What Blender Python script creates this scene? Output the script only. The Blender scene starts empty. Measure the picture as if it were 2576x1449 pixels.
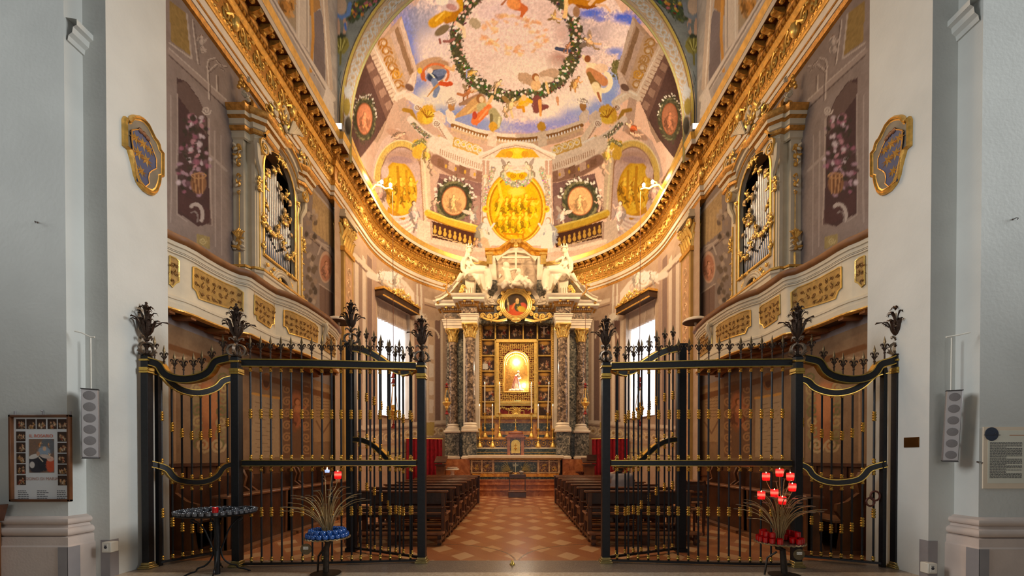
import bpy, math, random
import numpy as np
from mathutils import Vector, Matrix
random.seed(7); RNG = np.random.default_rng(11)
PI = math.pi
scene = bpy.context.scene
COL = scene.collection

# ------------------------------------------------------------------ camera (15 mm lens, eye at 1.35 m, risen front)
F = 1073.0; CX = 1301.0; CY = 1161.4; PITCH = math.radians(-0.5); EYE = 1.35
cam_data = bpy.data.cameras.new('camera'); cam = bpy.data.objects.new('camera', cam_data); COL.objects.link(cam)
cam_data.sensor_fit = 'HORIZONTAL'; cam_data.sensor_width = 36.0; cam_data.lens = F/2576*36
cam_data.shift_x = -(CX-1288)/2576; cam_data.shift_y = (CY-724.5)/2576
cam.location = (0, 0, EYE); cam.rotation_euler = (PI/2+PITCH, 0, 0)
cam_data.clip_end = 200
scene.camera = cam

# measured points of the photograph -> places in the room
def ray(px, py):
    u = (CY-py)/F
    return ((px-CX)/F, math.cos(PITCH)-u*math.sin(PITCH), math.sin(PITCH)+u*math.cos(PITCH))
def atY(px, py, y):
    d = ray(px, py); t = y/d[1]; return Vector((d[0]*t, y, EYE+d[2]*t))
def atX(px, py, x):
    d = ray(px, py); t = x/d[0]; return Vector((x, d[1]*t, EYE+d[2]*t))
def atZ(px, py, z):
    d = ray(px, py); t = (z-EYE)/d[2]; return Vector((d[0]*t, d[1]*t, z))
def xa(px, y): return (px-CX)*y/F
def za(py, y): return atY(CX, py, y).z

# ------------------------------------------------------------------ mesh builder
class MB:
    def __init__(s): s.v = []; s.f = []; s.m = []; s.cur = 0
    def add(s, vs, fs):
        b = len(s.v); s.v.extend([tuple(v) for v in vs]); s.f.extend([tuple(b+i for i in f) for f in fs]); s.m.extend([s.cur]*len(fs)); return s
    def box(s, x0, x1, y0, y1, z0, z1, rz=0, c=None, bev=0):
        if x0 > x1: x0, x1 = x1, x0
        if y0 > y1: y0, y1 = y1, y0
        if z0 > z1: z0, z1 = z1, z0
        if bev > 0:
            b = min(bev, (x1-x0)*.45, (y1-y0)*.45, (z1-z0)*.45)
            ring = lambda i, z: [(x0+b-i, y0+b-i-0, z)]
            def rect(o, z): return [(x0+o, y0+b, z), (x0+b, y0+o, z), (x1-b, y0+o, z), (x1-o, y0+b, z), (x1-o, y1-b, z), (x1-b, y1-o, z), (x0+b, y1-o, z), (x0+o, y1-b, z)]
            vs = rect(b*.999, z0)+rect(0, z0+b)+rect(0, z1-b)+rect(b*.999, z1)
            fs = [tuple(range(7, -1, -1)), tuple(range(24, 32))]
            for k in range(3):
                for i in range(8):
                    j = (i+1) % 8; fs.append((k*8+i, k*8+j, k*8+8+j, k*8+8+i))
        else:
            vs = [(x0, y0, z0), (x1, y0, z0), (x1, y1, z0), (x0, y1, z0), (x0, y0, z1), (x1, y0, z1), (x1, y1, z1), (x0, y1, z1)]
            fs = [(0, 3, 2, 1), (4, 5, 6, 7), (0, 1, 5, 4), (1, 2, 6, 5), (2, 3, 7, 6), (3, 0, 4, 7)]
        if rz:
            cx, cy = c if c else ((x0+x1)/2, (y0+y1)/2); ca, sa = math.cos(rz), math.sin(rz)
            vs = [(cx+(x-cx)*ca-(y-cy)*sa, cy+(x-cx)*sa+(y-cy)*ca, z) for x, y, z in vs]
        return s.add(vs, fs)
    def lathe(s, prof, c=(0, 0, 0), n=16, M=None, flute=0):
        vs = []; fs = []
        for r, z in prof:
            for i in range(n):
                a = 2*PI*i/n; rr = r*(1-flute*(i % 2)); p = Vector((rr*math.cos(a), rr*math.sin(a), z))
                if M is not None: p = M @ p
                vs.append((p.x+c[0], p.y+c[1], p.z+c[2]))
        for k in range(len(prof)-1):
            for i in range(n):
                j = (i+1) % n; fs.append((k*n+i, k*n+j, (k+1)*n+j, (k+1)*n+i))
        fs.append(tuple(range(n-1, -1, -1))); fs.append(tuple(range((len(prof)-1)*n, len(prof)*n)))
        return s.add(vs, fs)
    def tube(s, path, r, n=6, flat=1.0, up=None, cap=True):
        path = [Vector(p) for p in path]; N = len(path)
        rs = r if isinstance(r, (list, tuple)) else [r]*N
        vs = []; fs = []; prev = None
        for i, p in enumerate(path):
            t = (path[min(i+1, N-1)]-path[max(i-1, 0)])
            if t.length < 1e-9: t = Vector((0, 0, 1))
            t.normalize()
            ref = Vector(up) if up is not None else (prev if prev is not None else (Vector((0, 0, 1)) if abs(t.z) < .9 else Vector((1, 0, 0))))
            a = ref - t*ref.dot(t)
            if a.length < 1e-5: a = t.orthogonal()
            a.normalize(); b = t.cross(a); prev = a
            for k in range(n):
                an = 2*PI*k/n; q = p+a*math.cos(an)*rs[i]+b*math.sin(an)*rs[i]*flat
                vs.append(q)
        for i in range(N-1):
            for k in range(n):
                j = (k+1) % n; fs.append((i*n+k, i*n+j, (i+1)*n+j, (i+1)*n+k))
        if cap: fs.append(tuple(range(n-1, -1, -1))); fs.append(tuple(range((N-1)*n, N*n)))
        return s.add(vs, fs)
    def ball(s, c, r, n=8, m=6, M=None):
        if not isinstance(r, (list, tuple)): r = (r, r, r)
        vs = []; fs = []
        for k in range(m+1):
            th = PI*k/m
            for i in range(n):
                a = 2*PI*i/n; p = Vector((r[0]*math.sin(th)*math.cos(a), r[1]*math.sin(th)*math.sin(a), r[2]*math.cos(th)))
                if M is not None: p = M @ p
                vs.append((p.x+c[0], p.y+c[1], p.z+c[2]))
        for k in range(m):
            for i in range(n):
                j = (i+1) % n; fs.append((k*n+i, (k+1)*n+i, (k+1)*n+j, k*n+j))
        return s.add(vs, fs)
    def prism(s, poly, d0, d1, fr):          # poly in (u,v); fr(u,v,w) -> point; extruded w = d0..d1
        n = len(poly)
        vs = [fr(u, v, d0) for u, v in poly]+[fr(u, v, d1) for u, v in poly]
        fs = [tuple(range(n-1, -1, -1)), tuple(range(n, 2*n))]+[(i, (i+1) % n, n+(i+1) % n, n+i) for i in range(n)]
        return s.add(vs, fs)
    def sweep(s, prof, path, closed=False, up=(0, 0, 1), flip=1):   # prof (out,up) along a path, mitred; 'out' is to the right of travel * flip
        P = [Vector(p) for p in path]; N = len(P); U = Vector(up); vs = []; fs = []; n = len(prof)
        for i in range(N):
            if closed: a = P[i-1]; b = P[(i+1) % N]
            else: a = P[max(i-1, 0)]; b = P[min(i+1, N-1)]
            t0 = (P[i]-a); t1 = (b-P[i])
            if t0.length < 1e-9: t0 = t1
            if t1.length < 1e-9: t1 = t0
            t0 = t0.normalized(); t1 = t1.normalized()
            n0 = t0.cross(U); n1 = t1.cross(U); n0.normalize(); n1.normalize()
            nn = n0+n1
            if nn.length < 1e-6: nn = n0
            nn.normalize(); k = 1/max(.35, nn.dot(n0))
            for o, u in prof: vs.append(P[i]+nn*(o*k*flip)+U*u)
        M = N if closed else N-1
        for i in range(M):
            j = (i+1) % N
            for k in range(n-1): fs.append((i*n+k, j*n+k, j*n+k+1, i*n+k+1))
        return s.add(vs, fs)
    def grid(s, P):                            # 2D list / array of points
        P = np.asarray(P); a, b = P.shape[:2]
        vs = P.reshape(-1, 3).tolist(); fs = []
        for i in range(a-1):
            for j in range(b-1): fs.append((i*b+j, i*b+j+1, (i+1)*b+j+1, (i+1)*b+j))
        return s.add(vs, fs)
    def obj(s, name, mat, parent=None, smooth=True, angle=40):
        me = bpy.data.meshes.new(name); me.from_pydata([tuple(v) for v in s.v], [], s.f)
        mats = mat if isinstance(mat, (list, tuple)) else [mat]
        for m in mats: me.materials.append(m)
        if len(mats) > 1: me.polygons.foreach_set('material_index', s.m)
        me.validate(); 
        if smooth:
            me.polygons.foreach_set('use_smooth', [True]*len(me.polygons))
            try: me.set_sharp_from_angle(angle=math.radians(angle))
            except Exception: pass
        o = bpy.data.objects.new(name, me); COL.objects.link(o)
        if parent is not None: o.parent = parent; o.location = -wloc(parent)
        return o

def wloc(o):
    p = Vector((0, 0, 0))
    while o is not None: p = p+o.location; o = o.parent
    return p
def put(name, me, p, parent=None, rz=0, sc=None):      # another object on the same mesh
    o = bpy.data.objects.new(name, me); COL.objects.link(o); o.location = Vector(p)-(wloc(parent) if parent else Vector((0, 0, 0)))
    if rz: o.rotation_euler = (0, 0, rz)
    if sc: o.scale = sc
    o.parent = parent; return o
def mesh_of(mb, name, mat, angle=40):
    o = mb.obj(name, mat, None, True, angle); me = o.data; bpy.data.objects.remove(o); return me

def tag(o, label=None, cat=None, group=None, kind=None):
    if label: o['label'] = label
    if cat: o['category'] = cat
    if group: o['group'] = group
    if kind: o['kind'] = kind
    return o
def thing(name, label, cat, loc=(0, 0, 0), rz=0, group=None):
    o = bpy.data.objects.new(name, None); COL.objects.link(o); o.location = loc; o.rotation_euler = (0, 0, rz); o.empty_display_size = .1
    return tag(o, label, cat, group)
def struct(o): o['kind'] = 'structure'; return o
def copy_tree(o, parent=None):
    c = o.copy(); COL.objects.link(c); c.parent = parent
    for ch in [k for k in o.children]: copy_tree(ch, c)
    return c
def origin_to(o, p):
    p = Vector(p); o.data.transform(Matrix.Translation(-p)); o.location = p; return o

# ------------------------------------------------------------------ colour + materials
def lin(c):
    return tuple(((x/255)/12.92 if x/255 <= .04045 else ((x/255+.055)/1.055)**2.4) for x in c)
MATS = {}
def newmat(name):
    m = bpy.data.materials.new(name); m.use_nodes = True; nt = m.node_tree; nt.nodes.clear()
    out = nt.nodes.new('ShaderNodeOutputMaterial'); b = nt.nodes.new('ShaderNodeBsdfPrincipled'); nt.links.new(b.outputs[0], out.inputs[0])
    return m, nt, b
def M(name, rgb, rough=.5, metal=0.0, var=.12, scale=8, bump=0.0, bscale=40, spec=.5, emit=None, es=0, rgb2=None, coat=0):
    if name in MATS: return MATS[name]
    m, nt, b = newmat(name); N = nt.nodes; L = nt.links
    c = lin(rgb); b.inputs['Roughness'].default_value = rough; b.inputs['Metallic'].default_value = metal
    b.inputs['Specular IOR Level'].default_value = spec
    if coat: b.inputs['Coat Weight'].default_value = coat; b.inputs['Coat Roughness'].default_value = .15
    tc = N.new('ShaderNodeTexCoord')
    if var > 0:
        no = N.new('ShaderNodeTexNoise'); no.inputs['Scale'].default_value = scale; no.inputs['Detail'].default_value = 5
        L.new(tc.outputs['Object'], no.inputs['Vector'])
        cr = N.new('ShaderNodeValToRGB')
        c2 = lin(rgb2) if rgb2 else c
        cr.color_ramp.elements[0].color = (*[max(0, x*(1-var)) for x in c], 1); cr.color_ramp.elements[1].color = (*[min(1, x*(1+var*.7)) for x in c2], 1)
        cr.color_ramp.elements[0].position = .3; cr.color_ramp.elements[1].position = .7
        L.new(no.outputs['Fac'], cr.inputs['Fac']); L.new(cr.outputs['Color'], b.inputs['Base Color'])
    else: b.inputs['Base Color'].default_value = (*c, 1)
    if bump > 0:
        n2 = N.new('ShaderNodeTexNoise'); n2.inputs['Scale'].default_value = bscale; n2.inputs['Detail'].default_value = 4
        L.new(tc.outputs['Object'], n2.inputs['Vector']); bp = N.new('ShaderNodeBump'); bp.inputs['Strength'].default_value = bump; bp.inputs['Distance'].default_value = .02
        L.new(n2.outputs['Fac'], bp.inputs['Height']); L.new(bp.outputs[0], b.inputs['Normal'])
    if emit: b.inputs['Emission Color'].default_value = (*lin(emit), 1); b.inputs['Emission Strength'].default_value = es
    MATS[name] = m; return m
def Mmarble(name, cols, scale=6, rough=.25, kind='breccia'):
    m, nt, b = newmat(name); N = nt.nodes; L = nt.links; tc = N.new('ShaderNodeTexCoord')
    no = N.new('ShaderNodeTexNoise'); no.inputs['Scale'].default_value = scale; no.inputs['Detail'].default_value = 8; no.inputs['Distortion'].default_value = 1.5
    L.new(tc.outputs['Object'], no.inputs['Vector'])
    cr = N.new('ShaderNodeValToRGB'); el = cr.color_ramp.elements
    n = len(cols)
    while len(el) < n: el.new(.5)
    for i, c in enumerate(cols): el[i].position = .3+.42*i/(n-1); el[i].color = (*lin(c), 1)
    if kind == 'breccia':
        vo = N.new('ShaderNodeTexVoronoi'); vo.inputs['Scale'].default_value = scale*3.2
        mx = N.new('ShaderNodeMixRGB'); mx.inputs[0].default_value = .12
        L.new(tc.outputs['Object'], mx.inputs[1]); L.new(no.outputs['Color'], mx.inputs[2]); L.new(mx.outputs[0], vo.inputs['Vector'])
        ad = N.new('ShaderNodeMath'); ad.operation = 'MULTIPLY_ADD'; ad.inputs[1].default_value = .38; L.new(vo.outputs['Color'], ad.inputs[0])
        sb = N.new('ShaderNodeMath'); sb.operation = 'MULTIPLY'; sb.inputs[1].default_value = .62; L.new(no.outputs['Fac'], sb.inputs[0]); L.new(sb.outputs[0], ad.inputs[2])
        L.new(ad.outputs[0], cr.inputs['Fac'])
    else: L.new(no.outputs['Fac'], cr.inputs['Fac'])
    L.new(cr.outputs['Color'], b.inputs['Base Color']); b.inputs['Roughness'].default_value = rough
    MATS[name] = m; return m
def Mpaint(name='fresco', rough=.85, grain=.10, scale=30, attr='paint'):
    m, nt, b = newmat(name); N = nt.nodes; L = nt.links
    a = N.new('ShaderNodeAttribute'); a.attribute_name = attr; tc = N.new('ShaderNodeTexCoord')
    no = N.new('ShaderNodeTexNoise'); no.inputs['Scale'].default_value = scale; no.inputs['Detail'].default_value = 6; L.new(tc.outputs['Object'], no.inputs['Vector'])
    mr = N.new('ShaderNodeMapRange'); mr.inputs[3].default_value = 1-grain*1.6; mr.inputs[4].default_value = 1+grain*1.6; L.new(no.outputs['Fac'], mr.inputs[0])
    mx = N.new('ShaderNodeVectorMath'); mx.operation = 'SCALE'; L.new(a.outputs['Color'], mx.inputs[0]); L.new(mr.outputs[0], mx.inputs['Scale'])
    L.new(mx.outputs[0], b.inputs['Base Color']); b.inputs['Roughness'].default_value = rough; b.inputs['Specular IOR Level'].default_value = .2
    MATS[name] = m; return m

GOLD = M('gilding', (232, 182, 92), .36, .55, .3, 14, .25, 30)
GOLDD = M('old_gilding', (204, 150, 74), .4, .5, .35, 16, .4, 30)
GOLDB = M('bright_gold', (244, 202, 112), .3, .55, .2, 10, .15, 40)
BRASS = M('brass', (206, 170, 84), .28, .9, .2, 30)
IRON = M('black_iron', (24, 24, 27), .42, .3, .3, 30, .12, 120)
BRONZE = M('dark_bronze', (70, 56, 48), .38, .75, .4, 25, .3, 60)
PLASTER = M('nave_plaster', (206, 208, 204), .9, 0, .07, 1.6, .12, 25)
PLASTERW = M('warm_plaster', (214, 200, 186), .85, 0, .1, 2.5, .08, 30)
STONEB = M('pink_stone', (204, 188, 178), .7, 0, .1, 3, .1, 40)
CREAM = M('cream_woodwork', (214, 202, 178), .6, 0, .08, 5, .05, 40)
OCHRE = M('ochre_panel', (176, 136, 66), .6, 0, .25, 14, .35, 22)
STUCCO = M('white_stucco', (232, 222, 208), .6, 0, .08, 6, .05, 30)
MARBW = M('white_marble', (236, 222, 200), .45, 0, .1, 5, .06, 20)
MARBS = M('statue_marble', (240, 228, 206), .45, 0, .07, 5, .05, 30)
WOOD = M('dark_walnut', (72, 40, 24), .34, 0, .45, 6, .15, 25, coat=.3)
WOODM = M('oak_panelling', (104, 62, 32), .45, 0, .35, 5, .12, 25)
WOODL = M('worn_wood', (120, 78, 46), .5, 0, .35, 8, .1, 25)
SOFFIT = M('brown_soffit', (70, 44, 24), .7, 0, .3, 4, .1, 20)
BLACK = M('dark_void', (18, 14, 12), .8, 0, .1)
PIPE = M('organ_pipe_tin', (176, 178, 186), .3, .85, .15, 12)
REDV = M('red_velvet', (150, 8, 34), .8, 0, .35, 10)
BREC = Mmarble('breccia_marble', [(52, 42, 36), (98, 82, 70), (150, 128, 108), (206, 178, 146)], 5)
BRECG = Mmarble('grey_green_breccia', [(50, 50, 46), (92, 92, 86), (136, 132, 120), (190, 180, 158)], 6)
BRECR = Mmarble('brown_inlay_marble', [(40, 26, 20), (92, 58, 38), (140, 100, 62), (206, 170, 120)], 10)
YMARB = Mmarble('yellow_marble', [(150, 88, 20), (196, 130, 34), (220, 160, 56), (236, 190, 96)], 4, kind='v')
RMARB = Mmarble('red_marble', [(134, 76, 42), (164, 98, 56), (182, 114, 68), (204, 142, 94)], 4, kind='v')
BEIGE = Mmarble('beige_marble', [(150, 116, 78), (184, 148, 104), (206, 172, 126), (222, 196, 154)], 5, kind='v')
DGREEN = Mmarble('dark_green_marble', [(24, 30, 28), (44, 54, 48), (76, 84, 72), (150, 140, 110)], 8)
REDG = M('red_glass', (170, 4, 10), .15, 0, .1, 10, spec=.8)
BLUEG = M('blue_glass', (34, 84, 160), .12, 0, .25, 12, spec=.9)
CLEARG = M('clear_glass_cup', (78, 80, 86), .12, 0, .2, 14, spec=.8)
WAX = M('white_wax', (250, 240, 224), .4, 0, .03)
FLAME = M('flame', (255, 190, 110), .5, 0, 0, emit=(255, 214, 150), es=14)
LITRED = M('lit_red_glass', (200, 10, 12), .2, 0, 0)
def _glow():  # flame glow through the glass put into the material as an emission ramp by height
    nt = LITRED.node_tree; N = nt.nodes; L = nt.links; b = N['Principled BSDF']; tc = N.new('ShaderNodeTexCoord'); sp = N.new('ShaderNodeSeparateXYZ'); L.new(tc.outputs['Generated'], sp.inputs[0])
    cr = N.new('ShaderNodeValToRGB'); el = cr.color_ramp.elements; L.new(sp.outputs[2], cr.inputs[0])
    while len(el) < 5: el.new(.5)
    for e, (p, c) in zip(el, ((0, (190, 4, 8)), (.35, (236, 20, 22)), (.62, (255, 150, 120)), (.8, (255, 70, 62)), (1, (224, 20, 24)))): e.position = p; e.color = (*lin(c), 1)
    L.new(cr.outputs[0], b.inputs['Emission Color']); b.inputs['Emission Strength'].default_value = .95
_glow()
LITCORE = M('lit_red_core', (255, 120, 90), .2, 0, 0, emit=(255, 120, 90), es=5)
BULB = M('lamp_bulb', (255, 230, 190), .3, 0, 0, emit=(255, 226, 180), es=30)
GREYM = M('grey_grille', (146, 142, 142), .5, .2, .08, 60, .1, 300)
GREYD = M('grey_mesh', (120, 116, 116), .6, .2, .15, 300, .2, 400)
GREYC = M('conduit_cover', (150, 146, 148), .5, .1, .06)
WHITEP = M('white_plastic', (226, 222, 210), .4, 0, .04)
PAINT = Mpaint()

def area(name, loc, target, size, energy, col, sy=None):
    l = bpy.data.lights.new(name, 'AREA'); l.energy = energy; l.color = col; l.shape = 'RECTANGLE'; l.size = size; l.size_y = sy or size
    o = bpy.data.objects.new(name, l); COL.objects.link(o); o.location = loc
    o.rotation_euler = (Vector(target)-Vector(loc)).to_track_quat('-Z', 'Y').to_euler(); return o
def point(name, loc, energy, col, r=.1):
    l = bpy.data.lights.new(name, 'POINT'); l.energy = energy; l.color = col; l.shadow_soft_size = r
    o = bpy.data.objects.new(name, l); COL.objects.link(o); o.location = loc; return o
def spot(name, loc, target, energy, col, ang=60, blend=.6, r=.1):
    l = bpy.data.lights.new(name, 'SPOT'); l.energy = energy; l.color = col; l.spot_size = math.radians(ang); l.spot_blend = blend; l.shadow_soft_size = r
    o = bpy.data.objects.new(name, l); COL.objects.link(o); o.location = loc
    o.rotation_euler = (Vector(target)-Vector(loc)).to_track_quat('-Z', 'Y').to_euler(); return o
# ------------------------------------------------------------------ fresco painting: colours laid on the walls' own coordinates
_lat = np.random.default_rng(5).random((256, 256))
def vnoise(u, v, oct=4, seed=0):
    r = np.zeros_like(u); a = .5; f = 1.0
    for k in range(oct):
        x = u*f+seed*13.7+k*31.1; y = v*f+seed*7.3+k*17.9
        xi = np.floor(x).astype(int); yi = np.floor(y).astype(int); fx = x-xi; fy = y-yi
        fx = fx*fx*(3-2*fx); fy = fy*fy*(3-2*fy)
        g = lambda i, j: _lat[(xi+i) & 255, (yi+j) & 255]
        r += a*((g(0, 0)*(1-fx)+g(1, 0)*fx)*(1-fy)+(g(0, 1)*(1-fx)+g(1, 1)*fx)*fy); a *= .5; f *= 2
    return r
class Canvas:
    """colours for the vertices of a wall; u,v = metres on the wall; inv maps a drawing point to u,v"""
    def __init__(s, u, v, inv, tint=(1, 1, 1)):
        s.u = u.ravel(); s.v = v.ravel(); s.inv = inv; s.tint = np.array(tint); s.c = np.zeros((s.u.size, 3))
        s.n1 = vnoise(s.u*6, s.v*6, 4, 1)-.47; s.n2 = vnoise(s.u*22, s.v*22, 3, 2)-.44
        s.order = np.argsort(s.u, kind='stable'); s.us = s.u[s.order]
    def C(s, c): return np.clip(np.array(lin(c))/s.tint, 0, .93)
    def near(s, u0, u1, v0, v1):
        a = np.searchsorted(s.us, u0); b = np.searchsorted(s.us, u1, side='right')
        ix = s.order[a:b]; vv = s.v[ix]; return ix[(vv >= v0) & (vv <= v1)]
    def fill(s, c, mott=.0, c2=None):
        c = s.C(c)
        if c2 is None: s.c[:] = c
        else: t = np.clip(.5+s.n1*2.2, 0, 1)[:, None]; s.c[:] = c*(1-t)+s.C(c2)*t
        if mott: s.c *= (1+mott*s.n1)[:, None]
    def jac(s, x, y, e):
        p = np.array(s.inv(x, y)); a = np.array(s.inv(x+e, y)); b = np.array(s.inv(x, y+e))
        J = np.stack([(a-p)/e, (b-p)/e], 1)
        return p, J, np.linalg.inv(J)
    e = 1.0
    def put(s, ix, al, c, mott):
        col = s.C(c); 
        if mott: col = col*(1+mott*2*s.n2[ix])[:, None]
        al = al[:, None]; s.c[ix] = s.c[ix]*(1-al)+col*al
    def blob(s, x, y, rx, ry, c, rot=0, soft=.2, rough=0, mott=.1, op=1.0):
        p, J, Ji = s.jac(x, y, s.e); r = max(rx, ry)*1.25; ex = np.abs(J)@np.array([r, r])
        ix = s.near(p[0]-ex[0], p[0]+ex[0], p[1]-ex[1], p[1]+ex[1])
        if ix.size == 0: return
        q = Ji@np.stack([s.u[ix]-p[0], s.v[ix]-p[1]]); ca, sa = math.cos(rot), math.sin(rot)
        d = np.sqrt(((q[0]*ca+q[1]*sa)/rx)**2+((-q[0]*sa+q[1]*ca)/ry)**2)
        if rough: d = d*(1+rough*2.5*s.n2[ix]+rough*1.5*s.n1[ix])
        s.put(ix, np.clip((1-d)/max(soft, .02)+.5, 0, 1)*op, c, mott)
    def path(s, pts, n=6):
        out = []
        for a, b in zip(pts[:-1], pts[1:]):
            L = math.hypot(b[0]-a[0], b[1]-a[1]); k = max(1, int(L/(n*s.e)))
            out += [(a[0]+(b[0]-a[0])*i/k, a[1]+(b[1]-a[1])*i/k) for i in range(k)]
        return out+[pts[-1]]
    def poly(s, pts, c, mott=.1, op=1.0, n=12):
        P = np.array([s.inv(*q) for q in s.path(list(pts)+[pts[0]], n)])
        ix = s.near(P[:, 0].min(), P[:, 0].max(), P[:, 1].min(), P[:, 1].max())
        if ix.size == 0: return
        u = s.u[ix]; v = s.v[ix]; ins = np.zeros(ix.size, bool)
        for a, b in zip(P[:-1], P[1:]):
            if a[1] == b[1]: continue
            k = (a[1] > v) != (b[1] > v)
            ins ^= k & (u < (b[0]-a[0])*(v-a[1])/(b[1]-a[1])+a[0])
        ix = ix[ins]; s.put(ix, np.full(ix.size, op), c, mott)
    def line(s, pts, w, c, soft=.3, mott=.08, rough=0, op=1.0, n=8):
        pts = s.path(pts, n)
        for k, (a, b) in enumerate(zip(pts[:-1], pts[1:])):
            mx, my = (a[0]+b[0])/2, (a[1]+b[1])/2; ww = w[0]+(w[1]-w[0])*k/max(1, len(pts)-2) if isinstance(w, tuple) else w
            h = ww/2; p, J, Ji = s.jac(mx, my, s.e*.5); L = math.hypot(b[0]-a[0], b[1]-a[1])/2; r = L+h*1.3
            ex = np.abs(J)@np.array([r, r]); ix = s.near(p[0]-ex[0], p[0]+ex[0], p[1]-ex[1], p[1]+ex[1])
            if ix.size == 0: continue
            q = Ji@np.stack([s.u[ix]-p[0], s.v[ix]-p[1]]); tx, ty = ((b[0]-a[0])/(2*L), (b[1]-a[1])/(2*L)) if L > 0 else (1, 0)
            t = np.clip(q[0]*tx+q[1]*ty, -L, L); d = np.hypot(q[0]-t*tx, q[1]-t*ty)/h
            if rough: d = d*(1+rough*3*s.n2[ix])
            s.put(ix, np.clip((1-d)/max(soft, .02)+.5, 0, 1)*op, c, mott)
    def ell(s, x, y, rx, ry, w, c, a0=0, a1=2*PI, rot=0, **k):
        n = max(8, int((rx+ry)*abs(a1-a0)/(10*s.e)))
        ca, sa = math.cos(rot), math.sin(rot); P = []
        for i in range(n+1):
            a = a0+(a1-a0)*i/n; X = rx*math.cos(a); Y = ry*math.sin(a); P.append((x+X*ca-Y*sa, y+X*sa+Y*ca))
        s.line(P, w, c, **k)
    def scroll(s, x, y, r, w, c, turns=1.6, a=0, d=1, **k):
        n = 14; P = [(x+r*(1-i/n*.85)*math.cos(a+d*turns*2*PI*i/n), y+r*(1-i/n*.85)*math.sin(a+d*turns*2*PI*i/n)) for i in range(n+1)]
        s.line(P, w, c, **k)
    def rinceau(s, pts, r, w, c, gap=None, c2=None):     # a scrolling acanthus band along a path
        P = s.path(pts, 3); L = 0; nxt = r*.6; d = 1; g = gap or r*1.7
        for a, b in zip(P[:-1], P[1:]):
            l = math.hypot(b[0]-a[0], b[1]-a[1]); L += l
            if L >= nxt:
                nxt += g; an = math.atan2(b[1]-a[1], b[0]-a[0])
                s.scroll(b[0], b[1], r, w, c, 1.5, an+PI*.5*d, d); 
                if c2: s.blob(b[0], b[1], r*.35, r*.35, c2, soft=.4)
                s.blob(b[0]+math.cos(an+d)*r, b[1]+math.sin(an+d)*r, r*.45, r*.22, c, rot=an+d*.6); d = -d
    def figure(s, x, y, h, rot=0, skin=(232, 176, 128), drape=None, wing=None, hair=(120, 74, 40), fl=1, dark=None, legs=True):
        """a painted figure h tall, head up; rot turns it"""
        ca, sa = math.cos(rot), math.sin(rot); dk = dark or tuple(int(k*.72) for k in skin); lt = tuple(min(255, int(k*1.1)) for k in skin)
        def T(a, b): a *= fl; return (x+(a*ca-b*sa)*h, y+(a*sa+b*ca)*h)
        def B(a, b, ra, rb, c, r=0, **k): p = T(a, b); s.blob(p[0], p[1], ra*h, rb*h, c, rot=rot+r*fl, **k)
        if wing:
            B(.25, -.22, .30, .11, wing, -.6, rough=.2); B(-.24, -.22, .28, .10, tuple(int(k*.8) for k in wing), .6, rough=.2)
        if legs:
            s.line([T(-.03, .12), T(-.12, .32), T(-.04, .5)], h*.09, dk); s.line([T(.05, .12), T(.12, .28), T(.22, .44)], h*.10, skin)
        B(0, -.05, .13, .22, dk); B(.02, -.06, .10, .18, skin); B(.04, -.12, .06, .08, lt, soft=.6)
        s.line([T(.08, -.18), T(.22, -.10), T(.30, -.24)], h*.06, skin); s.line([T(-.08, -.18), T(-.2, -.04), T(-.14, .08)], h*.06, dk)
        B(.01, -.33, .085, .10, hair); B(.03, -.31, .062, .08, lt)
        if drape:
            d2 = tuple(int(k*.7) for k in drape); d3 = tuple(min(255, int(k*1.15)) for k in drape)
            B(-.02, .14, .22, .17, d2, .3, rough=.3); B(.03, .12, .19, .13, drape, .5, rough=.3); s.line([T(.0, .0), T(.1, .15), T(.02, .36)], h*.07, d3); s.line([T(-.12, .06), T(-.1, .2), T(-.2, .34)], h*.06, d2); s.line([T(.16, .04), T(.2, .22)], h*.04, d2)
    def garland(s, pts, w, leaf=(84, 80, 48), dots=((230, 170, 140), (240, 214, 190)), nd=.05, seed=1):
        s.line(pts, w, leaf, rough=.35, mott=.5); R = random.Random(seed)
        for (x, y) in s.path(pts, 3):
            for _ in range(2):
                if R.random() < .55: s.blob(x+R.uniform(-.5, .5)*w, y+R.uniform(-.5, .5)*w, w*.13, w*.07, tuple(int(k*R.choice((.65, 1.2, 1.35))) for k in leaf), rot=R.uniform(0, 3))
            if R.random() < nd*10: s.blob(x+R.uniform(-.4, .4)*w, y+R.uniform(-.4, .4)*w, w*R.uniform(.08, .15), w*R.uniform(.08, .15), R.choice(dots))
    def medallion(s, x, y, rx, ry, c=(226, 150, 96), seed=1):
        s.blob(x, y, rx*1.45, ry*1.4, (96, 84, 56), rough=.25, mott=.5)
        R = random.Random(seed)
        for k in range(26):
            a = k/26*2*PI; s.blob(x+rx*1.32*math.cos(a), y+ry*1.28*math.sin(a), rx*.22, rx*.10, R.choice([(130, 116, 78), (84, 80, 50), (150, 130, 84)]), rot=a+1.2)
        for k in range(9):
            a = -2.9+k*.34; 
            for j in range(3): s.blob(x+rx*1.6*math.cos(a)+R.uniform(-.2, .2)*rx, y+ry*1.5*math.sin(a)+R.uniform(-.15, .15)*ry, rx*.13, rx*.07, (250, 228, 205), rot=R.uniform(0, 3))
        s.blob(x, y, rx, ry, (170, 96, 56), soft=.06); s.blob(x, y, rx*.93, ry*.93, c, soft=.08)
        s.blob(x, y+ry*.3, rx*.6, ry*.5, tuple(int(k*.88) for k in c), rough=.4); s.figure(x-rx*.1, y+ry*.05, ry*1.25, .1, tuple(min(255, int(k*1.1)) for k in c), tuple(min(255, int(k*1.04)) for k in c), hair=tuple(int(k*.85) for k in c))
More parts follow.
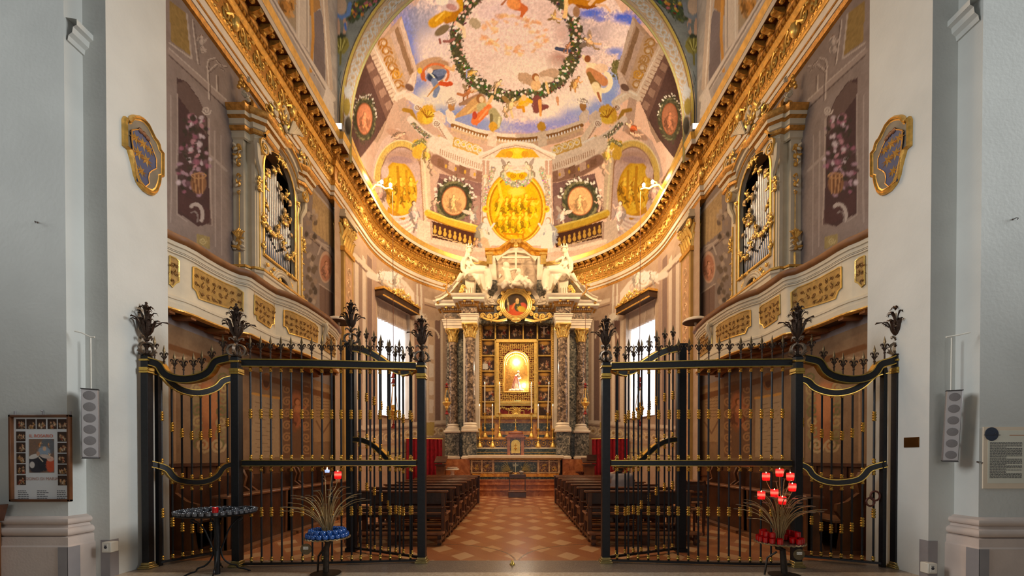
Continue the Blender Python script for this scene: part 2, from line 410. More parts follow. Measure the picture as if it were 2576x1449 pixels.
def set_paint(me, cols, name='paint'):
    at = me.color_attributes.new(name, 'FLOAT_COLOR', 'POINT'); a = np.ones((len(me.vertices), 4), np.float32); a[:, :3] = cols
    at.data.foreach_set('color', a.ravel())
def grid_mesh(name, P, mat, faces_flip=False):
    a, b = P.shape[:2]; me = bpy.data.meshes.new(name)
    i = np.arange(a-1)[:, None]*b+np.arange(b-1)[None, :]
    q = np.stack([i, i+1, i+b+1, i+b], -1).reshape(-1, 4)
    if faces_flip: q = q[:, ::-1]
    me.vertices.add(a*b); me.vertices.foreach_set('co', P.reshape(-1).astype(np.float32))
    me.loops.add(q.size); me.loops.foreach_set('vertex_index', q.reshape(-1).astype(np.int32))
    me.polygons.add(len(q)); me.polygons.foreach_set('loop_start', np.arange(0, q.size, 4, dtype=np.int32)); me.polygons.foreach_set('loop_total', np.full(len(q), 4, np.int32))
    me.update(); me.validate(); me.polygons.foreach_set('use_smooth', [True]*len(me.polygons)); me.materials.append(mat)
    o = bpy.data.objects.new(name, me); COL.objects.link(o); return o
def mir(pts): return [(2602-x, y) for x, y in pts]
# ------------------------------------------------------------------ main dimensions (metres)
WX = 5.05            # chapel side wall
Y1 = 11.5           # end of the first bay (pilaster / arch)
YC = 13.97           # centre of the apse
RW = 4.9             # apse wall radius
RC = 4.43           # apse cornice edge radius
HZ = EYE+8.35        # top of the main cornice
RV = 4.75; ZV = 10.05  # half-dome radius and springing
JX = 4.62            # jamb of the entrance arch
T_APSE = (1.0, .77, .52); T_WALL = (1.35, 1.24, 1.12); T_LOW = (1.05, 1.2, 1.5); T_UP = (.8, .72, .62)

# ---- floor: nave paving, granite sill and the chapel's patterned pavement
def floor_material():
    m, nt, b = newmat('chapel_pavement'); N = nt.nodes; L = nt.links
    tc = N.new('ShaderNodeTexCoord'); sp = N.new('ShaderNodeSeparateXYZ'); L.new(tc.outputs['Object'], sp.inputs[0])
    def mt(op, a, b2=None, c=None):
        n = N.new('ShaderNodeMath'); n.operation = op
        for i, v in enumerate((a, b2, c)):
            if v is None: continue
            if isinstance(v, (int, float)): n.inputs[i].default_value = v
            else: L.new(v, n.inputs[i])
        return n.outputs[0]
    X, Y = sp.outputs[0], sp.outputs[1]; px, py = .73, .93
    def lozenge(ox, oy):
        u = mt('ABSOLUTE', mt('SUBTRACT', mt('FLOORED_MODULO', mt('ADD', X, ox), px), px/2)); v = mt('ABSOLUTE', mt('SUBTRACT', mt('FLOORED_MODULO', mt('ADD', Y, oy), py), py/2))
        return mt('LESS_THAN', mt('ADD', mt('DIVIDE', u, .165), mt('DIVIDE', v, .24)), 1.0)
    pale = mt('MAXIMUM', lozenge(.02+px/2, -5.87+py/2), lozenge(.02, -5.87))
    # half the lattice is red, half is ochre
    u = mt('FLOORED_MODULO', mt('ADD', mt('DIVIDE', X, px), mt('DIVIDE', Y, py)), 1.0); band = mt('LESS_THAN', u, .5)
    no = N.new('ShaderNodeTexNoise'); no.inputs['Scale'].default_value = 3; no.inputs['Detail'].default_value = 8; L.new(tc.outputs['Object'], no.inputs['Vector'])
    n2 = N.new('ShaderNodeTexNoise'); n2.inputs['Scale'].default_value = 45; n2.inputs['Detail'].default_value = 4; L.new(tc.outputs['Object'], n2.inputs['Vector'])
    def mix(f, a, c, col=True):
        x = N.new('ShaderNodeMixRGB'); (L.new(f, x.inputs[0]) if not isinstance(f, float) else setattr(x.inputs[0], 'default_value', f))
        for i, q in ((1, a), (2, c)):
            if isinstance(q, tuple): x.inputs[i].default_value = (*lin(q), 1)
            else: L.new(q, x.inputs[i])
        return x.outputs[0]
    base = mix(band, (176, 106, 62), (190, 124, 74)); base = mix(no.outputs['Fac'], base, (146, 86, 52))
    c = mix(pale, base, (206, 162, 118))
    for hx in (-1.19, 1.19):      # grooves worn by the two gate leaves
        r = mt('ABSOLUTE', mt('SUBTRACT', mt('SQRT', mt('ADD', mt('POWER', mt('SUBTRACT', X, hx), 2.0), mt('POWER', mt('SUBTRACT', Y, 5.5), 2.0))), 1.17)); c = mix(mt('LESS_THAN', r, .016), c, (104, 64, 44))
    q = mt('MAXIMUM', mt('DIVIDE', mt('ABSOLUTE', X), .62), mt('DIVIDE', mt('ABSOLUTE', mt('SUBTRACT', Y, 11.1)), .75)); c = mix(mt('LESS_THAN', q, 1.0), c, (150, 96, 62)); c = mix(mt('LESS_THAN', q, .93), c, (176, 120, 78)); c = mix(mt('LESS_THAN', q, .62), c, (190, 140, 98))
    c = mix(mt('MULTIPLY', n2.outputs['Fac'], .28), c, (206, 166, 130))
    L.new(c, b.inputs['Base Color']); b.inputs['Roughness'].default_value = .27; b.inputs['Specular IOR Level'].default_value = .45
    rr = mt('MULTIPLY_ADD', n2.outputs['Fac'], .18, .13); L.new(rr, b.inputs['Roughness'])
    return m
def speckle(name, c1, c2, rough, scale=220):
    m, nt, b = newmat(name); N = nt.nodes; L = nt.links; tc = N.new('ShaderNodeTexCoord'); v = N.new('ShaderNodeTexVoronoi'); v.inputs['Scale'].default_value = scale*.5
    n = N.new('ShaderNodeTexNoise'); n.inputs['Scale'].default_value = 2; L.new(tc.outputs['Object'], n.inputs['Vector'])
    L.new(tc.outputs['Object'], v.inputs['Vector']); s = N.new('ShaderNodeSeparateColor'); L.new(v.outputs['Color'], s.inputs[0])
    cr = N.new('ShaderNodeValToRGB'); cr.color_ramp.elements[0].color = (*lin(c1), 1); cr.color_ramp.elements[1].color = (*lin(c2), 1); L.new(s.outputs[0], cr.inputs[0])
    mx = N.new('ShaderNodeMixRGB'); mx.blend_type = 'MULTIPLY'; mx.inputs[0].default_value = .25; L.new(cr.outputs[0], mx.inputs[1]); L.new(n.outputs['Fac'], mx.inputs[2])
    L.new(mx.outputs[0], b.inputs['Base Color']); b.inputs['Roughness'].default_value = rough; return m
fl = MB(); fl.box(-9, 9, -4, 5.02, -.2, 0); struct(fl.obj('floor', speckle('nave_paving', (190, 172, 150), (214, 198, 176), .25, 90)))
fl = MB(); fl.box(-9, 9, 5.02, 5.6, -.2, 0); struct(fl.obj('floor_sill', speckle('granite_sill', (92, 82, 74), (158, 142, 128), .3, 260)))
fl = MB(); fl.box(-5.6, 5.6, 5.6, 19, -.2, 0); struct(fl.obj('floor_chapel', floor_material()))

# ---- the two entrance piers
def pier(side, jf, jr, x1, d1, name):
    s = side; m = MB(); TOP = 10.4
    # stepped plan: jamb, shallow return, pilaster front, deep recess to the side
    def slab(xa_, xb_, ya, yb, z0=0, z1=TOP): m.box(s*xa_, s*xb_, ya, yb, z0, z1)
    slab(JX, 5.6, jf, jr); slab(x1, 5.66, d1, jf+.01); slab(5.2, 9, 4.98, 5.75)
    o = struct(m.obj(name, PLASTER))
    # moulded base of the pilaster
    b = MB(); z = [0, .42, .44, .5, .56, .585]
    prof = [(.10, 0), (.10, .40), (.085, .415), (.082, .50), (.07, .505)]
    import math as _m
    def tor(zc, r, o0): return [(o0+r*math.cos(a), zc+r*math.sin(a)) for a in [(-PI/2+PI*i/8) for i in range(9)]]
    prof += tor(.555, .045, .045)+[(.04, .612), (.035, .625)]+tor(.665, .036, .03)+[(.02, .712), (.0, .72)]
    path = [(s*5.72, d1, 0), (s*x1, d1, 0), (s*x1, jf, 0)]
    b.sweep(prof, path, flip=s*-1)
    struct(b.obj('baseboard_'+('left' if s < 0 else 'right'), STONEB))
    # capital moulding high up
    c = MB(); cz = za(95, d1) if s < 0 else za(45, d1)
    c.sweep([(0, 0), (.02, 0), (.03, .05), (.07, .08), (.08, .14), (.12, .16), (.12, .22), (0, .24)], [(s*x1, d1+.02, cz), (s*x1, jf, cz)], flip=-s)
    struct(c.obj('trim_1' if s < 0 else 'trim_2', PLASTER))
    # grey corner strips at the foot
    for i, (X, Y, dx) in enumerate(((x1+.0, d1, 1), (JX, jf, 0))):
        q = MB()
        if dx: q.box(s*(X-.106), s*(X+.0), Y-.108, Y-.102, 0, .40); q.box(s*(X-.108), s*(X-.102), Y-.108, Y+.02, 0, .40)
        else: q.box(s*(X-.006), s*(X-.001), Y, Y+.10, 0, .42); q.box(s*(X-.006), s*(X+.10), Y-.006, Y-.001, 0, .42)
        struct(q.obj('trim_%d' % (3+i+(0 if s < 0 else 2)), GREYC))
pier(-1, 4.83, 5.66, 4.88, 4.63, 'wall_left')
pier(1, 4.785, 5.64, 4.905, 4.53, 'wall_right')

# ---- chapel side walls: lower, with painted upper part
def wall_canvas(side, y0, y1, z0, z1, ny, nz, tint, X=WX):
    y = np.linspace(y0, y1, ny)[:, None]+np.zeros((1, nz)); z = np.linspace(z0, z1, nz)[None, :]+np.zeros((ny, 1))
    P = np.stack([np.full_like(y, side*X), y, z], -1)
    def inv(px, py):
        q = atX(px, py, side*X); return (q.y, q.z)
    return P, Canvas(y, z, inv, tint)

# ---- main entablature (side bays and apse), gilded
PATHX = 5.03
def ent_path(off=0.0):
    pl = [(-PATHX, 5.7, 0), (-PATHX, Y1-.02, 0)]
    st = RW+.03
    pts = pl+[(-st, Y1-.02, 0)]
    pts += [(-st*math.cos(a), YC+st*math.sin(a), 0) for a in [PI*i/72 for i in range(73)]]
    pts += [(st, Y1-.02, 0), (PATHX, Y1-.02, 0), (PATHX, 5.7, 0)]
    return pts
E0 = EYE
def entab():
    # (out from the wall, height) for each member; the path runs left front -> apse -> right front, out = towards the middle
    def seg(name, prof, mat): 
        m = MB(); m.sweep([(o, EYE+z) for o, z in prof], ent_path(), flip=1); return m.obj(name, mat, root)
    root = thing('main_entablature', 'gilded and white entablature running round the chapel above the walls', 'entablature', (0, 0, 0)); root['kind'] = 'structure'
    seg('lower_fillet', [(-.1, 6.88), (.0, 6.90), (.03, 6.91), (.04, 7.0), (.02, 7.01)], GOLDD)
    seg('lower_fascia', [(.02, 7.01), (.05, 7.012), (.055, 7.09)], STUCCO)
    seg('fascia_bead', [(.055, 7.09), (.075, 7.092), (.075, 7.115), (.065, 7.116)], GOLDD)
    seg('upper_fascia', [(.065, 7.116), (.075, 7.12), (.08, 7.25)], STUCCO)
    seg('bead_moulding', [(.08, 7.25), (.10, 7.255), (.11, 7.29), (.105, 7.31), (.12, 7.325), (.125, 7.36), (.09, 7.37)], GOLD)
    seg('frieze', [(.09, 7.37), (.085, 7.77)], GOLDD)
    seg('cyma', [(.085, 7.77), (.11, 7.775), (.13, 7.80), (.15, 7.84), (.17, 7.86)], GOLD)
    seg('dentil_bed', [(.17, 7.86), (.175, 7.93), (.20, 7.94), (.22, 7.97), (.23, 8.03)], GOLDD)
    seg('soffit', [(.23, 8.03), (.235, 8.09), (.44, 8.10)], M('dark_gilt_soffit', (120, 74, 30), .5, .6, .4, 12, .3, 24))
    seg('corona', [(.44, 8.08), (.45, 8.08), (.455, 8.19), (.465, 8.195)], STUCCO)
    seg('crown_moulding', [(.465, 8.19), (.47, 8.22), (.475, 8.26), (.495, 8.31), (.50, 8.35), (.2, 8.36), (-.1, 8.36)], GOLDB)
    # ornaments along the frieze and under the corona
    orn = MB(); rs = MB(); dn = MB(); blob = MB(); P = ent_path(); acc = 0; nx = .1; nm = .2; nd = .03; k = 0; kk = 0
    for a, b in zip(P[:-1], P[1:]):
        a = Vector(a); b = Vector(b); l = (b-a).length
        if l < .2 and abs(a.y-b.y) < 1e-6: continue
        t = (b-a)/l; n = Vector((t.y, -t.x, 0)); s = 0.0
        for reg, stp in (('f', .21), ('m', .31), ('d', .10)):
            pos = {'f': nx, 'm': nm, 'd': nd}[reg]
            while pos < l:
                p = a+t*pos; far = p.y > 9
                def W(tt, o, z): q = p+t*tt+n*o; return (q.x, q.y, EYE+z)
                if reg == 'f':
                    k += 1; sg = 1 if k % 2 else -1
                    if k % 9 == 0:                       # cartouche / winged head in the frieze
                        orn.ball(W(0, .11, 7.57), (.10, .10, .15), 8, 6); orn.ball(W(0, .15, 7.61), (.06, .06, .08), 6, 5)
                        orn.tube([W(-.2, .10, 7.53), W(-.1, .13, 7.61), W(0, .14, 7.51), W(.1, .13, 7.61), W(.2, .10, 7.53)], [.02, .04, .03, .04, .02], 5)
                    else:
                        sp = [W(.10*(1-i/11*.85)*math.cos(1.5+i*.75*sg), .10, 7.57+sg*.03+.15*(1-i/11*.85)*math.sin(1.5+i*.75*sg)) for i in range(12)]
                        orn.tube(sp, [.028-.0016*i for i in range(12)], 5); orn.ball(W(0, .105, 7.57), .035, 6, 4)
                        orn.ball(W(.09, .10, 7.57+sg*.14), (.05, .05, .028), 6, 4)
                elif reg == 'm':
                    # modillion bracket with leaf
                    q = [W(-.055, .23, 8.09), W(.055, .23, 8.09), W(.055, .43, 8.09), W(-.055, .43, 8.09), W(-.055, .23, 7.97), W(.055, .23, 7.97), W(.055, .34, 8.0), W(-.055, .34, 8.0), W(-.055, .43, 8.04), W(.055, .43, 8.04)]
                    rs.add(q, [(0, 1, 2, 3), (4, 7, 6, 5), (7, 8, 9, 6), (3, 2, 9, 8), (0, 3, 8, 7, 4), (1, 5, 6, 9, 2), (0, 4, 5, 1)])
                    rs.ball(W(0, .28, 7.955), (.05, .05, .035), 6, 4); rs.ball(W(0, .40, 8.03), (.055, .05, .03), 6, 4)
                    blob.ball(W(.155, .34, 8.085), (.06, .06, .035), 7, 4); blob.ball(W(.155, .34, 8.055), .028, 6, 4)
                else:
                    M3 = [W(-.032, .17, 7.87), W(.032, .17, 7.87), W(.032, .205, 7.87), W(-.032, .205, 7.87), W(-.032, .17, 7.925), W(.032, .17, 7.925), W(.032, .205, 7.925), W(-.032, .205, 7.925)]
                    dn.add(M3, [(0, 3, 2, 1), (4, 5, 6, 7), (0, 1, 5, 4), (1, 2, 6, 5), (2, 3, 7, 6), (3, 0, 4, 7)])
                    dn.ball(W(.05, .118, 7.345), (.03, .03, .022), 5, 4)
                pos += stp
            if reg == 'f': nx = pos-l
            elif reg == 'm': nm = pos-l
            else: nd = pos-l
    orn.obj('frieze_relief', GOLDB, root); rs.obj('bracket_row', GOLD, root); blob.obj('rosette_row', GOLD, root); dn.obj('dentil_row', GOLD, root)
entab()

# ---- pilasters with composite capitals at the end of the first bay
def pilaster(s):
    root = thing('wall_pilaster', 'ochre painted pilaster with gilded leafy capital beside the %s organ' % ('left' if s < 0 else 'right'), 'pilaster', (s*WX, Y1, 0)); root['kind'] = 'structure'
    X0, X1 = 4.55, 5.2; y0, y1 = 11.85, 12.6; Ym = (y0+y1)/2
    def L(m, n, mat): return m.obj(n, mat, root)
    m = MB(); m.box(s*4.82, s*X1, y0+.06, y1, 0, 7.2); L(m, 'shaft', M('ochre_pilaster', (196, 160, 92), .7, 0, .15, 4))
    m = MB(); m.box(s*4.814, s*4.82, y0+.16, y1-.10, 1.4, 7.05); L(m, 'painted_panel', M('pilaster_panel', (214, 170, 130), .8, 0, .2, 5))
    m = MB()
    for i in range(16):
        z = 1.7+i*.33; m.tube([(s*4.812, Ym+.03+.13*math.cos(a)*(1 if i % 2 else -1)*(1-a/12), z+.13*math.sin(a)*(1-a/12)) for a in [j*.75 for j in range(12)]], .016, 4)
    L(m, 'painted_scrolls', M('pilaster_scroll', (240, 206, 166), .8, 0, .1))
    m = MB(); m.box(s*4.78, s*X1, y0+.02, y1+.04, 7.12, 7.24); L(m, 'astragal', GOLD)
    m = MB()          # capital
    m.box(s*4.86, s*X1, y0+.1, y1-.02, 7.2, 8.22)
    L(m, 'capital_core', GOLDD)
    m = MB()
    for row, (zb, h, sp) in enumerate(((7.24, .36, .0), (7.42, .42, .05))):
        n = 4
        for i in range(n):
            f = (i+.5*(row % 2 == 0))/n
            for face in (0, 1):
                if face == 0: base = Vector((s*(4.86), y0+.1+f*.62, zb)); out = Vector((-s, 0, 0)); tn = Vector((0, 1, 0))
                else: base = Vector((s*(4.88+f*.25), y0+.1, zb)); out = Vector((0, -1, 0)); tn = Vector((1, 0, 0))
                P = [base+out*o+Vector((0, 0, z)) for o, z in ((0, 0), (.04, h*.4), (.07+sp, h*.75), (.13+sp, h*.95), (.16+sp, h*.85))]
                m.tube(P, [.075, .085, .075, .05, .02], 6, .45, up=tn)
    for yy in (y0+.08, y1-.02):
        c = Vector((s*4.78, yy, 7.85)); m.tube([c+Vector((0, .13*(1-i/14*.85)*math.cos(i*.75), .15*(1-i/14*.85)*math.sin(i*.75))) for i in range(15)], [.05-.002*i for i in range(15)], 6)
        c = Vector((s*4.95, y0+.02, 7.85)); m.tube([c+Vector((.12*(1-i/14*.85)*math.cos(i*.75), 0, .14*(1-i/14*.85)*math.sin(i*.75))) for i in range(15)], [.045-.002*i for i in range(15)], 6)
    m.ball((s*4.80, Ym, 7.8), (.07, .1, .1), 8, 6)
    L(m, 'capital_leaves', GOLDB)
    m = MB(); m.box(s*4.72, s*X1, y0-.04, y1+.1, 8.02, 8.1); m.box(s*4.76, s*X1, y0, y1+.06, 8.1, 8.24); L(m, 'abacus', CREAM)
pilaster(-1); pilaster(1)
# ------------------------------------------------------------------ half dome and its barrel, frescoed
def dome_inv(px, py):
    d = ray(px, py); lo, hi = 8.0, 40.0
    for _ in range(34):
        t = (lo+hi)/2; x = d[0]*t; y = d[1]*t-YC; z = EYE+d[2]*t-ZV
        g = math.sqrt(x*x+max(y, 0)**2+max(z, 0)**2)-RV
        if g > 0: hi = t
        else: lo = t
    return dome_chart(d[0]*lo, d[1]*lo, EYE+d[2]*lo)
_c45 = math.cos(math.radians(48)); _s45 = math.sin(math.radians(48))
def dome_chart(x, y, z):
    X = x; Y = (y-12.9); Z = z-9.5; r = np.sqrt(X*X+Y*Y+Z*Z); X = X/r; Y = Y/r; Z = Z/r
    w = Y*_c45+Z*_s45; v = -Y*_s45+Z*_c45; k = np.sqrt(2/np.maximum(1+w, .02))*5
    return (X*k, v*k)
ZB = HZ-.06
arc = [(-RV, ZB)]
HV = ZV-ZB; QA = RV*PI/2
def profile(t, n):      # t 0..1 from springing to crown: vertical strip then quarter circle
    L = t*(HV+QA); v = np.minimum(L, HV); a = np.maximum(L-HV, 0)/RV
    return RV*np.cos(a), ZB+v+RV*np.sin(a)
NE = 330; NP = 560; NB = 100
te = np.linspace(0, 1, NE)
r_, z_ = profile(te, NE)
psi = np.linspace(0, PI, NP)
PD = np.stack([-np.cos(psi)[:, None]*r_[None, :], YC+np.sin(psi)[:, None]*r_[None, :], np.zeros((NP, 1))+z_[None, :]], -1)
yb = np.linspace(Y1-.02, YC, NB)
xr = np.concatenate([-r_, r_[::-1][1:]]); zr = np.concatenate([z_, z_[::-1][1:]])
PB = np.stack([np.zeros((NB, 1))+xr[None, :], yb[:, None]+np.zeros((1, xr.size)), np.zeros((NB, 1))+zr[None, :]], -1)
allP = np.concatenate([PD.reshape(-1, 3), PB.reshape(-1, 3)])
U, V = dome_chart(allP[:, 0], allP[:, 1], allP[:, 2])
C = Canvas(U, V, dome_inv, T_APSE)
CRM = (246, 208, 168); CRM2 = (224, 178, 138); SHD = (176, 128, 98); DRK = (122, 84, 66); GLD = (232, 172, 60); GLD2 = (190, 122, 40)
def paint_dome():
    C.fill((230, 182, 144), .1, (216, 166, 130))
    # open sky
    half = [(1015, 66), (1002, 108), (1046, 176), (1036, 196), (1040, 226), (1062, 258), (1090, 278), (1118, 284), (1140, 296), (1200, 318), (1260, 330), (1301, 332)]
    top = [(1301, -160), (1180, -150), (1080, -40)]
    sky = half+[(2602-x, y) for x, y in half[::-1]]+[(2602-x, y) for x, y in top[::-1]]+top[1:]
    C.poly(sky, (238, 196, 166), mott=.2)
    R = random.Random(3)
    for (x, y, rx, ry, c, o) in [(1022, 92, 30, 62, (158, 146, 196), .9), (1035, 150, 26, 40, (168, 152, 196), .9), (1058, 60, 40, 50, (190, 164, 140), .7), (1085, 95, 40, 60, (196, 164, 140), .6), (1056, 235, 24, 52, (180, 164, 214), .9), (1092, 276, 42, 26, (182, 168, 218), .95), (1140, 290, 50, 22, (186, 172, 216), .9), (1210, 312, 46, 20, (184, 170, 214), .9), (1180, 300, 40, 26, (190, 172, 216), .8), (1262, 318, 44, 18, (206, 180, 190), .7), (1330, 322, 50, 14, (186, 158, 186), .8), (1400, 306, 48, 16, (182, 160, 188), .85), (1440, 288, 40, 20, (188, 166, 194), .8), (1480, 270, 46, 24, (186, 170, 204), .9), (1530, 236, 26, 52, (178, 168, 206), .95), (1544, 205, 18, 34, (184, 172, 204), .9), (1484, 34, 34, 12, (122, 124, 172), .9), (1510, 48, 14, 8, (122, 124, 172), .8), (1570, 46, 32, 14, (120, 122, 170), .95), (1592, 56, 22, 10, (126, 126, 170), .9), (1548, 128, 20, 9, (150, 146, 172), .8), (1560, 142, 8, 12, (150, 146, 172), .7), (1440, 72, 50, 40, (214, 172, 134), .6), (1520, 80, 46, 30, (212, 168, 130), .55), (1470, 120, 40, 24, (222, 180, 144), .6)]:
        C.blob(x, y, rx, ry, (c[0]-30, c[1]-16, min(255, c[2]+10)), soft=.9, rough=.35, op=min(1, o*1.1))
    for (x, y, rx, ry, c, o) in [(1090, 130, 40, 50, (244, 206, 178), .8), (1075, 255, 30, 34, (252, 214, 180), .8), (1120, 240, 34, 30, (252, 216, 180), .8), (1230, 270, 40, 26, (250, 212, 176), .7), (1370, 276, 44, 24, (252, 214, 176), .8), (1440, 250, 44, 24, (252, 214, 178), .8), (1480, 215, 30, 40, (250, 214, 178), .7), (1560, 90, 34, 30, (236, 198, 170), .7), (1120, 60, 30, 30, (236, 200, 184), .8), (1405, 150, 26, 18, (176, 118, 94), .8), (1412, 82, 18, 22, (206, 158, 132), .8), (1300, 60, 110, 90, (244, 204, 174), .6), (1262, 30, 60, 30, (232, 190, 172), .6), (1370, 30, 40, 40, (224, 180, 154), .5), (1330, 180, 90, 36, (250, 212, 176), .6), (1310, -60, 150, 60, (226, 184, 160), .6)]:
        C.blob(x, y, rx, ry, c, soft=.9, rough=.3, op=o)
    # distant ring of cherubs in the opening
    for k in range(74):
        a = R.uniform(0, 2*PI); rr = R.uniform(44, 84); x = 1292+rr*math.cos(a)*1.05; y = 88+rr*math.sin(a)*.62
        if y < 30 and R.random() < .3: continue
        C.blob(x, y, R.uniform(4, 10), R.uniform(2.5, 5), R.choice([(236, 172, 108), (244, 192, 124), (226, 152, 92)]), rot=R.uniform(-1, 1), soft=.9, rough=.4, op=.65)
    # rose garland
    P = [(1298+152*math.cos(a), 101+143*math.sin(a)) for a in [2*PI*i/60 for i in range(61)]]
    C.garland(P, 30, (92, 82, 52), nd=.05, seed=4)
    G = [(1298+150*math.cos(a), 101+141*math.sin(a)) for a in [PI*(.12+.76*i/30) for i in range(31)]]
    C.garland(G, 26, (104, 96, 58), ((244, 208, 178), (250, 222, 196)), nd=.09, seed=5)
    # flying figures
    F_ = C.figure
    C.line([(1157, -4), (1155, 22), (1128, 34), (1102, 50), (1090, 58)], (16, 26), (214, 150, 30)); C.line([(1150, 26), (1140, 46), (1124, 52)], 16, (192, 122, 24)); C.blob(1128, 12, 28, 16, (222, 184, 160), .3); C.blob(1112, 2, 16, 12, (246, 218, 190)); C.blob(1136, 18, 14, 8, (196, 140, 120), .3); C.line([(1118, 30), (1096, 52)], 5, (242, 182, 70))
    C.line([(1290, -6), (1300, 14), (1320, 22), (1312, 40)], (30, 8), (212, 112, 54)); C.blob(1292, 10, 18, 14, (236, 150, 80), .4); C.line([(1276, -4), (1262, 12)], 5, (190, 120, 80))
    C.line([(1440, 4), (1480, 12), (1520, -4)], (26, 14), (196, 124, 22)); C.line([(1450, 14), (1478, 20), (1500, 14)], 7, (160, 92, 18)); C.line([(1484, 10), (1496, -4)], 9, (232, 180, 130)); C.line([(1500, 12), (1522, 14), (1534, 28)], 6, (230, 176, 130)); C.line([(1424, 0), (1424, 26), (1420, 42)], 10, (248, 190, 120)); C.blob(1440, 26, 12, 16, (214, 180, 160)); C.blob(1450, 30, 9, 14, (170, 122, 82))
    C.line([(1117, 104), (1130, 104), (1142, 98)], 7, (168, 104, 86)); C.line([(1106, 99), (1108, 108)], 6, (160, 96, 78))
    F_(1396, 46, 34, -.9, (238, 180, 110), wing=(190, 140, 84)); F_(1486, 108, 52, -1.0, (236, 178, 120), wing=(176, 140, 110)); C.line([(1400, 122), (1432, 128)], 9, (84, 84, 96)); F_(1428, 118, 34, .5, (206, 140, 96))
    C.blob(1112, 76, 22, 10, (140, 112, 76), -.6); C.line([(1150, 60), (1166, 72), (1168, 92)], 9, (244, 200, 150)); C.blob(1196, 58, 16, 12, (190, 158, 118), .8, rough=.3)
    # left angel in blue with red ribbon
    C.blob(1076, 160, 38, 12, (206, 156, 112), -.35); C.blob(1100, 166, 30, 14, (196, 146, 104), -.2); C.ell(1096, 187, 32, 26, 6, (222, 122, 66), PI*.8, PI*2.2); C.blob(1096, 190, 24, 15, (96, 98, 112), -.2); C.blob(1106, 183, 18, 9, (128, 128, 140), -.2); C.blob(1088, 196, 12, 10, (70, 74, 88)); C.line([(1082, 184), (1090, 192), (1096, 202)], 4, (226, 212, 206)); C.line([(1092, 204), (1100, 222), (1094, 240)], (16, 12), (140, 140, 150)); C.line([(1112, 204), (1092, 222), (1076, 242)], (7, 3), (206, 144, 80)); C.line([(1108, 210), (1122, 212), (1134, 210)], 11, (212, 92, 46), rough=.3); C.blob(1082, 178, 7, 7, (240, 200, 164)); C.blob(1064, 190, 6, 13, (214, 110, 56)); C.line([(1122, 168), (1140, 176), (1142, 166)], 8, (236, 180, 120)); C.blob(1056, 178, 6, 8, (236, 180, 50))
    F_(1188, 182, 34, 1.3, (244, 190, 120), (232, 170, 80)); F_(1250, 214, 44, .7, (242, 190, 134)); F_(1176, 234, 42, .4, (204, 130, 78), wing=(226, 180, 130)); C.line([(1152, 236), (1166, 240), (1180, 232)], 7, (200, 126, 76)); C.line([(1174, 196), (1174, 178), (1182, 174)], 3, (176, 164, 206))
    # big winged angel, lower left
    C.line([(1208, 248), (1184, 254), (1158, 262)], (26, 8), (174, 128, 92)); C.line([(1206, 258), (1178, 276), (1146, 294)], (34, 8), (216, 160, 98)); C.line([(1202, 262), (1176, 284)], 5, (236, 186, 116)); C.blob(1216, 274, 18, 15, (206, 176, 118), .6); C.line([(1228, 262), (1238, 244)], 9, (240, 184, 120)); C.blob(1207, 248, 9, 11, (170, 112, 64)); C.blob(1211, 250, 6, 8, (246, 196, 144)); C.line([(1230, 270), (1216, 286), (1196, 304)], (16, 22), (238, 130, 66), rough=.2); C.line([(1226, 276), (1206, 300)], 5, (250, 160, 96)); C.line([(1240, 282), (1252, 300), (1248, 316)], (22, 20), (190, 164, 110)); C.line([(1236, 290), (1236, 308)], 8, (142, 118, 74)); C.line([(1256, 296), (1254, 318)], 6, (226, 200, 142)); C.blob(1194, 290, 6, 10, (200, 84, 52))
    F_(1284, 268, 56, .25, (246, 196, 130), wing=(216, 160, 90)); F_(1270, 280, 30, -.2, (240, 184, 130))
    # bottom centre: winged figure over the garland, yellow and wine drapery
    C.blob(1324, 198, 24, 13, (204, 158, 116), .5, rough=.2); C.blob(1382, 186, 26, 13, (206, 162, 122), -.15, rough=.2); C.blob(1374, 200, 20, 8, (236, 196, 156)); C.blob(1348, 214, 13, 14, (236, 182, 122)); C.blob(1347, 194, 9, 10, (176, 110, 58)); C.blob(1350, 197, 6, 7, (244, 196, 140)); C.line([(1374, 208), (1380, 234)], 6, (244, 190, 120)); C.line([(1352, 252), (1350, 276), (1376, 268)], (24, 10), (150, 84, 70), rough=.3); C.line([(1358, 254), (1360, 290)], (9, 6), (236, 160, 84)); C.blob(1318, 256, 14, 12, (240, 180, 80), .4); C.line([(1308, 262), (1326, 250), (1336, 256)], 9, (244, 180, 44)); C.line([(1302, 270), (1316, 270), (1318, 280)], 7, (226, 150, 34)); C.blob(1318, 246, 7, 8, (246, 190, 120)); C.line([(1402, 246), (1404, 264)], (7, 4), (216, 150, 100)); F_(1448, 208, 46, .5, (226, 160, 96), (220, 160, 90))
    # right angel in brown with cream veil
    C.line([(1482, 162), (1474, 152), (1468, 142)], 8, (252, 208, 152)); C.blob(1490, 170, 16, 12, (250, 208, 156)); C.blob(1478, 148, 8, 9, (158, 92, 50)); C.blob(1512, 172, 18, 12, (236, 190, 146)); C.line([(1484, 180), (1504, 192), (1520, 206)], (20, 22), (206, 136, 84)); C.line([(1482, 186), (1492, 206), (1504, 216)], (12, 16), (150, 110, 56)); C.ell(1518, 206, 18, 22, 12, (246, 212, 160), -1.2, 1.9); C.line([(1498, 216), (1506, 236), (1510, 252)], (20, 8), (240, 204, 150)); C.line([(1504, 234), (1511, 254)], (6, 5), (180, 112, 70)); C.blob(1552, 172, 16, 20, (128, 112, 62), rough=.5, mott=.5); C.blob(1558, 180, 6, 8, (226, 170, 60))
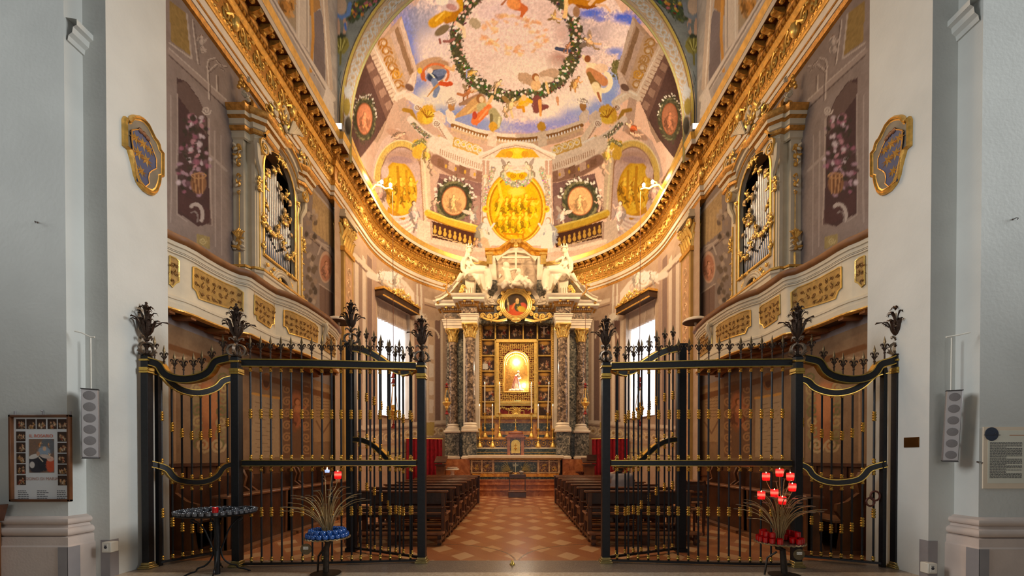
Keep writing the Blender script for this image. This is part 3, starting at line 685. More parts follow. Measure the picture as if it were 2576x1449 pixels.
    # painted architecture, both halves
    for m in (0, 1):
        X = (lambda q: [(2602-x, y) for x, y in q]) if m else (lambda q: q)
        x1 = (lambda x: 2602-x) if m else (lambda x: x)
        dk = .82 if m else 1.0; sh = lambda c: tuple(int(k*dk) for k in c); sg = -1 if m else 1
        # slanted entablature against the ring
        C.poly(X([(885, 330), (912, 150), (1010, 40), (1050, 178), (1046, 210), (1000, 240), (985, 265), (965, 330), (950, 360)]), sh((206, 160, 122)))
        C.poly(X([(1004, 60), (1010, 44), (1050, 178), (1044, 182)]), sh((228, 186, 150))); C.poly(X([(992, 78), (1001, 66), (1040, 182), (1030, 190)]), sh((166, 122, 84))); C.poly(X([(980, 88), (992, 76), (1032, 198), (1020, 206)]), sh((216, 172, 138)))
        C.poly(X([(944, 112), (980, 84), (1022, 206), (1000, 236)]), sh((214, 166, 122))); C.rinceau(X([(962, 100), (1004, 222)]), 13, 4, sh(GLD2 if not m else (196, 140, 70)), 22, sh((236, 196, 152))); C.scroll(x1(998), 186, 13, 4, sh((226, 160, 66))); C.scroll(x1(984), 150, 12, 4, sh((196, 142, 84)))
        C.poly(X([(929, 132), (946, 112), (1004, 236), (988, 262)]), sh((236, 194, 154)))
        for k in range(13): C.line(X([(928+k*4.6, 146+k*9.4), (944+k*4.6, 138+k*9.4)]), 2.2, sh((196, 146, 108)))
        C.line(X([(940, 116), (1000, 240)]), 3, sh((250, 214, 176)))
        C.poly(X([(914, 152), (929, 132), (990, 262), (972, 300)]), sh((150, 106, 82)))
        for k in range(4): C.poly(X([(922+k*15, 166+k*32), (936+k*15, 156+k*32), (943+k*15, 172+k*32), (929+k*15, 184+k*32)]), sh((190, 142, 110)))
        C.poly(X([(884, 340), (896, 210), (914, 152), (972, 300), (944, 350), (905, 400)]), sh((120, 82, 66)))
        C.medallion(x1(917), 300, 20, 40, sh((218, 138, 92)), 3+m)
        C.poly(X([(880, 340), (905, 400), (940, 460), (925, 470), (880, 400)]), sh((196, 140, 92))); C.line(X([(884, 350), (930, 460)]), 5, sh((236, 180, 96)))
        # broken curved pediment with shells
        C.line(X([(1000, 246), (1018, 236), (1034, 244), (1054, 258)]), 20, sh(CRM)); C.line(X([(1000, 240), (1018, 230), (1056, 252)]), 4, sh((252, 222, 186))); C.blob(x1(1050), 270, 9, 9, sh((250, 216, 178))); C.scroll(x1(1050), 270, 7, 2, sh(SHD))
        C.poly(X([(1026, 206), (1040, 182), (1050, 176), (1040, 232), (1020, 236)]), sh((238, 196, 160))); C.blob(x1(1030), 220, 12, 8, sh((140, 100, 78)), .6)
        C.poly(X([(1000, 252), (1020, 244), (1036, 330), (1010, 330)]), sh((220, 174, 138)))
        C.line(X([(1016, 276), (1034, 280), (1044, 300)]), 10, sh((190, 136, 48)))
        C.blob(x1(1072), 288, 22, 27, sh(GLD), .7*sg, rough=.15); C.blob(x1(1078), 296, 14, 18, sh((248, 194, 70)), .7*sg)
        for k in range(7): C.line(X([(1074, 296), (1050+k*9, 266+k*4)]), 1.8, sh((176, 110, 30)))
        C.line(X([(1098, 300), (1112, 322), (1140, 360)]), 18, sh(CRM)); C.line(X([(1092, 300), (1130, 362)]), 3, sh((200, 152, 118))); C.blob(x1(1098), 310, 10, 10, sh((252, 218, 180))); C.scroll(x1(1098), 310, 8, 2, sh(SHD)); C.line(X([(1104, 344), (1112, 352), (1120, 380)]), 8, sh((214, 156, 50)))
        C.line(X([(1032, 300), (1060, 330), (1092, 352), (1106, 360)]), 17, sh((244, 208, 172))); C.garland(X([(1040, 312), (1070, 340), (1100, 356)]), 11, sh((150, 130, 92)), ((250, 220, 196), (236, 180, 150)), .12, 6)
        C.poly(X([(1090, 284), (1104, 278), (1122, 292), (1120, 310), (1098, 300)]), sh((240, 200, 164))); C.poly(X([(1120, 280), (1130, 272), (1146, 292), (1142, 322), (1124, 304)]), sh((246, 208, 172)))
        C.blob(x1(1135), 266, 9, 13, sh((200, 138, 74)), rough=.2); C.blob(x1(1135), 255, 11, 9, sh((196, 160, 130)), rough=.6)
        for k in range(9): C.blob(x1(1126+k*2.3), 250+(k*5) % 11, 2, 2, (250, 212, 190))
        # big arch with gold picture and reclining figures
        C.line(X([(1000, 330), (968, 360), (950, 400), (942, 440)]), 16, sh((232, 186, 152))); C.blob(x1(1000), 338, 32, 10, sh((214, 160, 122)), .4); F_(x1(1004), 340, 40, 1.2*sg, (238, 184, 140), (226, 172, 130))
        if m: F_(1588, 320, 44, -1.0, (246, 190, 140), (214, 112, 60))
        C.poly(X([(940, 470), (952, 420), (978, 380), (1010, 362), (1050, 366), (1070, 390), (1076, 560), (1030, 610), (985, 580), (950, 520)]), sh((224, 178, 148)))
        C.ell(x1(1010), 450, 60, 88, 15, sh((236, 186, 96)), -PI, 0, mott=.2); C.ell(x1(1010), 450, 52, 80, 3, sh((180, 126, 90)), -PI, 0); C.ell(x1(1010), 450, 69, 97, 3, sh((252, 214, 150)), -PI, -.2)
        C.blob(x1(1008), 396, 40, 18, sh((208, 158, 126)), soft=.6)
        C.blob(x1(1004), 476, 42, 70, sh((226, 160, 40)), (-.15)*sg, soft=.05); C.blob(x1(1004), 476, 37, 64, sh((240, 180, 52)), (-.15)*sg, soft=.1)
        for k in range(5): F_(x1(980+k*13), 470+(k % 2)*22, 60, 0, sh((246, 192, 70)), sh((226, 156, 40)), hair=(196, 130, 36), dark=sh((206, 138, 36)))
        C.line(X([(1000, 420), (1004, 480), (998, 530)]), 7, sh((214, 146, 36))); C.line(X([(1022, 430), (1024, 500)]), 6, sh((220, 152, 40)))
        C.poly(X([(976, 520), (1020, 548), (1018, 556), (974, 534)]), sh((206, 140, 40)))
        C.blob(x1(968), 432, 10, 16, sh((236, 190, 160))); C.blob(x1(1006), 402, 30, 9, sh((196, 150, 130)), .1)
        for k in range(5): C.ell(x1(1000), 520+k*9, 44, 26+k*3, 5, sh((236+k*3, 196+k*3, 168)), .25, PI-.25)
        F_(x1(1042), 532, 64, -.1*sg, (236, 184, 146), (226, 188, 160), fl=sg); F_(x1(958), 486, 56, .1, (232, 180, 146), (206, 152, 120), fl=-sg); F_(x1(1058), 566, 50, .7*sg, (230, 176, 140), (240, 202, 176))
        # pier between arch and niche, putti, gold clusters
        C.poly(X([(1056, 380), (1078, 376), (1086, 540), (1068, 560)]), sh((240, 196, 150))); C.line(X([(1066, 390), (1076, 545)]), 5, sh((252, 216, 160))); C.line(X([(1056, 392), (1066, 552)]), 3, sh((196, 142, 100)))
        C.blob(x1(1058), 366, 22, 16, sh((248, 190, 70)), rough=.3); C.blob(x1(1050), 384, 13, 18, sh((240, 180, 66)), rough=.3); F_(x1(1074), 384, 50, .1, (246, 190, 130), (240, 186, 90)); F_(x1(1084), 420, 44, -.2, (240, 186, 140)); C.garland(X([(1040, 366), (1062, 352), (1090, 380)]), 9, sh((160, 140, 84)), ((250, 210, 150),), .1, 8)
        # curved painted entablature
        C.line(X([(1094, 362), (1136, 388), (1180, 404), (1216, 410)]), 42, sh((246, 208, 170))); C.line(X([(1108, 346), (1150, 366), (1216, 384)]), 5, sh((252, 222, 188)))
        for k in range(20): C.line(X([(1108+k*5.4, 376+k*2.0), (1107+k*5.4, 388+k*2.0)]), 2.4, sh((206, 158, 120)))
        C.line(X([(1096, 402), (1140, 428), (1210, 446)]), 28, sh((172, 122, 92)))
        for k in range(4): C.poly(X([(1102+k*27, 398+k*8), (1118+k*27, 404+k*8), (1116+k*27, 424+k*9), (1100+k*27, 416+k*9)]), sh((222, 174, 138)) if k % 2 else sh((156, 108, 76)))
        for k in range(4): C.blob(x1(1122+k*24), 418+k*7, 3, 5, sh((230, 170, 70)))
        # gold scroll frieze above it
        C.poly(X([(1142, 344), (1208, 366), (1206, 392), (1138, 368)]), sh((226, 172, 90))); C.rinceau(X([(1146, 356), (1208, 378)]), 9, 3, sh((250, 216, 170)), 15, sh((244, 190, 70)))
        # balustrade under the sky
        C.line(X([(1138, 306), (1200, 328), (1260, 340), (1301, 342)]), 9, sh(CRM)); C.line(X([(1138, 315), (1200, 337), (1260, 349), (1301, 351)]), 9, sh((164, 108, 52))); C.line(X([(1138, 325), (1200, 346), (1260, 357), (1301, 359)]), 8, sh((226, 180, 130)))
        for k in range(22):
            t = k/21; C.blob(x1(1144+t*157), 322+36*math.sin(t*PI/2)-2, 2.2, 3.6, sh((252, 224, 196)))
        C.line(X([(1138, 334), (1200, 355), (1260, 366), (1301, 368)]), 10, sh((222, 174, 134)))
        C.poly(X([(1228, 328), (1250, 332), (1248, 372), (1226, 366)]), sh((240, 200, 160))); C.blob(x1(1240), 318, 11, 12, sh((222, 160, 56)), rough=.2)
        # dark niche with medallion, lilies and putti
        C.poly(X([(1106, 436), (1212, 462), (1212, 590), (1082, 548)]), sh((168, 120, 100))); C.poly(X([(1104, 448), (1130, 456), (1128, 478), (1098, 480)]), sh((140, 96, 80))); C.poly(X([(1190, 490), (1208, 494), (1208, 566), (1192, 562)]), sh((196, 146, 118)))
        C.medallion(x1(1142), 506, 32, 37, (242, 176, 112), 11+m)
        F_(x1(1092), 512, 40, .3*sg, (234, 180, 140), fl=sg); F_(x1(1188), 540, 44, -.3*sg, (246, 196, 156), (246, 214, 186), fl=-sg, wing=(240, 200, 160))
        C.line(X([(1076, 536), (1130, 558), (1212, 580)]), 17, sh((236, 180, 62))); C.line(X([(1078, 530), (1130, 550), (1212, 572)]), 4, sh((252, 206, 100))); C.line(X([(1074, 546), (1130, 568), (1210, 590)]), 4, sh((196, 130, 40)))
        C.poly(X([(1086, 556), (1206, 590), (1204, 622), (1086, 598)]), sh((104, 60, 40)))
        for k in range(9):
            bx = 1094+k*12.6; by = 566+k*3.9; C.blob(x1(bx), by+15, 4.4, 6.5, sh((234, 170, 72)), soft=.12); C.blob(x1(bx), by+5, 2.8, 5, sh((234, 170, 72)), soft=.12); C.line(X([(bx-5, by+25), (bx+5, by+26)]), 3, sh((236, 182, 120)))
        C.poly(X([(1080, 596), (1206, 624), (1214, 640), (1080, 616)]), sh((238, 190, 148))); C.poly(X([(1052, 552), (1088, 560), (1088, 620), (1046, 600)]), sh((240, 196, 156))); C.line(X([(1084, 560), (1086, 614)]), 4, sh((206, 156, 120)))
    # middle bay: tall panel, curved pediment, the big gold oval
    C.poly([(1214, 400), (1388, 400), (1394, 618), (1208, 618)], (246, 212, 176)); C.line([(1216, 404), (1212, 612)], 4, (214, 168, 130)); C.line([(1387, 404), (1391, 612)], 4, (214, 168, 130))
    C.poly([(1206, 388), (1236, 378), (1260, 362), (1300, 356), (1342, 362), (1366, 378), (1396, 388), (1396, 400), (1206, 400)], (242, 200, 160)); C.line([(1206, 390), (1238, 378), (1262, 364), (1300, 358), (1340, 364), (1364, 378), (1396, 390)], 6, (252, 220, 184)); C.line([(1214, 398), (1260, 374), (1300, 366), (1342, 374), (1388, 398)], 2, (190, 142, 110))
    C.poly([(1244, 396), (1262, 376), (1300, 370), (1340, 376), (1358, 396)], (236, 172, 50)); C.blob(1301, 386, 28, 13, (252, 204, 50), rough=.1); C.blob(1281, 388, 9, 9, (232, 160, 40)); C.blob(1321, 388, 9, 9, (232, 160, 40)); C.blob(1301, 380, 8, 7, (255, 214, 70))
    for k in (1222, 1380): C.poly([(k-9, 404), (k+9, 404), (k+8, 440), (k-8, 440)], (214, 164, 128)); C.line([(k, 406), (k, 438)], 3, (250, 216, 180)); C.blob(k, 444, 7, 5, (246, 200, 150))
    C.garland([(1240, 426), (1226, 470), (1222, 520)], 13, (206, 170, 130), ((250, 226, 206), (220, 170, 140)), .14, 21); C.garland([(1362, 426), (1376, 470), (1380, 520)], 13, (206, 170, 130), ((250, 226, 206), (220, 170, 140)), .14, 22)
    C.blob(1298, 524, 76, 92, (206, 134, 22), soft=.03); C.blob(1298, 524, 74, 90, (246, 180, 40), soft=.04); C.ell(1298, 524, 66, 82, 4, (206, 132, 16)); C.blob(1298, 524, 61, 76, (250, 184, 24), soft=.05); C.ell(1298, 524, 70, 86, 2, (255, 214, 90))
    for x in (1222, 1374): C.blob(x, 526, 9, 9, (250, 196, 60)); C.blob(x, 526, 4, 4, (216, 140, 30))
    for k in range(11): C.figure(1258+(k % 6)*16, 510+(k//6)*46+(k % 2)*10, 58, 0, (255, 204, 60), (248, 178, 24), hair=(226, 146, 14), dark=(232, 154, 12))
    C.line([(1254, 460), (1262, 500), (1250, 540)], 7, (255, 206, 60)); C.line([(1326, 502), (1350, 500)], 5, (226, 150, 18)); C.line([(1266, 588), (1316, 590)], 4, (220, 142, 16)); C.line([(1316, 588), (1316, 598)], 5, (220, 142, 16)); C.blob(1300, 482, 20, 10, (255, 214, 80), soft=.6)
    C.garland([(1266, 440), (1280, 458), (1300, 464), (1322, 458), (1338, 438)], 16, (196, 176, 130), ((255, 236, 220), (240, 200, 180), (252, 224, 170)), .2, 23); C.blob(1300, 440, 26, 10, (248, 184, 30)); C.scroll(1290, 442, 7, 2, (206, 130, 16)); C.scroll(1312, 442, 7, 2, (206, 130, 16))
    C.figure(1272, 424, 46, .5, (246, 200, 150), wing=(236, 196, 160)); C.figure(1332, 424, 46, -.5, (246, 200, 150), wing=(236, 196, 160), fl=-1); C.line([(1284, 430), (1300, 434), (1318, 430)], 5, (250, 216, 160))
    C.figure(1216, 580, 84, .1, (248, 212, 176), (240, 206, 160), hair=(206, 150, 90)); C.line([(1224, 594), (1246, 604)], 10, (250, 220, 188)); C.line([(1218, 606), (1230, 632)], (18, 14), (232, 180, 130)); C.figure(1198, 612, 34, .2, (226, 166, 120))
    C.figure(1382, 582, 84, -.05, (252, 224, 196), (252, 228, 206), hair=(206, 156, 110), fl=-1); C.line([(1378, 600), (1376, 632)], (20, 30), (250, 224, 200)); C.line([(1366, 596), (1356, 612)], 9, (252, 222, 196))
    for y, w, c in ((632, 10, (240, 196, 156)), (644, 14, (226, 176, 136)), (660, 20, (236, 188, 148))): C.line([(1080, y-26), (1160, y-6), (1301, y+2), (1442, y-6), (1522, y-26)], w, c, op=.6)
paint_dome()
mu = np.array([.62, .50, .40]); C.c = np.clip(mu*(np.maximum(C.c, 1e-4)/mu)**1.22*(1+.30*C.n2+.12*C.n1)[:, None], 0, .95)
o = grid_mesh('ceiling', PD, PAINT); set_paint(o.data, C.c[:NP*NE]); struct(o)
o = grid_mesh('ceiling_barrel', PB, PAINT, True); set_paint(o.data, C.c[NP*NE:]); struct(o)

# ------------------------------------------------------------------ arch face above the first bay (spandrels and scroll band)
RO = 4.68; ZO = 10.5; RI = 4.41; ZI = 10.07
NA, NR = 400, 150
ta = np.linspace(-.26, PI+.26, NA)
def archpt(a, R, zc):
    x = -R*np.cos(a); z = zc+R*np.sin(a); lo = (a < 0) | (a > PI)
    x = np.where(a < 0, -R, np.where(a > PI, R, x)); z = np.where(a < 0, zc+a*R*.75, np.where(a > PI, zc-(a-PI)*R*.75, z)); return x, z
xi, zi = archpt(ta, RI, ZI); xo, zo = archpt(ta, RO+1.6, ZO+.3)
xo = np.clip(xo, -5.0, 5.0)
t = np.linspace(0, 1, NR)[None, :]
XA = xi[:, None]*(1-t)+xo[:, None]*t; ZA = zi[:, None]*(1-t)+zo[:, None]*t
YA = Y1-.05
PA = np.stack([XA, np.full_like(XA, YA), ZA], -1)
def arch_inv(px, py): q = atY(px, py, YA); return (q.x, q.z)
A = Canvas(XA, ZA, arch_inv, T_UP)
A.fill((150, 150, 140), .12, (128, 128, 118))
def ringpts(R, z, n=80): return [(CX+R*math.cos(a)*F/YA, None, z+R*math.sin(a)) for a in [PI*i/n for i in range(n+1)]]
A.e = .01
A.inv = lambda x, y: (x, y)       # drawn in metres on the face
def ring(R, zc, w, c, **k): A.ell(0, zc, R, R, w, c, -.02, PI+.02, **k); A.line([(-R, zc), (-R, 9.2)], w, c); A.line([(R, zc), (R, 9.2)], w, c)
for k in range(24): ring(RI+.02+k*.014, ZI+.02+k*.016, .022, (222, 184, 142))
P = [((RI+RO)/2*math.cos(a), (ZI+ZO)/2+.02+(RI+RO)/2*math.sin(a)) for a in [PI*i/60 for i in range(61)]]
A.rinceau(P, .12, .035, (246, 226, 204), .2, (206, 168, 120)); A.rinceau([(-4.545, 9.7), (-4.545, 10.3)], .1, .03, (240, 214, 180), .2); A.rinceau([(4.545, 10.3), (4.545, 9.7)], .1, .03, (240, 214, 180), .2)
ring(RI+.03, ZI+.02, .07, (232, 186, 100)); ring(RI+.03, ZI+.02, .025, (252, 220, 150)); ring(RO, ZO, .06, (236, 190, 90)); ring(RO-.05, ZO, .03, (180, 138, 80)); ring(RO+.05, ZO, .03, (92, 84, 70))
A.inv = arch_inv; A.e = 1.0
for m in (0, 1):
    X = (lambda q: [(2602-x, y) for x, y in q]) if m else (lambda q: q); x1 = (lambda x: 2602-x) if m else (lambda x: x)
    A.garland(X([(886, 40), (910, 14), (950, -20), (990, -60)]), 34, (86, 92, 62), ((214, 130, 60), (196, 110, 110), (226, 190, 70)), .06, 31+m)
    A.blob(x1(858), 112, 20, 24, (150, 136, 66), soft=.1, rough=.1); A.blob(x1(857), 90, 14, 6, (72, 74, 54), rough=.4)
    for k in range(7): A.line(X([(857, 132), (842+k*5, 96+abs(k-3)*3)]), 2.2, (206, 190, 104) if k % 2 else (112, 100, 44))
    A.line(X([(857, 134), (856, 162)]), 5, (130, 118, 60))
    A.line(X([(852, 84), (852, 62), (848, 44)]), 8, (224, 176, 140)); A.line(X([(866, 82), (870, 62), (864, 44)]), 8, (214, 166, 132)); A.blob(x1(858), 14, 14, 24, (232, 186, 150)); A.line(X([(846, 38), (860, 44), (876, 36), (880, 10)]), 10, (120, 150, 206) if not m else (150, 150, 150), rough=.2); A.line(X([(868, 60), (870, 74)]), 6, (100, 130, 196) if not m else (140, 140, 140))
    A.blob(x1(872), 268, 9, 22, (184, 152, 70), soft=.2); A.blob(x1(876), 316, 8, 24, (110, 96, 76), soft=.3); A.blob(x1(876), 230, 9, 16, (240, 226, 206), rough=.4); A.line(X([(858, 180), (852, 200), (858, 220)]), 2, (96, 98, 92))
o = grid_mesh('wall_arch', PA, PAINT); set_paint(o.data, A.c); struct(o)

# ------------------------------------------------------------------ walls of the first bay above the cornice
for s in (-1, 1):
    P, B = wall_canvas(s, 5.6, Y1, HZ-.1, 14.2, 220, 200, T_UP, 4.78)
    mm = (lambda q: q) if s < 0 else (lambda q: [(2602-x, y) for x, y in q]); x1 = (lambda x: x) if s < 0 else (lambda x: 2602-x)
    B.fill((184, 170, 158), .1, (160, 146, 136))
    B.poly(mm([(745, -40), (778, -40), (778, 132), (745, 90)]), (206, 190, 172)); B.line(mm([(752, -40), (752, 96)]), 3, (228, 212, 196)); B.line(mm([(772, -40), (772, 120)]), 3, (160, 144, 130))
    B.poly(mm([(790, 30), (806, 24), (816, 60), (818, 205), (790, 190)]), (120, 106, 104)); B.poly(mm([(776, -40), (800, -40), (806, 20), (780, 40)]), (166, 122, 74)); B.line(mm([(784, -20), (788, 90), (782, 180)]), 7, (196, 140, 66))
    B.poly(mm([(800, -40), (822, -40), (838, 225), (824, 232), (812, 40)]), (196, 172, 150)); B.line(mm([(812, -30), (828, 220)]), 3, (226, 206, 186))
    B.poly(mm([(685, -60), (745, -60), (745, 78), (715, 40)]), (166, 146, 120)); B.blob(x1(722), 10, 22, 30, (196, 142, 72), rough=.3); B.figure(x1(720), 6, 80, 0, (206, 158, 100), (176, 122, 60))
    B.line(mm([(680, -10), (770, 140), (838, 250)]), 13, (214, 198, 182)); B.line(mm([(686, 0), (772, 146), (836, 256)]), 4, (150, 134, 122)); B.poly(mm([(806, 270), (822, 216), (838, 250), (842, 300)]), (222, 206, 190))
    o = grid_mesh('wall_upper_'+('left' if s < 0 else 'right'), P, PAINT, s > 0); set_paint(o.data, B.c); struct(o)

# ------------------------------------------------------------------ painted side walls of the first bay
for s in (-1, 1):
    P, B = wall_canvas(s, 5.6, Y1+.3, 3.3, 8.35, 300, 280, T_WALL)
    mm = (lambda q: q) if s < 0 else (lambda q: [(2602-x, y) for x, y in q]); x1 = (lambda x: x) if s < 0 else (lambda x: 2602-x)
    B.fill((160, 140, 130), .08, (146, 126, 116))
    LT = (196, 176, 162); DK = (112, 92, 84); OC = (160, 128, 74)
    B.poly(mm([(426, 0), (468, 34), (480, 140), (430, 104)]), OC, mott=.3); B.line(mm([(426, 108), (482, 148), (470, 36)]), 4, LT)
    B.line(mm([(426, 128), (500, 196), (570, 262)]), 12, (172, 150, 138)); B.line(mm([(426, 122), (500, 188), (570, 252)]), 3, LT); B.line(mm([(426, 140), (500, 208), (570, 274)]), 3, DK)
    for q in ([(484, 50), (486, 70), (498, 160)], [(520, 170), (524, 150), (540, 146), (556, 164), (570, 168)], [(522, 170), (526, 250)], [(544, 190), (546, 230)], [(524, 180), (544, 162), (562, 176)]): B.line(mm(q), 3, (206, 186, 172)); B.line(mm([(x+4, y+3) for x, y in q]), 2, DK)
    B.scroll(x1(505), 100, 12, 3, LT); B.scroll(x1(508), 124, 10, 3, LT); B.figure(x1(506), 108, 50, 0, (196, 176, 164))
    # dark niche with a basket of flowers
    B.poly(mm([(446, 196), (470, 206), (500, 248), (522, 300), (528, 560), (500, 570), (448, 536)]), (84, 60, 58)); B.poly(mm([(446, 240), (446, 210), (466, 204), (500, 250), (520, 300), (520, 340)]), (112, 88, 80))
    B.line(mm([(446, 236), (446, 540), (470, 556)]), 3, (180, 160, 148)); B.line(mm([(526, 300), (532, 566)]), 4, (186, 164, 150)); B.scroll(x1(519), 278, 12, 3.5, (210, 190, 176))
    R = random.Random(9)
    for k in range(150):
        t = R.random(); yy = 290+t*200; xx = 487+R.gauss(0, 1)*(8+26*min(1, t*1.6)) + 6*t
        if not 446 < xx < 530: continue
        B.blob(x1(xx), yy, R.uniform(4, 8), R.uniform(3, 7), R.choice([(176, 140, 150), (206, 184, 186), (160, 100, 116), (120, 86, 94), (76, 64, 54), (66, 58, 48), (90, 70, 66), (190, 136, 142)]), rot=R.uniform(0, 3), soft=.5, rough=.3, mott=.3)
    B.blob(x1(500), 462, 20, 26, (150, 104, 72), soft=.15); 
    for k in range(6): B.line(mm([(484+k*5, 440), (490+k*4, 486)]), 2, (196, 146, 100) if k % 2 else (110, 72, 50))
    B.ell(x1(500), 442, 18, 7, 3, (190, 140, 96)); B.poly(mm([(450, 484), (530, 530), (532, 566), (500, 560), (450, 530)]), (92, 62, 60), op=.7)
    B.ell(x1(492), 540, 18, 26, 9, (196, 178, 168), -2.2, .6); B.ell(x1(488), 548, 10, 16, 4, (150, 132, 126), -2.2, .6)
    B.e = B.e; B.poly(mm([(496, 588), (528, 596), (528, 628), (494, 612)]), (170, 146, 96), mott=.3); B.scroll(x1(510), 606, 9, 2.5, (206, 182, 130))
    for q in ([(430, 240), (430, 560)], [(540, 330), (542, 620)], [(556, 340), (558, 640)]): B.line(mm(q), 3, (182, 162, 150))
    B.line(mm([(530, 392), (570, 430)]), 6, (178, 158, 146))
    # beyond the organ
    B.poly(mm([(786, 470), (846, 540), (846, 628), (786, 580)]), (190, 156, 112), mott=.3); B.line(mm([(786, 474), (846, 545)]), 4, LT); B.line(mm([(782, 590), (850, 650)]), 6, (196, 172, 156)); B.line(mm([(782, 600), (850, 660)]), 3, DK)
    for k in range(5): B.line(mm([(796+k*9, 520+k*9), (800+k*9, 590+k*8)]), 5, (206, 170, 120), op=.6)
    B.blob(x1(820), 672, 17, 40, (206, 166, 140), soft=.06); B.blob(x1(820), 674, 14, 33, (190, 128, 100), soft=.1); B.figure(x1(820), 676, 46, 0, (206, 146, 116), (196, 134, 106)); B.line(mm([(800, 640), (810, 612), (830, 622), (842, 660)]), 4, LT)
    for k in range(40): B.blob(x1(R.uniform(768, 796)), R.uniform(520, 760), 5, 7, R.choice([(120, 100, 84), (166, 140, 120), (190, 166, 146), (90, 76, 66)]), soft=.5, rough=.4)
    B.poly(mm([(804, 716), (838, 738), (838, 840), (804, 800)]), (132, 104, 92)); B.line(mm([(803, 714), (839, 738), (839, 850)]), 3, (190, 166, 150)); B.line(mm([(818, 728), (818, 820)]), 2, (110, 84, 74))
    o = grid_mesh('wall_chapel_'+('left' if s < 0 else 'right'), P, PAINT, s > 0); set_paint(o.data, B.c); struct(o)
    # lower wall, behind the gates
    P, B = wall_canvas(s, 5.6, Y1+.3, 0, 3.3, 300, 190, T_LOW)
    B.fill((150, 126, 104), .08, (134, 110, 90))
    for q in ([(430, 930), (440, 900), (470, 900)], [(440, 1160), (440, 960)]): B.line(mm(q), 4, (176, 150, 126))
    B.poly(mm([(500, 960), (556, 972), (556, 1130), (506, 1130)]), (170, 116, 84)); B.blob(x1(528), 1010, 22, 50, (196, 138, 100), soft=.4)
    for k in range(7):
        for d in (-1, 1): B.scroll(x1(528+d*(34-k*1.2)), 950+k*28, 16, 5, [(120, 118, 84), (176, 158, 120), (150, 140, 104)][k % 3], 1.4, d*1.0, d)
    B.scroll(x1(512), 1120, 20, 6, (190, 170, 140)); B.scroll(x1(548), 1120, 20, 6, (190, 170, 140))
    B.line(mm([(585, 900), (585, 1160)]), 14, (180, 156, 132)); B.line(mm([(578, 900), (578, 1160)]), 3, (112, 90, 72))
    # memorial tablet and pictures
    B.poly(mm([(634, 990), (702, 1002), (702, 1150), (634, 1154)]), (176, 156, 132)); B.line(mm([(634, 990), (702, 1002)]), 6, (206, 160, 90))
    for k in range(13): B.line(mm([(642, 1012+k*10.4), (692-(k % 3)*6, 1019+k*9.6)]), 1.2, (140, 120, 100))
    B.ell(x1(670), 960, 11, 20, 4, (150, 96, 50)); B.blob(x1(670), 960, 8, 16, (96, 64, 44))
    B.poly(mm([(712, 950), (780, 965), (780, 1150), (712, 1154)]), (120, 92, 74)); B.blob(x1(746), 1030, 18, 46, (170, 112, 80), soft=.4); B.figure(x1(746), 1040, 90, 0, (186, 130, 96), (150, 96, 72))
    for k in range(6):
        for d in (-1, 1): B.scroll(x1(746+d*24), 980+k*30, 12, 4, (166, 132, 100), 1.4, d, d)
    B.poly(mm([(790, 972), (836, 980), (836, 1110), (790, 1112)]), (166, 142, 116)); B.line(mm([(796, 1060), (812, 1090), (830, 1062)]), 4, (130, 104, 84))
    for k in range(9): B.line(mm([(796, 984+k*8), (828, 988+k*7.6)]), 1.6, (124, 100, 80))
    B.line(mm([(427, 872), (600, 930), (870, 1010)]), 14, (120, 84, 56)); B.line(mm([(427, 1172), (870, 1166)]), 5, (110, 74, 48))
    o = grid_mesh('wall_lower_'+('left' if s < 0 else 'right'), P, PAINT, s > 0); set_paint(o.data, B.c); struct(o)

# ------------------------------------------------------------------ lower apse wall (cylinder), painted, with two window openings
def apse_inv(px, py):
    d = ray(px, py); lo, hi = 8.0, 40.0
    for _ in range(34):
        t = (lo+hi)/2; g = math.hypot(d[0]*t, max(d[1]*t-YC, 0))-RW
        if g > 0: hi = t
        else: lo = t
    x = d[0]*lo; y = d[1]*lo-YC
    u = math.atan2(x, y)*RW if y > 0 else math.copysign(PI/2*RW+(-y), x)
    return (u, EYE+d[2]*lo)
def apse_pt(u, z, r=RW):
    h = PI/2*RW
    if abs(u) <= h: a = u/RW; return (r*math.sin(a), YC+r*math.cos(a), z)
    return (math.copysign(r, u), YC-(abs(u)-h), z)
UL = PI/2*RW+(YC-Y1)
WIN = []
for s in (-1, 1):
    a = apse_inv(948 if s < 0 else 2602-953, 860)[0]; b = apse_inv(1030 if s < 0 else 2602-1027, 960)[0]; WIN.append((min(a, b), max(a, b)))
WZ0, WZ1 = 2.85, 6.9
NU, NZ = 560, 300
uu = np.linspace(-UL, UL, NU); zz = np.linspace(0, 8.3, NZ)
for w in WIN:            # snap grid lines to the window edges
    for e in w: uu[np.argmin(abs(uu-e))] = e
for e in (WZ0, WZ1): zz[np.argmin(abs(zz-e))] = e
PP = np.array([[apse_pt(u, z) for z in zz] for u in uu])
W = Canvas(uu[:, None]+np.zeros((1, NZ)), zz[None, :]+np.zeros((NU, 1)), apse_inv, (1.1, .86, .62))
W.fill((206, 162, 124), .1, (190, 146, 110))
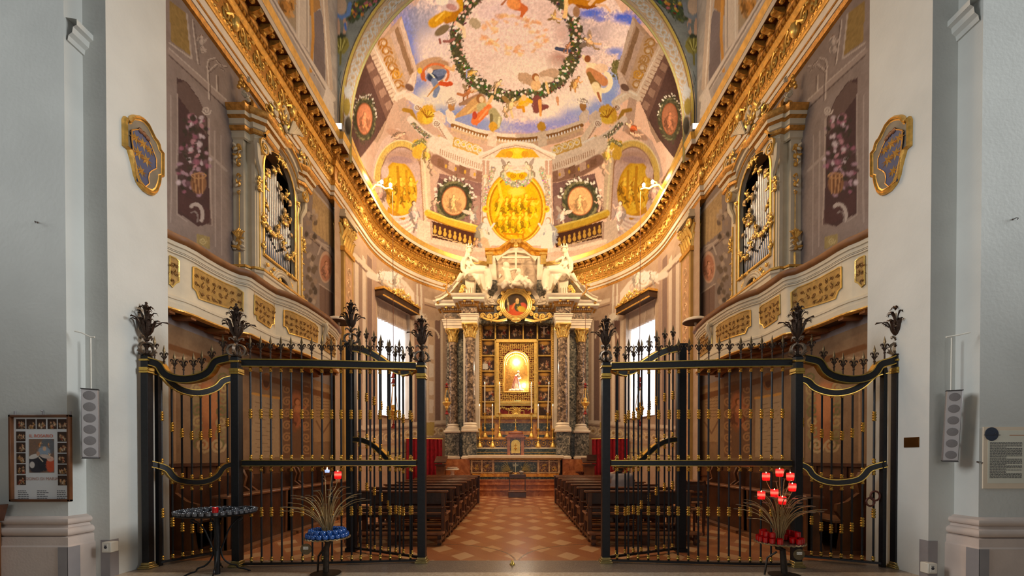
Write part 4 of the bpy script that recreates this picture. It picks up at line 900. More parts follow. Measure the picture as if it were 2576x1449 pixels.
for m in (0, 1):
    X = (lambda q: [(2602-x, y) for x, y in q]) if m else (lambda q: q); x1 = (lambda x: 2602-x) if m else (lambda x: x)
    LT = (236, 196, 156); DK = (146, 106, 82)
    for (a, b, c) in ((893, 902, LT), (902, 912, (176, 134, 104)), (912, 920, LT), (924, 936, (150, 112, 90)), (938, 946, (190, 146, 116))): W.poly(X([(a, 640), (b, 655), (b, 1085), (a, 1085)]), c)
    W.line(X([(890, 640), (940, 690), (1000, 730), (1060, 752), (1130, 772)]), 9, LT); W.line(X([(890, 652), (940, 702), (1000, 742), (1060, 764), (1130, 784)]), 4, DK)
    # shell and scrolls over the window, painted swags
    W.line(X([(928, 690), (950, 700), (966, 690), (990, 694), (1016, 716), (1040, 748), (1056, 760)]), 16, (240, 204, 170)); W.scroll(x1(986), 706, 16, 5, (250, 220, 188)); W.scroll(x1(1008), 722, 13, 4, (226, 184, 150)); W.blob(x1(975), 694, 30, 12, (250, 222, 194), rough=.4); W.figure(x1(1000), 700, 44, .2, (246, 212, 178), (240, 202, 166)); W.figure(x1(960), 700, 40, -.4, (240, 204, 172))
    for k in range(5): W.line(X([(1044+k*5, 716), (1046+k*5, 790)]), 4, (244, 210, 172) if k % 2 else (200, 154, 120))
    W.poly(X([(1034, 768), (1056, 772), (1056, 790), (1034, 790)]), (236, 190, 150)); W.blob(x1(1058), 802, 13, 15, (246, 214, 176), rough=.3)
    for (a, b, c) in ((1034, 1042, LT), (1042, 1056, (150, 106, 82)), (1056, 1062, LT), (1072, 1078, LT), (1078, 1092, (214, 168, 126)), (1094, 1108, (138, 100, 80)), (1108, 1114, LT)): W.poly(X([(a, 806), (b, 806), (b, 1062), (a, 1062)]), c)
    W.ell(x1(1076), 850, 28, 26, 4, LT, -PI, 0); 
    for k in range(4): W.poly(X([(1080, 866+k*46), (1090, 868+k*46), (1090, 904+k*45), (1080, 904+k*45)]), (240, 204, 168))
    W.line(X([(890, 1076), (1130, 1060)]), 8, LT); W.line(X([(890, 1086), (1130, 1070)]), 4, DK); W.rinceau(X([(900, 1108), (1110, 1084)]), 10, 3, (240, 196, 140), 17, (176, 122, 70)); W.line(X([(890, 1130), (1130, 1100)]), 6, (190, 142, 100)); W.poly(X([(1072, 1062), (1092, 1062), (1092, 1096), (1072, 1096)]), (206, 160, 84)); W.blob(x1(980), 1140, 50, 14, (214, 174, 116), soft=.5)
    W.line(X([(893, 1150), (1110, 1130)]), 3, DK)
col = W.c.reshape(NU, NZ, 3)
me = bpy.data.meshes.new('wall_apse'); fs = []
inW = lambda i, j: any(w[0]-1e-6 <= (uu[i]+uu[i+1])/2 <= w[1]+1e-6 for w in WIN) and WZ0-1e-6 <= (zz[j]+zz[j+1])/2 <= WZ1+1e-6
for i in range(NU-1):
    for j in range(NZ-1):
        if not inW(i, j): fs.append((i*NZ+j, (i+1)*NZ+j, (i+1)*NZ+j+1, i*NZ+j+1))
me.from_pydata(PP.reshape(-1, 3).tolist(), [], fs); me.materials.append(PAINT); me.polygons.foreach_set('use_smooth', [True]*len(me.polygons))
o = bpy.data.objects.new('wall_apse', me); COL.objects.link(o); set_paint(me, W.c); struct(o)
# ------------------------------------------------------------------ wrought-iron screens and gates across the arch
def atPl(px, py, p0, p1):
    """where the line of sight of a measured point meets the upright plane through p0-p1 (plan points)"""
    d = ray(px, py); ex, ey = p1[0]-p0[0], p1[1]-p0[1]
    t = (p0[0]*ey-p0[1]*ex)/(d[0]*ey-d[1]*ex); return Vector((d[0]*t, d[1]*t, EYE+d[2]*t))
def smooth_path(P, it=2):
    P = [Vector(p) for p in P]
    for _ in range(it):
        Q = [P[0]]
        for a, b in zip(P[:-1], P[1:]): Q += [a*.75+b*.25, a*.25+b*.75]
        P = Q+[P[-1]]
    return P
def band(m, P, h, w, pn, off=0.0):            # flat bar: h in the plane of the gate, w across it, shifted off along the normal
    pn = Vector(pn); vs = []; fs = []; N = len(P)
    for i, p in enumerate(P):
        t = (P[min(i+1, N-1)]-P[max(i-1, 0)]).normalized(); n = t.cross(pn).normalized()
        for a, b in ((-h, -w), (h, -w), (h, w), (-h, w)): vs.append(p+n*(a/2)+pn*(b/2)+n*0+n*off)
    for i in range(N-1):
        for k in range(4): fs.append((i*4+k, i*4+(k+1) % 4, i*4+4+(k+1) % 4, i*4+4+k))
    fs += [(3, 2, 1, 0), tuple(range((N-1)*4, N*4))]
    m.add(vs, fs)
def rail(name, P, h, w, pn, parent):
    m = MB(); band(m, P, h*.72, w*.8, pn); o = m.obj(name, IRON, parent, angle=30)
    t = MB(); band(t, P, h*.11, w*1.04, pn, h*.40); band(t, P, h*.11, w*1.04, pn, -h*.42); t.obj('brass_edging', BRASS, o, angle=30); return o
_m = MB(); _m.lathe([(.006, -.062), (.018, -.058), (.024, -.045), (.018, -.033), (.013, -.03), (.018, -.027), (.026, -.014), (.018, -.001), (.013, .002), (.018, .005), (.026, .018), (.018, .031), (.013, .034), (.018, .037), (.022, .05), (.016, .06), (.006, .062)], n=10); KNOT = mesh_of(_m, 'brass_knot', BRASS)
_m = MB(); _m.lathe([(.006, -.03), (.016, -.028), (.022, -.016), (.014, -.003), (.014, 0), (.021, .013), (.014, .026), (.006, .03)], n=10); COLL = mesh_of(_m, 'brass_collar', BRASS)
BARS = {}
def bar(top, bot, knots, colls, parent):
    L = round(top.z-bot.z, 3)
    if L not in BARS:
        m = MB(); m.lathe([(.0125, 0), (.0125, L)], n=6); BARS[L] = mesh_of(m, 'bar', IRON)
    b = put('bar', BARS[L], (top.x, top.y, bot.z), parent)
    for z in knots: put('brass_knot', KNOT, (top.x, top.y, z), b)
    for z in colls: put('brass_collar', COLL, (top.x, top.y, z), b)
def make_spear():
    m = MB(); m.lathe([(.010, -.05), (.010, .05), (.016, .052), (.018, .06), (.011, .07), (.012, .09), (.018, .10), (.022, .115), (.012, .12)], n=8)
    for s in (-1, 1):
        m.tube([(s*.004, 0, .115), (s*.016, 0, .14), (s*.02, 0, .165), (s*.034, 0, .185), (s*.05, 0, .18), (s*.054, 0, .162), (s*.044, 0, .152)], [.008, .009, .01, .011, .01, .008, .006], 6)
        m.tube([(s*.006, 0, .115), (s*.026, 0, .12), (s*.036, 0, .132), (s*.03, 0, .142)], [.007, .008, .008, .006], 5); m.tube([(0, s*.006, .12), (0, s*.03, .17), (0, s*.036, .16)], [.008, .008, .005], 5)
    b = mesh_of(m, 'lily', BRONZE)
    m = MB(); m.lathe([(.008, .115), (.012, .15), (.011, .185), (.021, .21), (.014, .24), (.006, .275), (.001, .30)], n=6); return b, mesh_of(m, 'spear_tip', M('spear_brass', (112, 92, 64), .4, .8, .2, 20))
LILY, TIP = make_spear()
def spear(p, parent, rz=0): p = Vector(p)+Vector((0, 0, .045)); o = put('lily_spear', LILY, p, parent, rz, (.85, .85, .85)); c = put('spear_tip', TIP, (0, 0, 0), None); c.parent = o
def make_bouquet():
    base = MB(); base.lathe([(.03, 0), (.06, .005), (.05, .02), (.02, .03), (.018, .10), (.03, .115), (.035, .13), (.018, .145), (.016, .18), (.028, .19), (.03, .2), (.014, .215), (.02, .24), (.04, .265), (.052, .30), (.055, .34), (.045, .36), (.02, .36)], n=12)
    sc = MB()
    for k in range(4):
        a = k*PI/2; ca, sa = math.cos(a), math.sin(a)
        P = [(.012, .155), (.05, .15), (.085, .125), (.10, .085), (.085, .045), (.055, .025), (.03, .04), (.035, .062), (.05, .06)]
        sc.tube([(ca*r, sa*r, z) for r, z in P], [.012, .016, .018, .018, .017, .015, .012, .01, .008], 6)
        P = [(.012, .20), (.03, .215), (.055, .235), (.075, .232), (.078, .215), (.066, .208)]; sc.tube([(ca*r, sa*r, z) for r, z in P], [.01, .012, .013, .012, .01, .007], 6)
        P = [(.05, .02), (.09, .03), (.12, .045), (.13, .035)]; sc.tube([(ca*r, sa*r, z) for r, z in P], [.01, .01, .012, .006], 5)
    lf = MB(); R = random.Random(2)
    def leaf(a, P, wd, twist=0):
        ca, sa = math.cos(a), math.sin(a); up = (-sa, ca, 0)
        n = len(P); lf.tube([(ca*r, sa*r, z) for r, z in P], [wd*q for q in (.7, 1, 1.05, .8, .45, .25)][:n], 6, .25, up=up)
        for s in (-1, 1): lf.tube([(ca*r-sa*s*wd*.7, sa*r+ca*s*wd*.7, z+.004) for r, z in P[2:5]]+[(ca*(P[4][0]+.01)-sa*s*wd*1.5, sa*(P[4][0]+.01)+ca*s*wd*1.5, P[4][1]-.02)], [wd*.35, wd*.4, wd*.35, wd*.1], 5, .4, up=up)
    for k in range(8):
        a = k*PI/4+.2; leaf(a, [(.035, .26), (.06, .31), (.075, .37), (.095, .42), (.135, .43), (.15, .405)], .022)
    for k in range(3): a = k*2.1+.5; lf.tube([(.08*math.cos(a), .08*math.sin(a), .36), (.15*math.cos(a), .15*math.sin(a), .43), (.2*math.cos(a), .2*math.sin(a), .43), (.215*math.cos(a), .215*math.sin(a), .415)], [.008, .007, .012, .004], 5)
    for k in range(5):
        a = k*2*PI/5+.6; leaf(a, [(.02, .36), (.03, .43), (.045, .49), (.07, .53), (.10, .53), (.11, .505)], .02)
    for k in range(4):
        a = k*PI/2+.3; leaf(a, [(.005, .48), (.012, .54), (.03, .585), (.055, .60), (.065, .585), (.06, .575)], .02)
    lf.lathe([(.012, .34), (.012, .56), (.03, .575), (.034, .6), (.018, .62), (.01, .63), (.016, .645), (.006, .66)], n=8)
    return mesh_of(base, 'bouquet_vase', BRONZE), mesh_of(sc, 'scroll_foot', M('pale_bronze', (120, 106, 92), .38, .8, .25, 30)), mesh_of(lf, 'iron_leaves', BRONZE)
BQ = make_bouquet()
def bouquet(p, parent, sc=1.0, rz=0):
    o = put('bouquet_finial', BQ[0], p, parent, rz); o.scale = (sc, sc, sc)
    for n, me in (('scroll_foot', BQ[1]), ('iron_leaves', BQ[2])):
        c = bpy.data.objects.new(n, me); COL.objects.link(c); c.parent = o
def post(x, y, z1, w, parent):
    m = MB(); m.box(x-w/2, x+w/2, y-w/2, y+w/2, 0, z1, bev=.004); o = m.obj('post', IRON, parent, angle=30)
    b = MB(); h = w/2
    for a, z in ((.006, .09), ): pass
    b.box(x-h-.03, x+h+.03, y-h-.03, y+h+.03, 0, .022, bev=.004); b.box(x-h-.02, x+h+.02, y-h-.02, y+h+.02, .022, .042, bev=.005); b.box(x-h-.008, x+h+.008, y-h-.008, y+h+.008, .042, .075, bev=.006); b.obj('brass_foot', M('aged_brass', (178, 158, 102), .34, .85, .2, 20), o)
    for zz in (z1-.055, z1-.155, z1-.20): c = MB(); c.box(x-h-.012, x+h+.012, y-h-.012, y+h+.012, zz-.012 if zz > z1-.1 or zz < z1-.18 else zz-.03, zz+.012, bev=.004); c.obj('brass_collar', BRASS, o)
    return o
def mid_y(P, px):       # measured height of a curve (list of px,py) at px
    Q = sorted(P)
    for a, b in zip(Q[:-1], Q[1:]):
        if a[0] <= px <= b[0]: return a[1]+(b[1]-a[1])*(px-a[0])/max(1e-6, b[0]-a[0])
    return Q[0][1] if px < Q[0][0] else Q[-1][1]
OUT_ARCH = [(364, 904), (381, 911.6), (396, 914.6), (405, 920.7), (411, 933), (420, 943.5), (435, 951), (457, 955.6), (478, 955.6), (502, 951), (520, 943.5), (532.6, 933), (538.6, 920.7), (545, 911.6), (557, 907), (578, 902.5)]
OUT_SPEAR = [389, 413, 439, 462, 487, 508, 533, 561]
SCR = [631, 657, 682, 708, 733, 760, 785, 810.5, 834.5, 858.5, 883.8, 906.4, 931.6, 956, 981, 1005, 1032]
DR_TOP = [(376, 922), (405, 930), (420, 945), (433, 959), (453, 971.6), (478, 979), (503, 980), (528, 974), (548, 964), (558.5, 949), (580, 944)]
DR_MID = [(378, 1167), (402.5, 1173), (420, 1180), (430, 1195.5), (443, 1207), (473, 1213), (503, 1214), (528, 1208), (548.4, 1195.5), (556, 1180), (568.6, 1171), (586, 1168)]
DR_BARS = [405.5, 431.7, 456.9, 481.5, 504.6, 528.3, 550, 571.6]
LF_TOP = [(884, 868), (905, 870), (925, 876), (945, 886), (965, 900), (985, 915), (1000, 925), (1018, 930), (1035, 925), (1052, 915)]
LF_MID = [(884, 1106), (905, 1106), (922, 1110), (940, 1120), (952, 1130), (965, 1143), (977, 1156), (990, 1166), (1010, 1172), (1035, 1168), (1052, 1163)]
LF_BARS = [902.6, 921.7, 940.8, 958, 976, 994.6, 1014, 1035]
ZT = 2.555
def screen(side):
    L = side < 0; nm = 'left' if L else 'right'
    if L:
        o0 = (-4.525, 5.22); o1 = (-3.48, 5.3); o2 = (-1.228, 5.5); fo = lambda x: x; fs = lambda x: x; fl = lambda x: x; fd = lambda x: x
        dh = (-4.47, 5.32); de = (-4.05, 6.08); le = (-2.40, 6.18)
    else:
        o0 = (4.645, 5.22); o1 = (3.46, 5.28); o2 = (1.14, 5.5)
        fo = lambda x: 2004+(596-x)*(251/235); fs = lambda x: 1523+(1061-x)*(481/465); fl = lambda x: 1523+(1061-x)*(189/176); fd = lambda x: 2602-({405.5: 402, 431.7: 430.5, 456.9: 457, 481.5: 483, 504.6: 509, 528.3: 534, 550: 558, 571.6: 583}.get(x) or 402+(x-405.5)*1.09)
        dh = (4.52, 5.27); de = (3.72, 5.72); le = (2.36, 6.15)
    a0, b0 = Vector((*o0, 0)), Vector((*o1, 0)); pn0 = (b0-a0).normalized().cross(Vector((0, 0, 1))); pn0 = pn0 if pn0.y < 0 else -pn0
    c0 = Vector((*o2, 0)); pn1 = (c0-b0).normalized().cross(Vector((0, 0, 1))); pn1 = pn1 if pn1.y < 0 else -pn1
    rt = thing('iron_screen', 'tall fixed iron screen with lily spears at the %s of the opening' % nm, 'screen', (o1[0], o1[1], 0), group=None)
    post(*o0, ZT+.04, .085, rt); post(*o1, ZT+.04, .095, rt); post(*o2, ZT+.02, .10, rt)
    P = smooth_path([atPl(fo(x), y, o0, o1) for x, y in OUT_ARCH]); rail('arched_rail', P, .105, .075, pn0, rt)
    for x in OUT_SPEAR: spear(atPl(fo(x), mid_y(OUT_ARCH, x)-6, o0, o1), rt, rz=math.atan2(b0.y-a0.y, b0.x-a0.x))
    e = (c0-b0).normalized(); mid = (b0+c0)/2
    bow = [b0+e*.07, b0+e*.35+pn1*.02, b0+e*.8+pn1*.035, mid+pn1*.03, c0-e*.6+pn1*.015, c0-e*.07]
    for n, z, h in (('top_rail', ZT-.03, .105), ('middle_rail', 1.285, .085)):
        rail(n, smooth_path([p+Vector((0, 0, z)) for p in bow]), h, .07, pn1, rt)
    m = MB(); band(m, [p+Vector((0, 0, .032)) for p in smooth_path(bow)], .022, .05, pn1); m.obj('bottom_rail', IRON, rt)
    for x in SCR:
        p = atPl(fs(x), 1152, o1, o2); p.z = 0; q = Vector((p.x, p.y, ZT-.08))
        bar(q, Vector((p.x, p.y, .03)), (1.90, .675), (ZT-.105, 1.285+.075, 1.285-.075, .085), rt)
        spear(Vector((p.x, p.y, ZT+.02)), rt, rz=math.atan2(e.y, e.x))
    bouquet((o0[0], o0[1], ZT+.04), rt, 1.0); bouquet((o1[0], o1[1], ZT+.04), rt, 1.02, .3); bouquet((o2[0], o2[1], ZT+.02), rt, .92, .5)
    # side door under the arched rail, ajar
    g = thing('side_gate', 'narrow black iron door with sagging rails standing ajar in the %s screen' % nm, 'gate', (dh[0], dh[1], 0))
    da, db = Vector((*dh, 0)), Vector((*de, 0)); ed = (db-da).normalized(); pd = ed.cross(Vector((0, 0, 1))); pd = pd if pd.y < 0 else -pd
    K = lambda x, y: atPl(fd(x), y, dh, de)
    rail('top_rail', smooth_path([K(x, y+9) for x, y in DR_TOP]), .095, .05, pd, g); rail('middle_rail', smooth_path([K(x, y) for x, y in DR_MID]), .085, .06, pd, g)
    pe = K(588, 1152); pe.z = 0
    m = MB(); band(m, [da+Vector((0, 0, .045)), pe+Vector((0, 0, .045))], .025, .04, pd); m.obj('bottom_rail', IRON, g)
    m = MB(); t = K(376, 926).z; m.box(da.x-.022, da.x+.022, da.y-.03, da.y+.03, .0, t); m.obj('hinge_stile', IRON, g)
    m = MB(); t = K(580, 950).z; m.box(pe.x-.02, pe.x+.02, pe.y-.02, pe.y+.02, .03, t); m.obj('lock_stile', IRON, g)
    for x in DR_BARS:
        tp = K(x, mid_y(DR_TOP, x)+10); mz = K(x, mid_y(DR_MID, x)).z
        bar(tp, Vector((tp.x, tp.y, .045)), (K(x, mid_y(DR_TOP, x)+117).z, K(x, mid_y(DR_MID, x)+117).z), (tp.z-.03, mz+.075, mz-.075, .095), g)
    if not L:
        m = MB()
        for (x, y, r) in ((2200, 1247, .045), (2188, 1262, .04)):
            c = atPl(x, y, dh, de)+pd*.03; m.tube([c+ed*(r*math.cos(k*PI/8))+Vector((0, 0, r*1.3*math.sin(k*PI/8))) for k in range(17)], .012, 6)
        m.obj('ring_handle', M('rusty_iron', (84, 44, 34), .5, .5, .3, 30), g)
    # central leaf folded back into the chapel
    g = thing('gate_leaf', 'black iron gate leaf swung open into the chapel behind the %s gate post' % nm, 'gate', (o2[0], o2[1]+.09, 0))
    h2 = (o2[0]-(.03 if L else -.03), o2[1]+.07); ha, hb = Vector((*h2, 0)), Vector((*le, 0)); el = (hb-ha).normalized(); pl = el.cross(Vector((0, 0, 1))); pl = pl if pl.y < 0 else -pl
    K = lambda x, y: atPl(fl(x), y, h2, le)
    rail('swan_rail', smooth_path([K(x, y+8) for x, y in LF_TOP]), .105, .06, pl, g); rail('middle_rail', smooth_path([K(x, y) for x, y in LF_MID]), .085, .05, pl, g)
    m = MB(); band(m, [ha+Vector((0, 0, .05)), hb+Vector((0, 0, .05))], .028, .04, pl); m.obj('bottom_rail', IRON, g)
    z = K(884, 868).z; m = MB(); m.box(hb.x-.06, hb.x+.06, hb.y-.05, hb.y+.05, .012, z); m.box(hb.x-.075, hb.x+.075, hb.y-.065, hb.y+.065, .0, .05); m.box(hb.x-.075, hb.x+.075, hb.y-.065, hb.y+.065, z-.03, z+.012); m.obj('free_stile', IRON, g)
    if L: bouquet((hb.x, hb.y, z+.01), g, .98, .2)
    for x in LF_BARS:
        tp = K(x, mid_y(LF_TOP, x)+8); mz = K(x, mid_y(LF_MID, x)).z
        bar(tp, Vector((tp.x, tp.y, .05)), (K(x, mid_y(LF_TOP, x)+125).z, K(x, mid_y(LF_MID, x)+115).z), (tp.z-.035, mz+.075, mz-.075, .1), g)
        spear(K(x, mid_y(LF_TOP, x)), g, rz=math.atan2(el.y, el.x))
screen(-1); screen(1)
# ------------------------------------------------------------------ singing galleries and the two organs
ZG = 4.49
RAILPX = [(400, 566), (425.5, 576.6), (450, 589), (472, 598.6), (476, 600), (503, 615), (530, 633), (558, 650), (585.6, 665), (613, 677), (632, 681), (640, 684), (654.6, 695), (682, 714.6), (702, 727), (708, 729), (723.6, 734), (751, 745), (779, 760), (801, 775), (812, 783), (828.5, 794.6), (850.6, 816.7), (858, 829)]
def cscroll(m, fr, u, v, s, ang=0, d=1, r=.02, tail=1.0, w=.02, n=16):
    P = []; R = []
    for i in range(n+1):
        t = i/n; a = t*2*PI*1.25; rad = s*(.16+.84*t)*.55
        P.append((u+rad*math.cos(ang+d*a), v+rad*math.sin(ang+d*a))); R.append(r*(.6+.5*t))
    a = 2*PI*1.25; rad = s*.55; tx, ty = -math.sin(ang+d*a)*d, math.cos(ang+d*a)*d
    if tail:
        p = P[-1]
        for i in range(1, 5): t = i/4; P.append((p[0]+tx*s*tail*t+math.cos(ang+d*a)*s*.25*t*t, p[1]+ty*s*tail*t+math.sin(ang+d*a)*s*.25*t*t)); R.append(r*(1.1-.85*t))
    m.tube([fr(x, y, w) for x, y in P], R, 6); m.ball(fr(u, v, w), r*1.4, 6, 4)
def leafblob(m, fr, u, v, L, ang, r, w=.02):
    P = [(u+L*t*math.cos(ang+t*.6), v+L*t*math.sin(ang+t*.6)) for t in (0, .3, .6, .85, 1)]
    m.tube([fr(x, y, w+.03*t) for (x, y), t in zip(P, (0, .5, 1, 1, .6))], [r*.5, r, r*.9, r*.55, r*.15], 6, .6)
def volute(m, fr, u, v, s, d, r, w0, w1):          # big scroll with depth (extruded spiral ribbon)
    n = 26; pin = []
    for i in range(n+1):
        t = i/n; a = t*2*PI*1.7; rad = s*(1-.82*t); pin.append((u+rad*math.cos(PI/2+d*a), v+rad*math.sin(PI/2+d*a)))
    vs = []; fs = []
    for i, (x, y) in enumerate(pin):
        dx, dy = x-u, y-v; L = math.hypot(dx, dy) or 1; k = r
        for (q, w) in ((0, w0), (0, w1), (k, w1), (k, w0)): vs.append(fr(x-dx/L*q, y-dy/L*q, w))
    for i in range(n):
        for k in range(4): fs.append((i*4+k, i*4+(k+1) % 4, i*4+4+(k+1) % 4, i*4+4+k))
    m.add(vs, fs)
def gallery(s):
    L = s < 0; nm = 'left' if L else 'right'
    pl = [atZ(x, y, ZG) for x, y in RAILPX]; pl = [Vector((-p.x*(-s) if False else (p.x if L else -p.x), p.y, 0)) for p in pl]
    pl.append(Vector((s*4.62, pl[-1].y+.16, 0)))
    pl = [p+Vector((s*.10, 0, 0)) for p in pl]
    root = thing('singing_gallery', 'serpentine cream gallery with ochre panels under the %s organ' % nm, 'balcony', (s*4.7, 8.5, 0)); root['kind'] = 'structure'
    fl = 1 if L else -1
    S = lambda name, prof, mat: (lambda m: (m.sweep(prof, pl, flip=fl), m.obj(name, mat, root))[1])(MB())
    S('gilt_edge', [(-.05, 3.42), (.03, 3.42), (.05, 3.43), (.05, 3.45), (.03, 3.455)], GOLD)
    S('lower_moulding', [(.03, 3.455), (.035, 3.53), (.02, 3.535), (.02, 3.58), (.035, 3.585), (.035, 3.62), (.005, 3.64)], CREAM)
    S('parapet', [(.005, 3.64), (0, 3.66), (0, 4.22), (.01, 4.225)], CREAM)
    S('upper_moulding', [(.01, 4.225), (.02, 4.23), (.02, 4.27), (.03, 4.275), (.035, 4.32), (.055, 4.33), (.06, 4.38)], CREAM)
    S('groove_lines', [(.021, 4.25), (.023, 4.252), (.021, 4.256)], BLACK)
    S('rail', [(.06, 4.38), (.085, 4.395), (.10, 4.42), (.105, 4.455), (.10, 4.48), (.08, 4.492), (-.12, 4.492), (-.12, 3.6)], M('rail_wood', (134, 88, 48), .5, 0, .25, 6, .1, 20))
    # soffit and its beams
    m = MB(); k = len(pl)
    vs = [(p.x, p.y, 3.44) for p in pl]+[(s*WX, p.y, 3.44) for p in pl]
    m.add(vs, [(i, i+1, k+i+1, k+i) for i in range(k-1)]); m.obj('soffit', SOFFIT, root)
    m = MB()
    for off, h, w in ((.32, .05, .03), (.5, .10, .06)):
        q = [Vector((p.x+s*off, p.y, 3.44)) for p in pl]; m.sweep([(-w, 0), (-w, -h), (w, -h), (w, 0)], q, flip=fl)
    for i in range(2, k-1, 3): m.box(min(s*WX, pl[i].x), max(s*WX, pl[i].x), pl[i].y-.05, pl[i].y+.05, 3.38, 3.44)
    m.obj('soffit_moulding', M('gilt_wood', (150, 96, 50), .5, .2, .3, 6), root)
    # panels
    cum = [0]
    for a, b in zip(pl[:-1], pl[1:]): cum.append(cum[-1]+(b-a).length)
    def hit(px, py):
        d = ray(px, py); best = None
        for i, (a, b) in enumerate(zip(pl[:-1], pl[1:])):
            a_ = Vector((a.x*(1 if L else -1), a.y)); b_ = Vector((b.x*(1 if L else -1), b.y)); ex, ey = b_.x-a_.x, b_.y-a_.y
            den = d[0]*ey-d[1]*ex
            if abs(den) < 1e-9: continue
            t = (a_.x*ey-a_.y*ex)/den; X, Y = d[0]*t, d[1]*t; q = ((X-a_.x)*ex+(Y-a_.y)*ey)/(ex*ex+ey*ey)
            if -.001 <= q <= 1.001: best = (cum[i]+q*(cum[i+1]-cum[i]), EYE+d[2]*t); break
        return best
    def fr(u, v, w):
        for i in range(k-1):
            if u <= cum[i+1] or i == k-2:
                t = (u-cum[i])/(cum[i+1]-cum[i]); a, b = pl[i], pl[i+1]; e = (b-a).normalized(); n = e.cross(Vector((0, 0, 1)))*fl
                p = a+(b-a)*t+n*w; return (p.x, p.y, v)
    for pts in ([(425.8, 630), (434, 633), (440, 645), (449, 657), (449, 709), (441, 712), (432, 722), (425.8, 716)], [(484, 672), (491, 669), (498, 661), (594, 717), (597, 726), (612, 736), (610.5, 784), (604, 781), (499, 751), (492, 732), (484, 724)], [(639, 742), (643, 741), (649, 735), (681, 755), (683, 767), (690, 775), (688, 815), (682, 817), (678, 825), (646, 804), (644, 793), (638, 789)], [(713, 781), (719, 781), (728, 774), (792, 810), (793, 818), (798, 823), (797, 862), (791, 860), (726, 839), (720, 824), (712.5, 820)], [(810, 843), (813, 839), (817, 830), (838, 846), (839, 852), (842, 855), (841, 899), (815, 880), (813, 872), (810, 869)]):
        q = [hit(*p) for p in pts]
        q = [v for v in q if v is not None]
        if len(q) < 5: continue
        q = [(u, v) for u, v in q]; u0 = min(a for a, _ in q); u1 = max(a for a, _ in q); v0 = min(b for _, b in q); v1 = max(b for _, b in q)
        # square the panel up: average top and bottom so that it is level on the parapet
        q = [(u, max(3.7, min(4.17, v))) for u, v in q]
        fine = []
        for a, b in zip(q, q[1:]+q[:1]):
            nn = max(1, int(abs(b[0]-a[0])/.08))
            fine += [(a[0]+(b[0]-a[0])*i/nn, a[1]+(b[1]-a[1])*i/nn) for i in range(nn)]
        us = sorted(set(round(u, 4) for u, _ in fine)); m = MB()
        def span(u):
            zs = []
            for a, b in zip(q, q[1:]+q[:1]):
                if (a[0]-u)*(b[0]-u) <= 0 and abs(a[0]-b[0]) > 1e-6: zs.append(a[1]+(b[1]-a[1])*(u-a[0])/(b[0]-a[0]))
            return (min(zs), max(zs)) if zs else (v0, v1)
        col = [span(u+(1e-5 if i == 0 else -1e-5 if i == len(us)-1 else 0)) for i, u in enumerate(us)]
        m.grid([[fr(u, c[0], .012), fr(u, c[1], .012)] for u, c in zip(us, col)]); pn = m.obj('panel', OCHRE, root)
        m = MB(); m.tube([fr(u, v, .012) for u, v in fine+fine[:1]], .012, 5); m.obj('panel_frame', GOLDB, pn)
        m = MB(); R = random.Random(int(u0*100)); W_ = u1-u0; H = v1-v0; nx = max(2, int(W_/.105)); cm = (u0+u1)/2
        for i in range(nx):
            for j in range(4):
                u = u0+W_*(i+.5)/nx; v = v0+H*(.17+.22*j); lo, hi = span(u)
                if not lo+.045 < v < hi-.045: continue
                d = 1 if u < cm else -1; cscroll(m, fr, u, v, .055, R.uniform(0, 6), d*(1 if j % 2 else -1), .0075, .8, .014, 10)
                leafblob(m, fr, u+R.uniform(-.03, .03), v+R.uniform(-.03, .03), .05, R.uniform(0, 6), .009, .010)
        m.obj('arabesque', M('panel_arabesque', (140, 98, 44), .6, .1, .3, 20), pn)
    m = MB(); u = hit(811, 800)[0]
    m.tube([fr(u, v, w) for v, w in ((4.26, .02), (4.25, .08), (4.2, .10), (4.12, .08), (4.02, .04), (3.94, .05), (3.88, .04), (3.82, .01))], [.05, .055, .055, .05, .04, .035, .03, .015], 8); leafblob(m, fr, u, 4.1, .16, -PI/2, .03, .08)
    m.obj('corbel', CREAM, root)
    # shell-shaped bracket at the far end
    p = atY(830, 778, 11.2); sh = thing('shell_bracket', 'white shell hood with brown underside by the %s gallery end' % nm, 'bracket', (s*4.38, 10.62, 4.35))
    m = MB(); c = (s*4.42, 10.62, 4.72); m.lathe([(.02, .12), (.12, .115), (.24, .08), (.30, .03), (.31, 0), (.30, -.01)], c=c, n=18); m.obj('hood', STUCCO, sh)
    m = MB(); m.lathe([(.29, -.012), (.22, .03), (.02, .05)], c=c, n=18); m.obj('underside', SOFFIT, sh)
    m = MB(); m.tube([(c[0], c[1], c[2]-.0), (c[0]+s*.05, c[1], 4.45), (c[0]+s*.02, c[1], 4.49)], .03, 6); m.obj('stem', CREAM, sh)
    organ(s, nm)
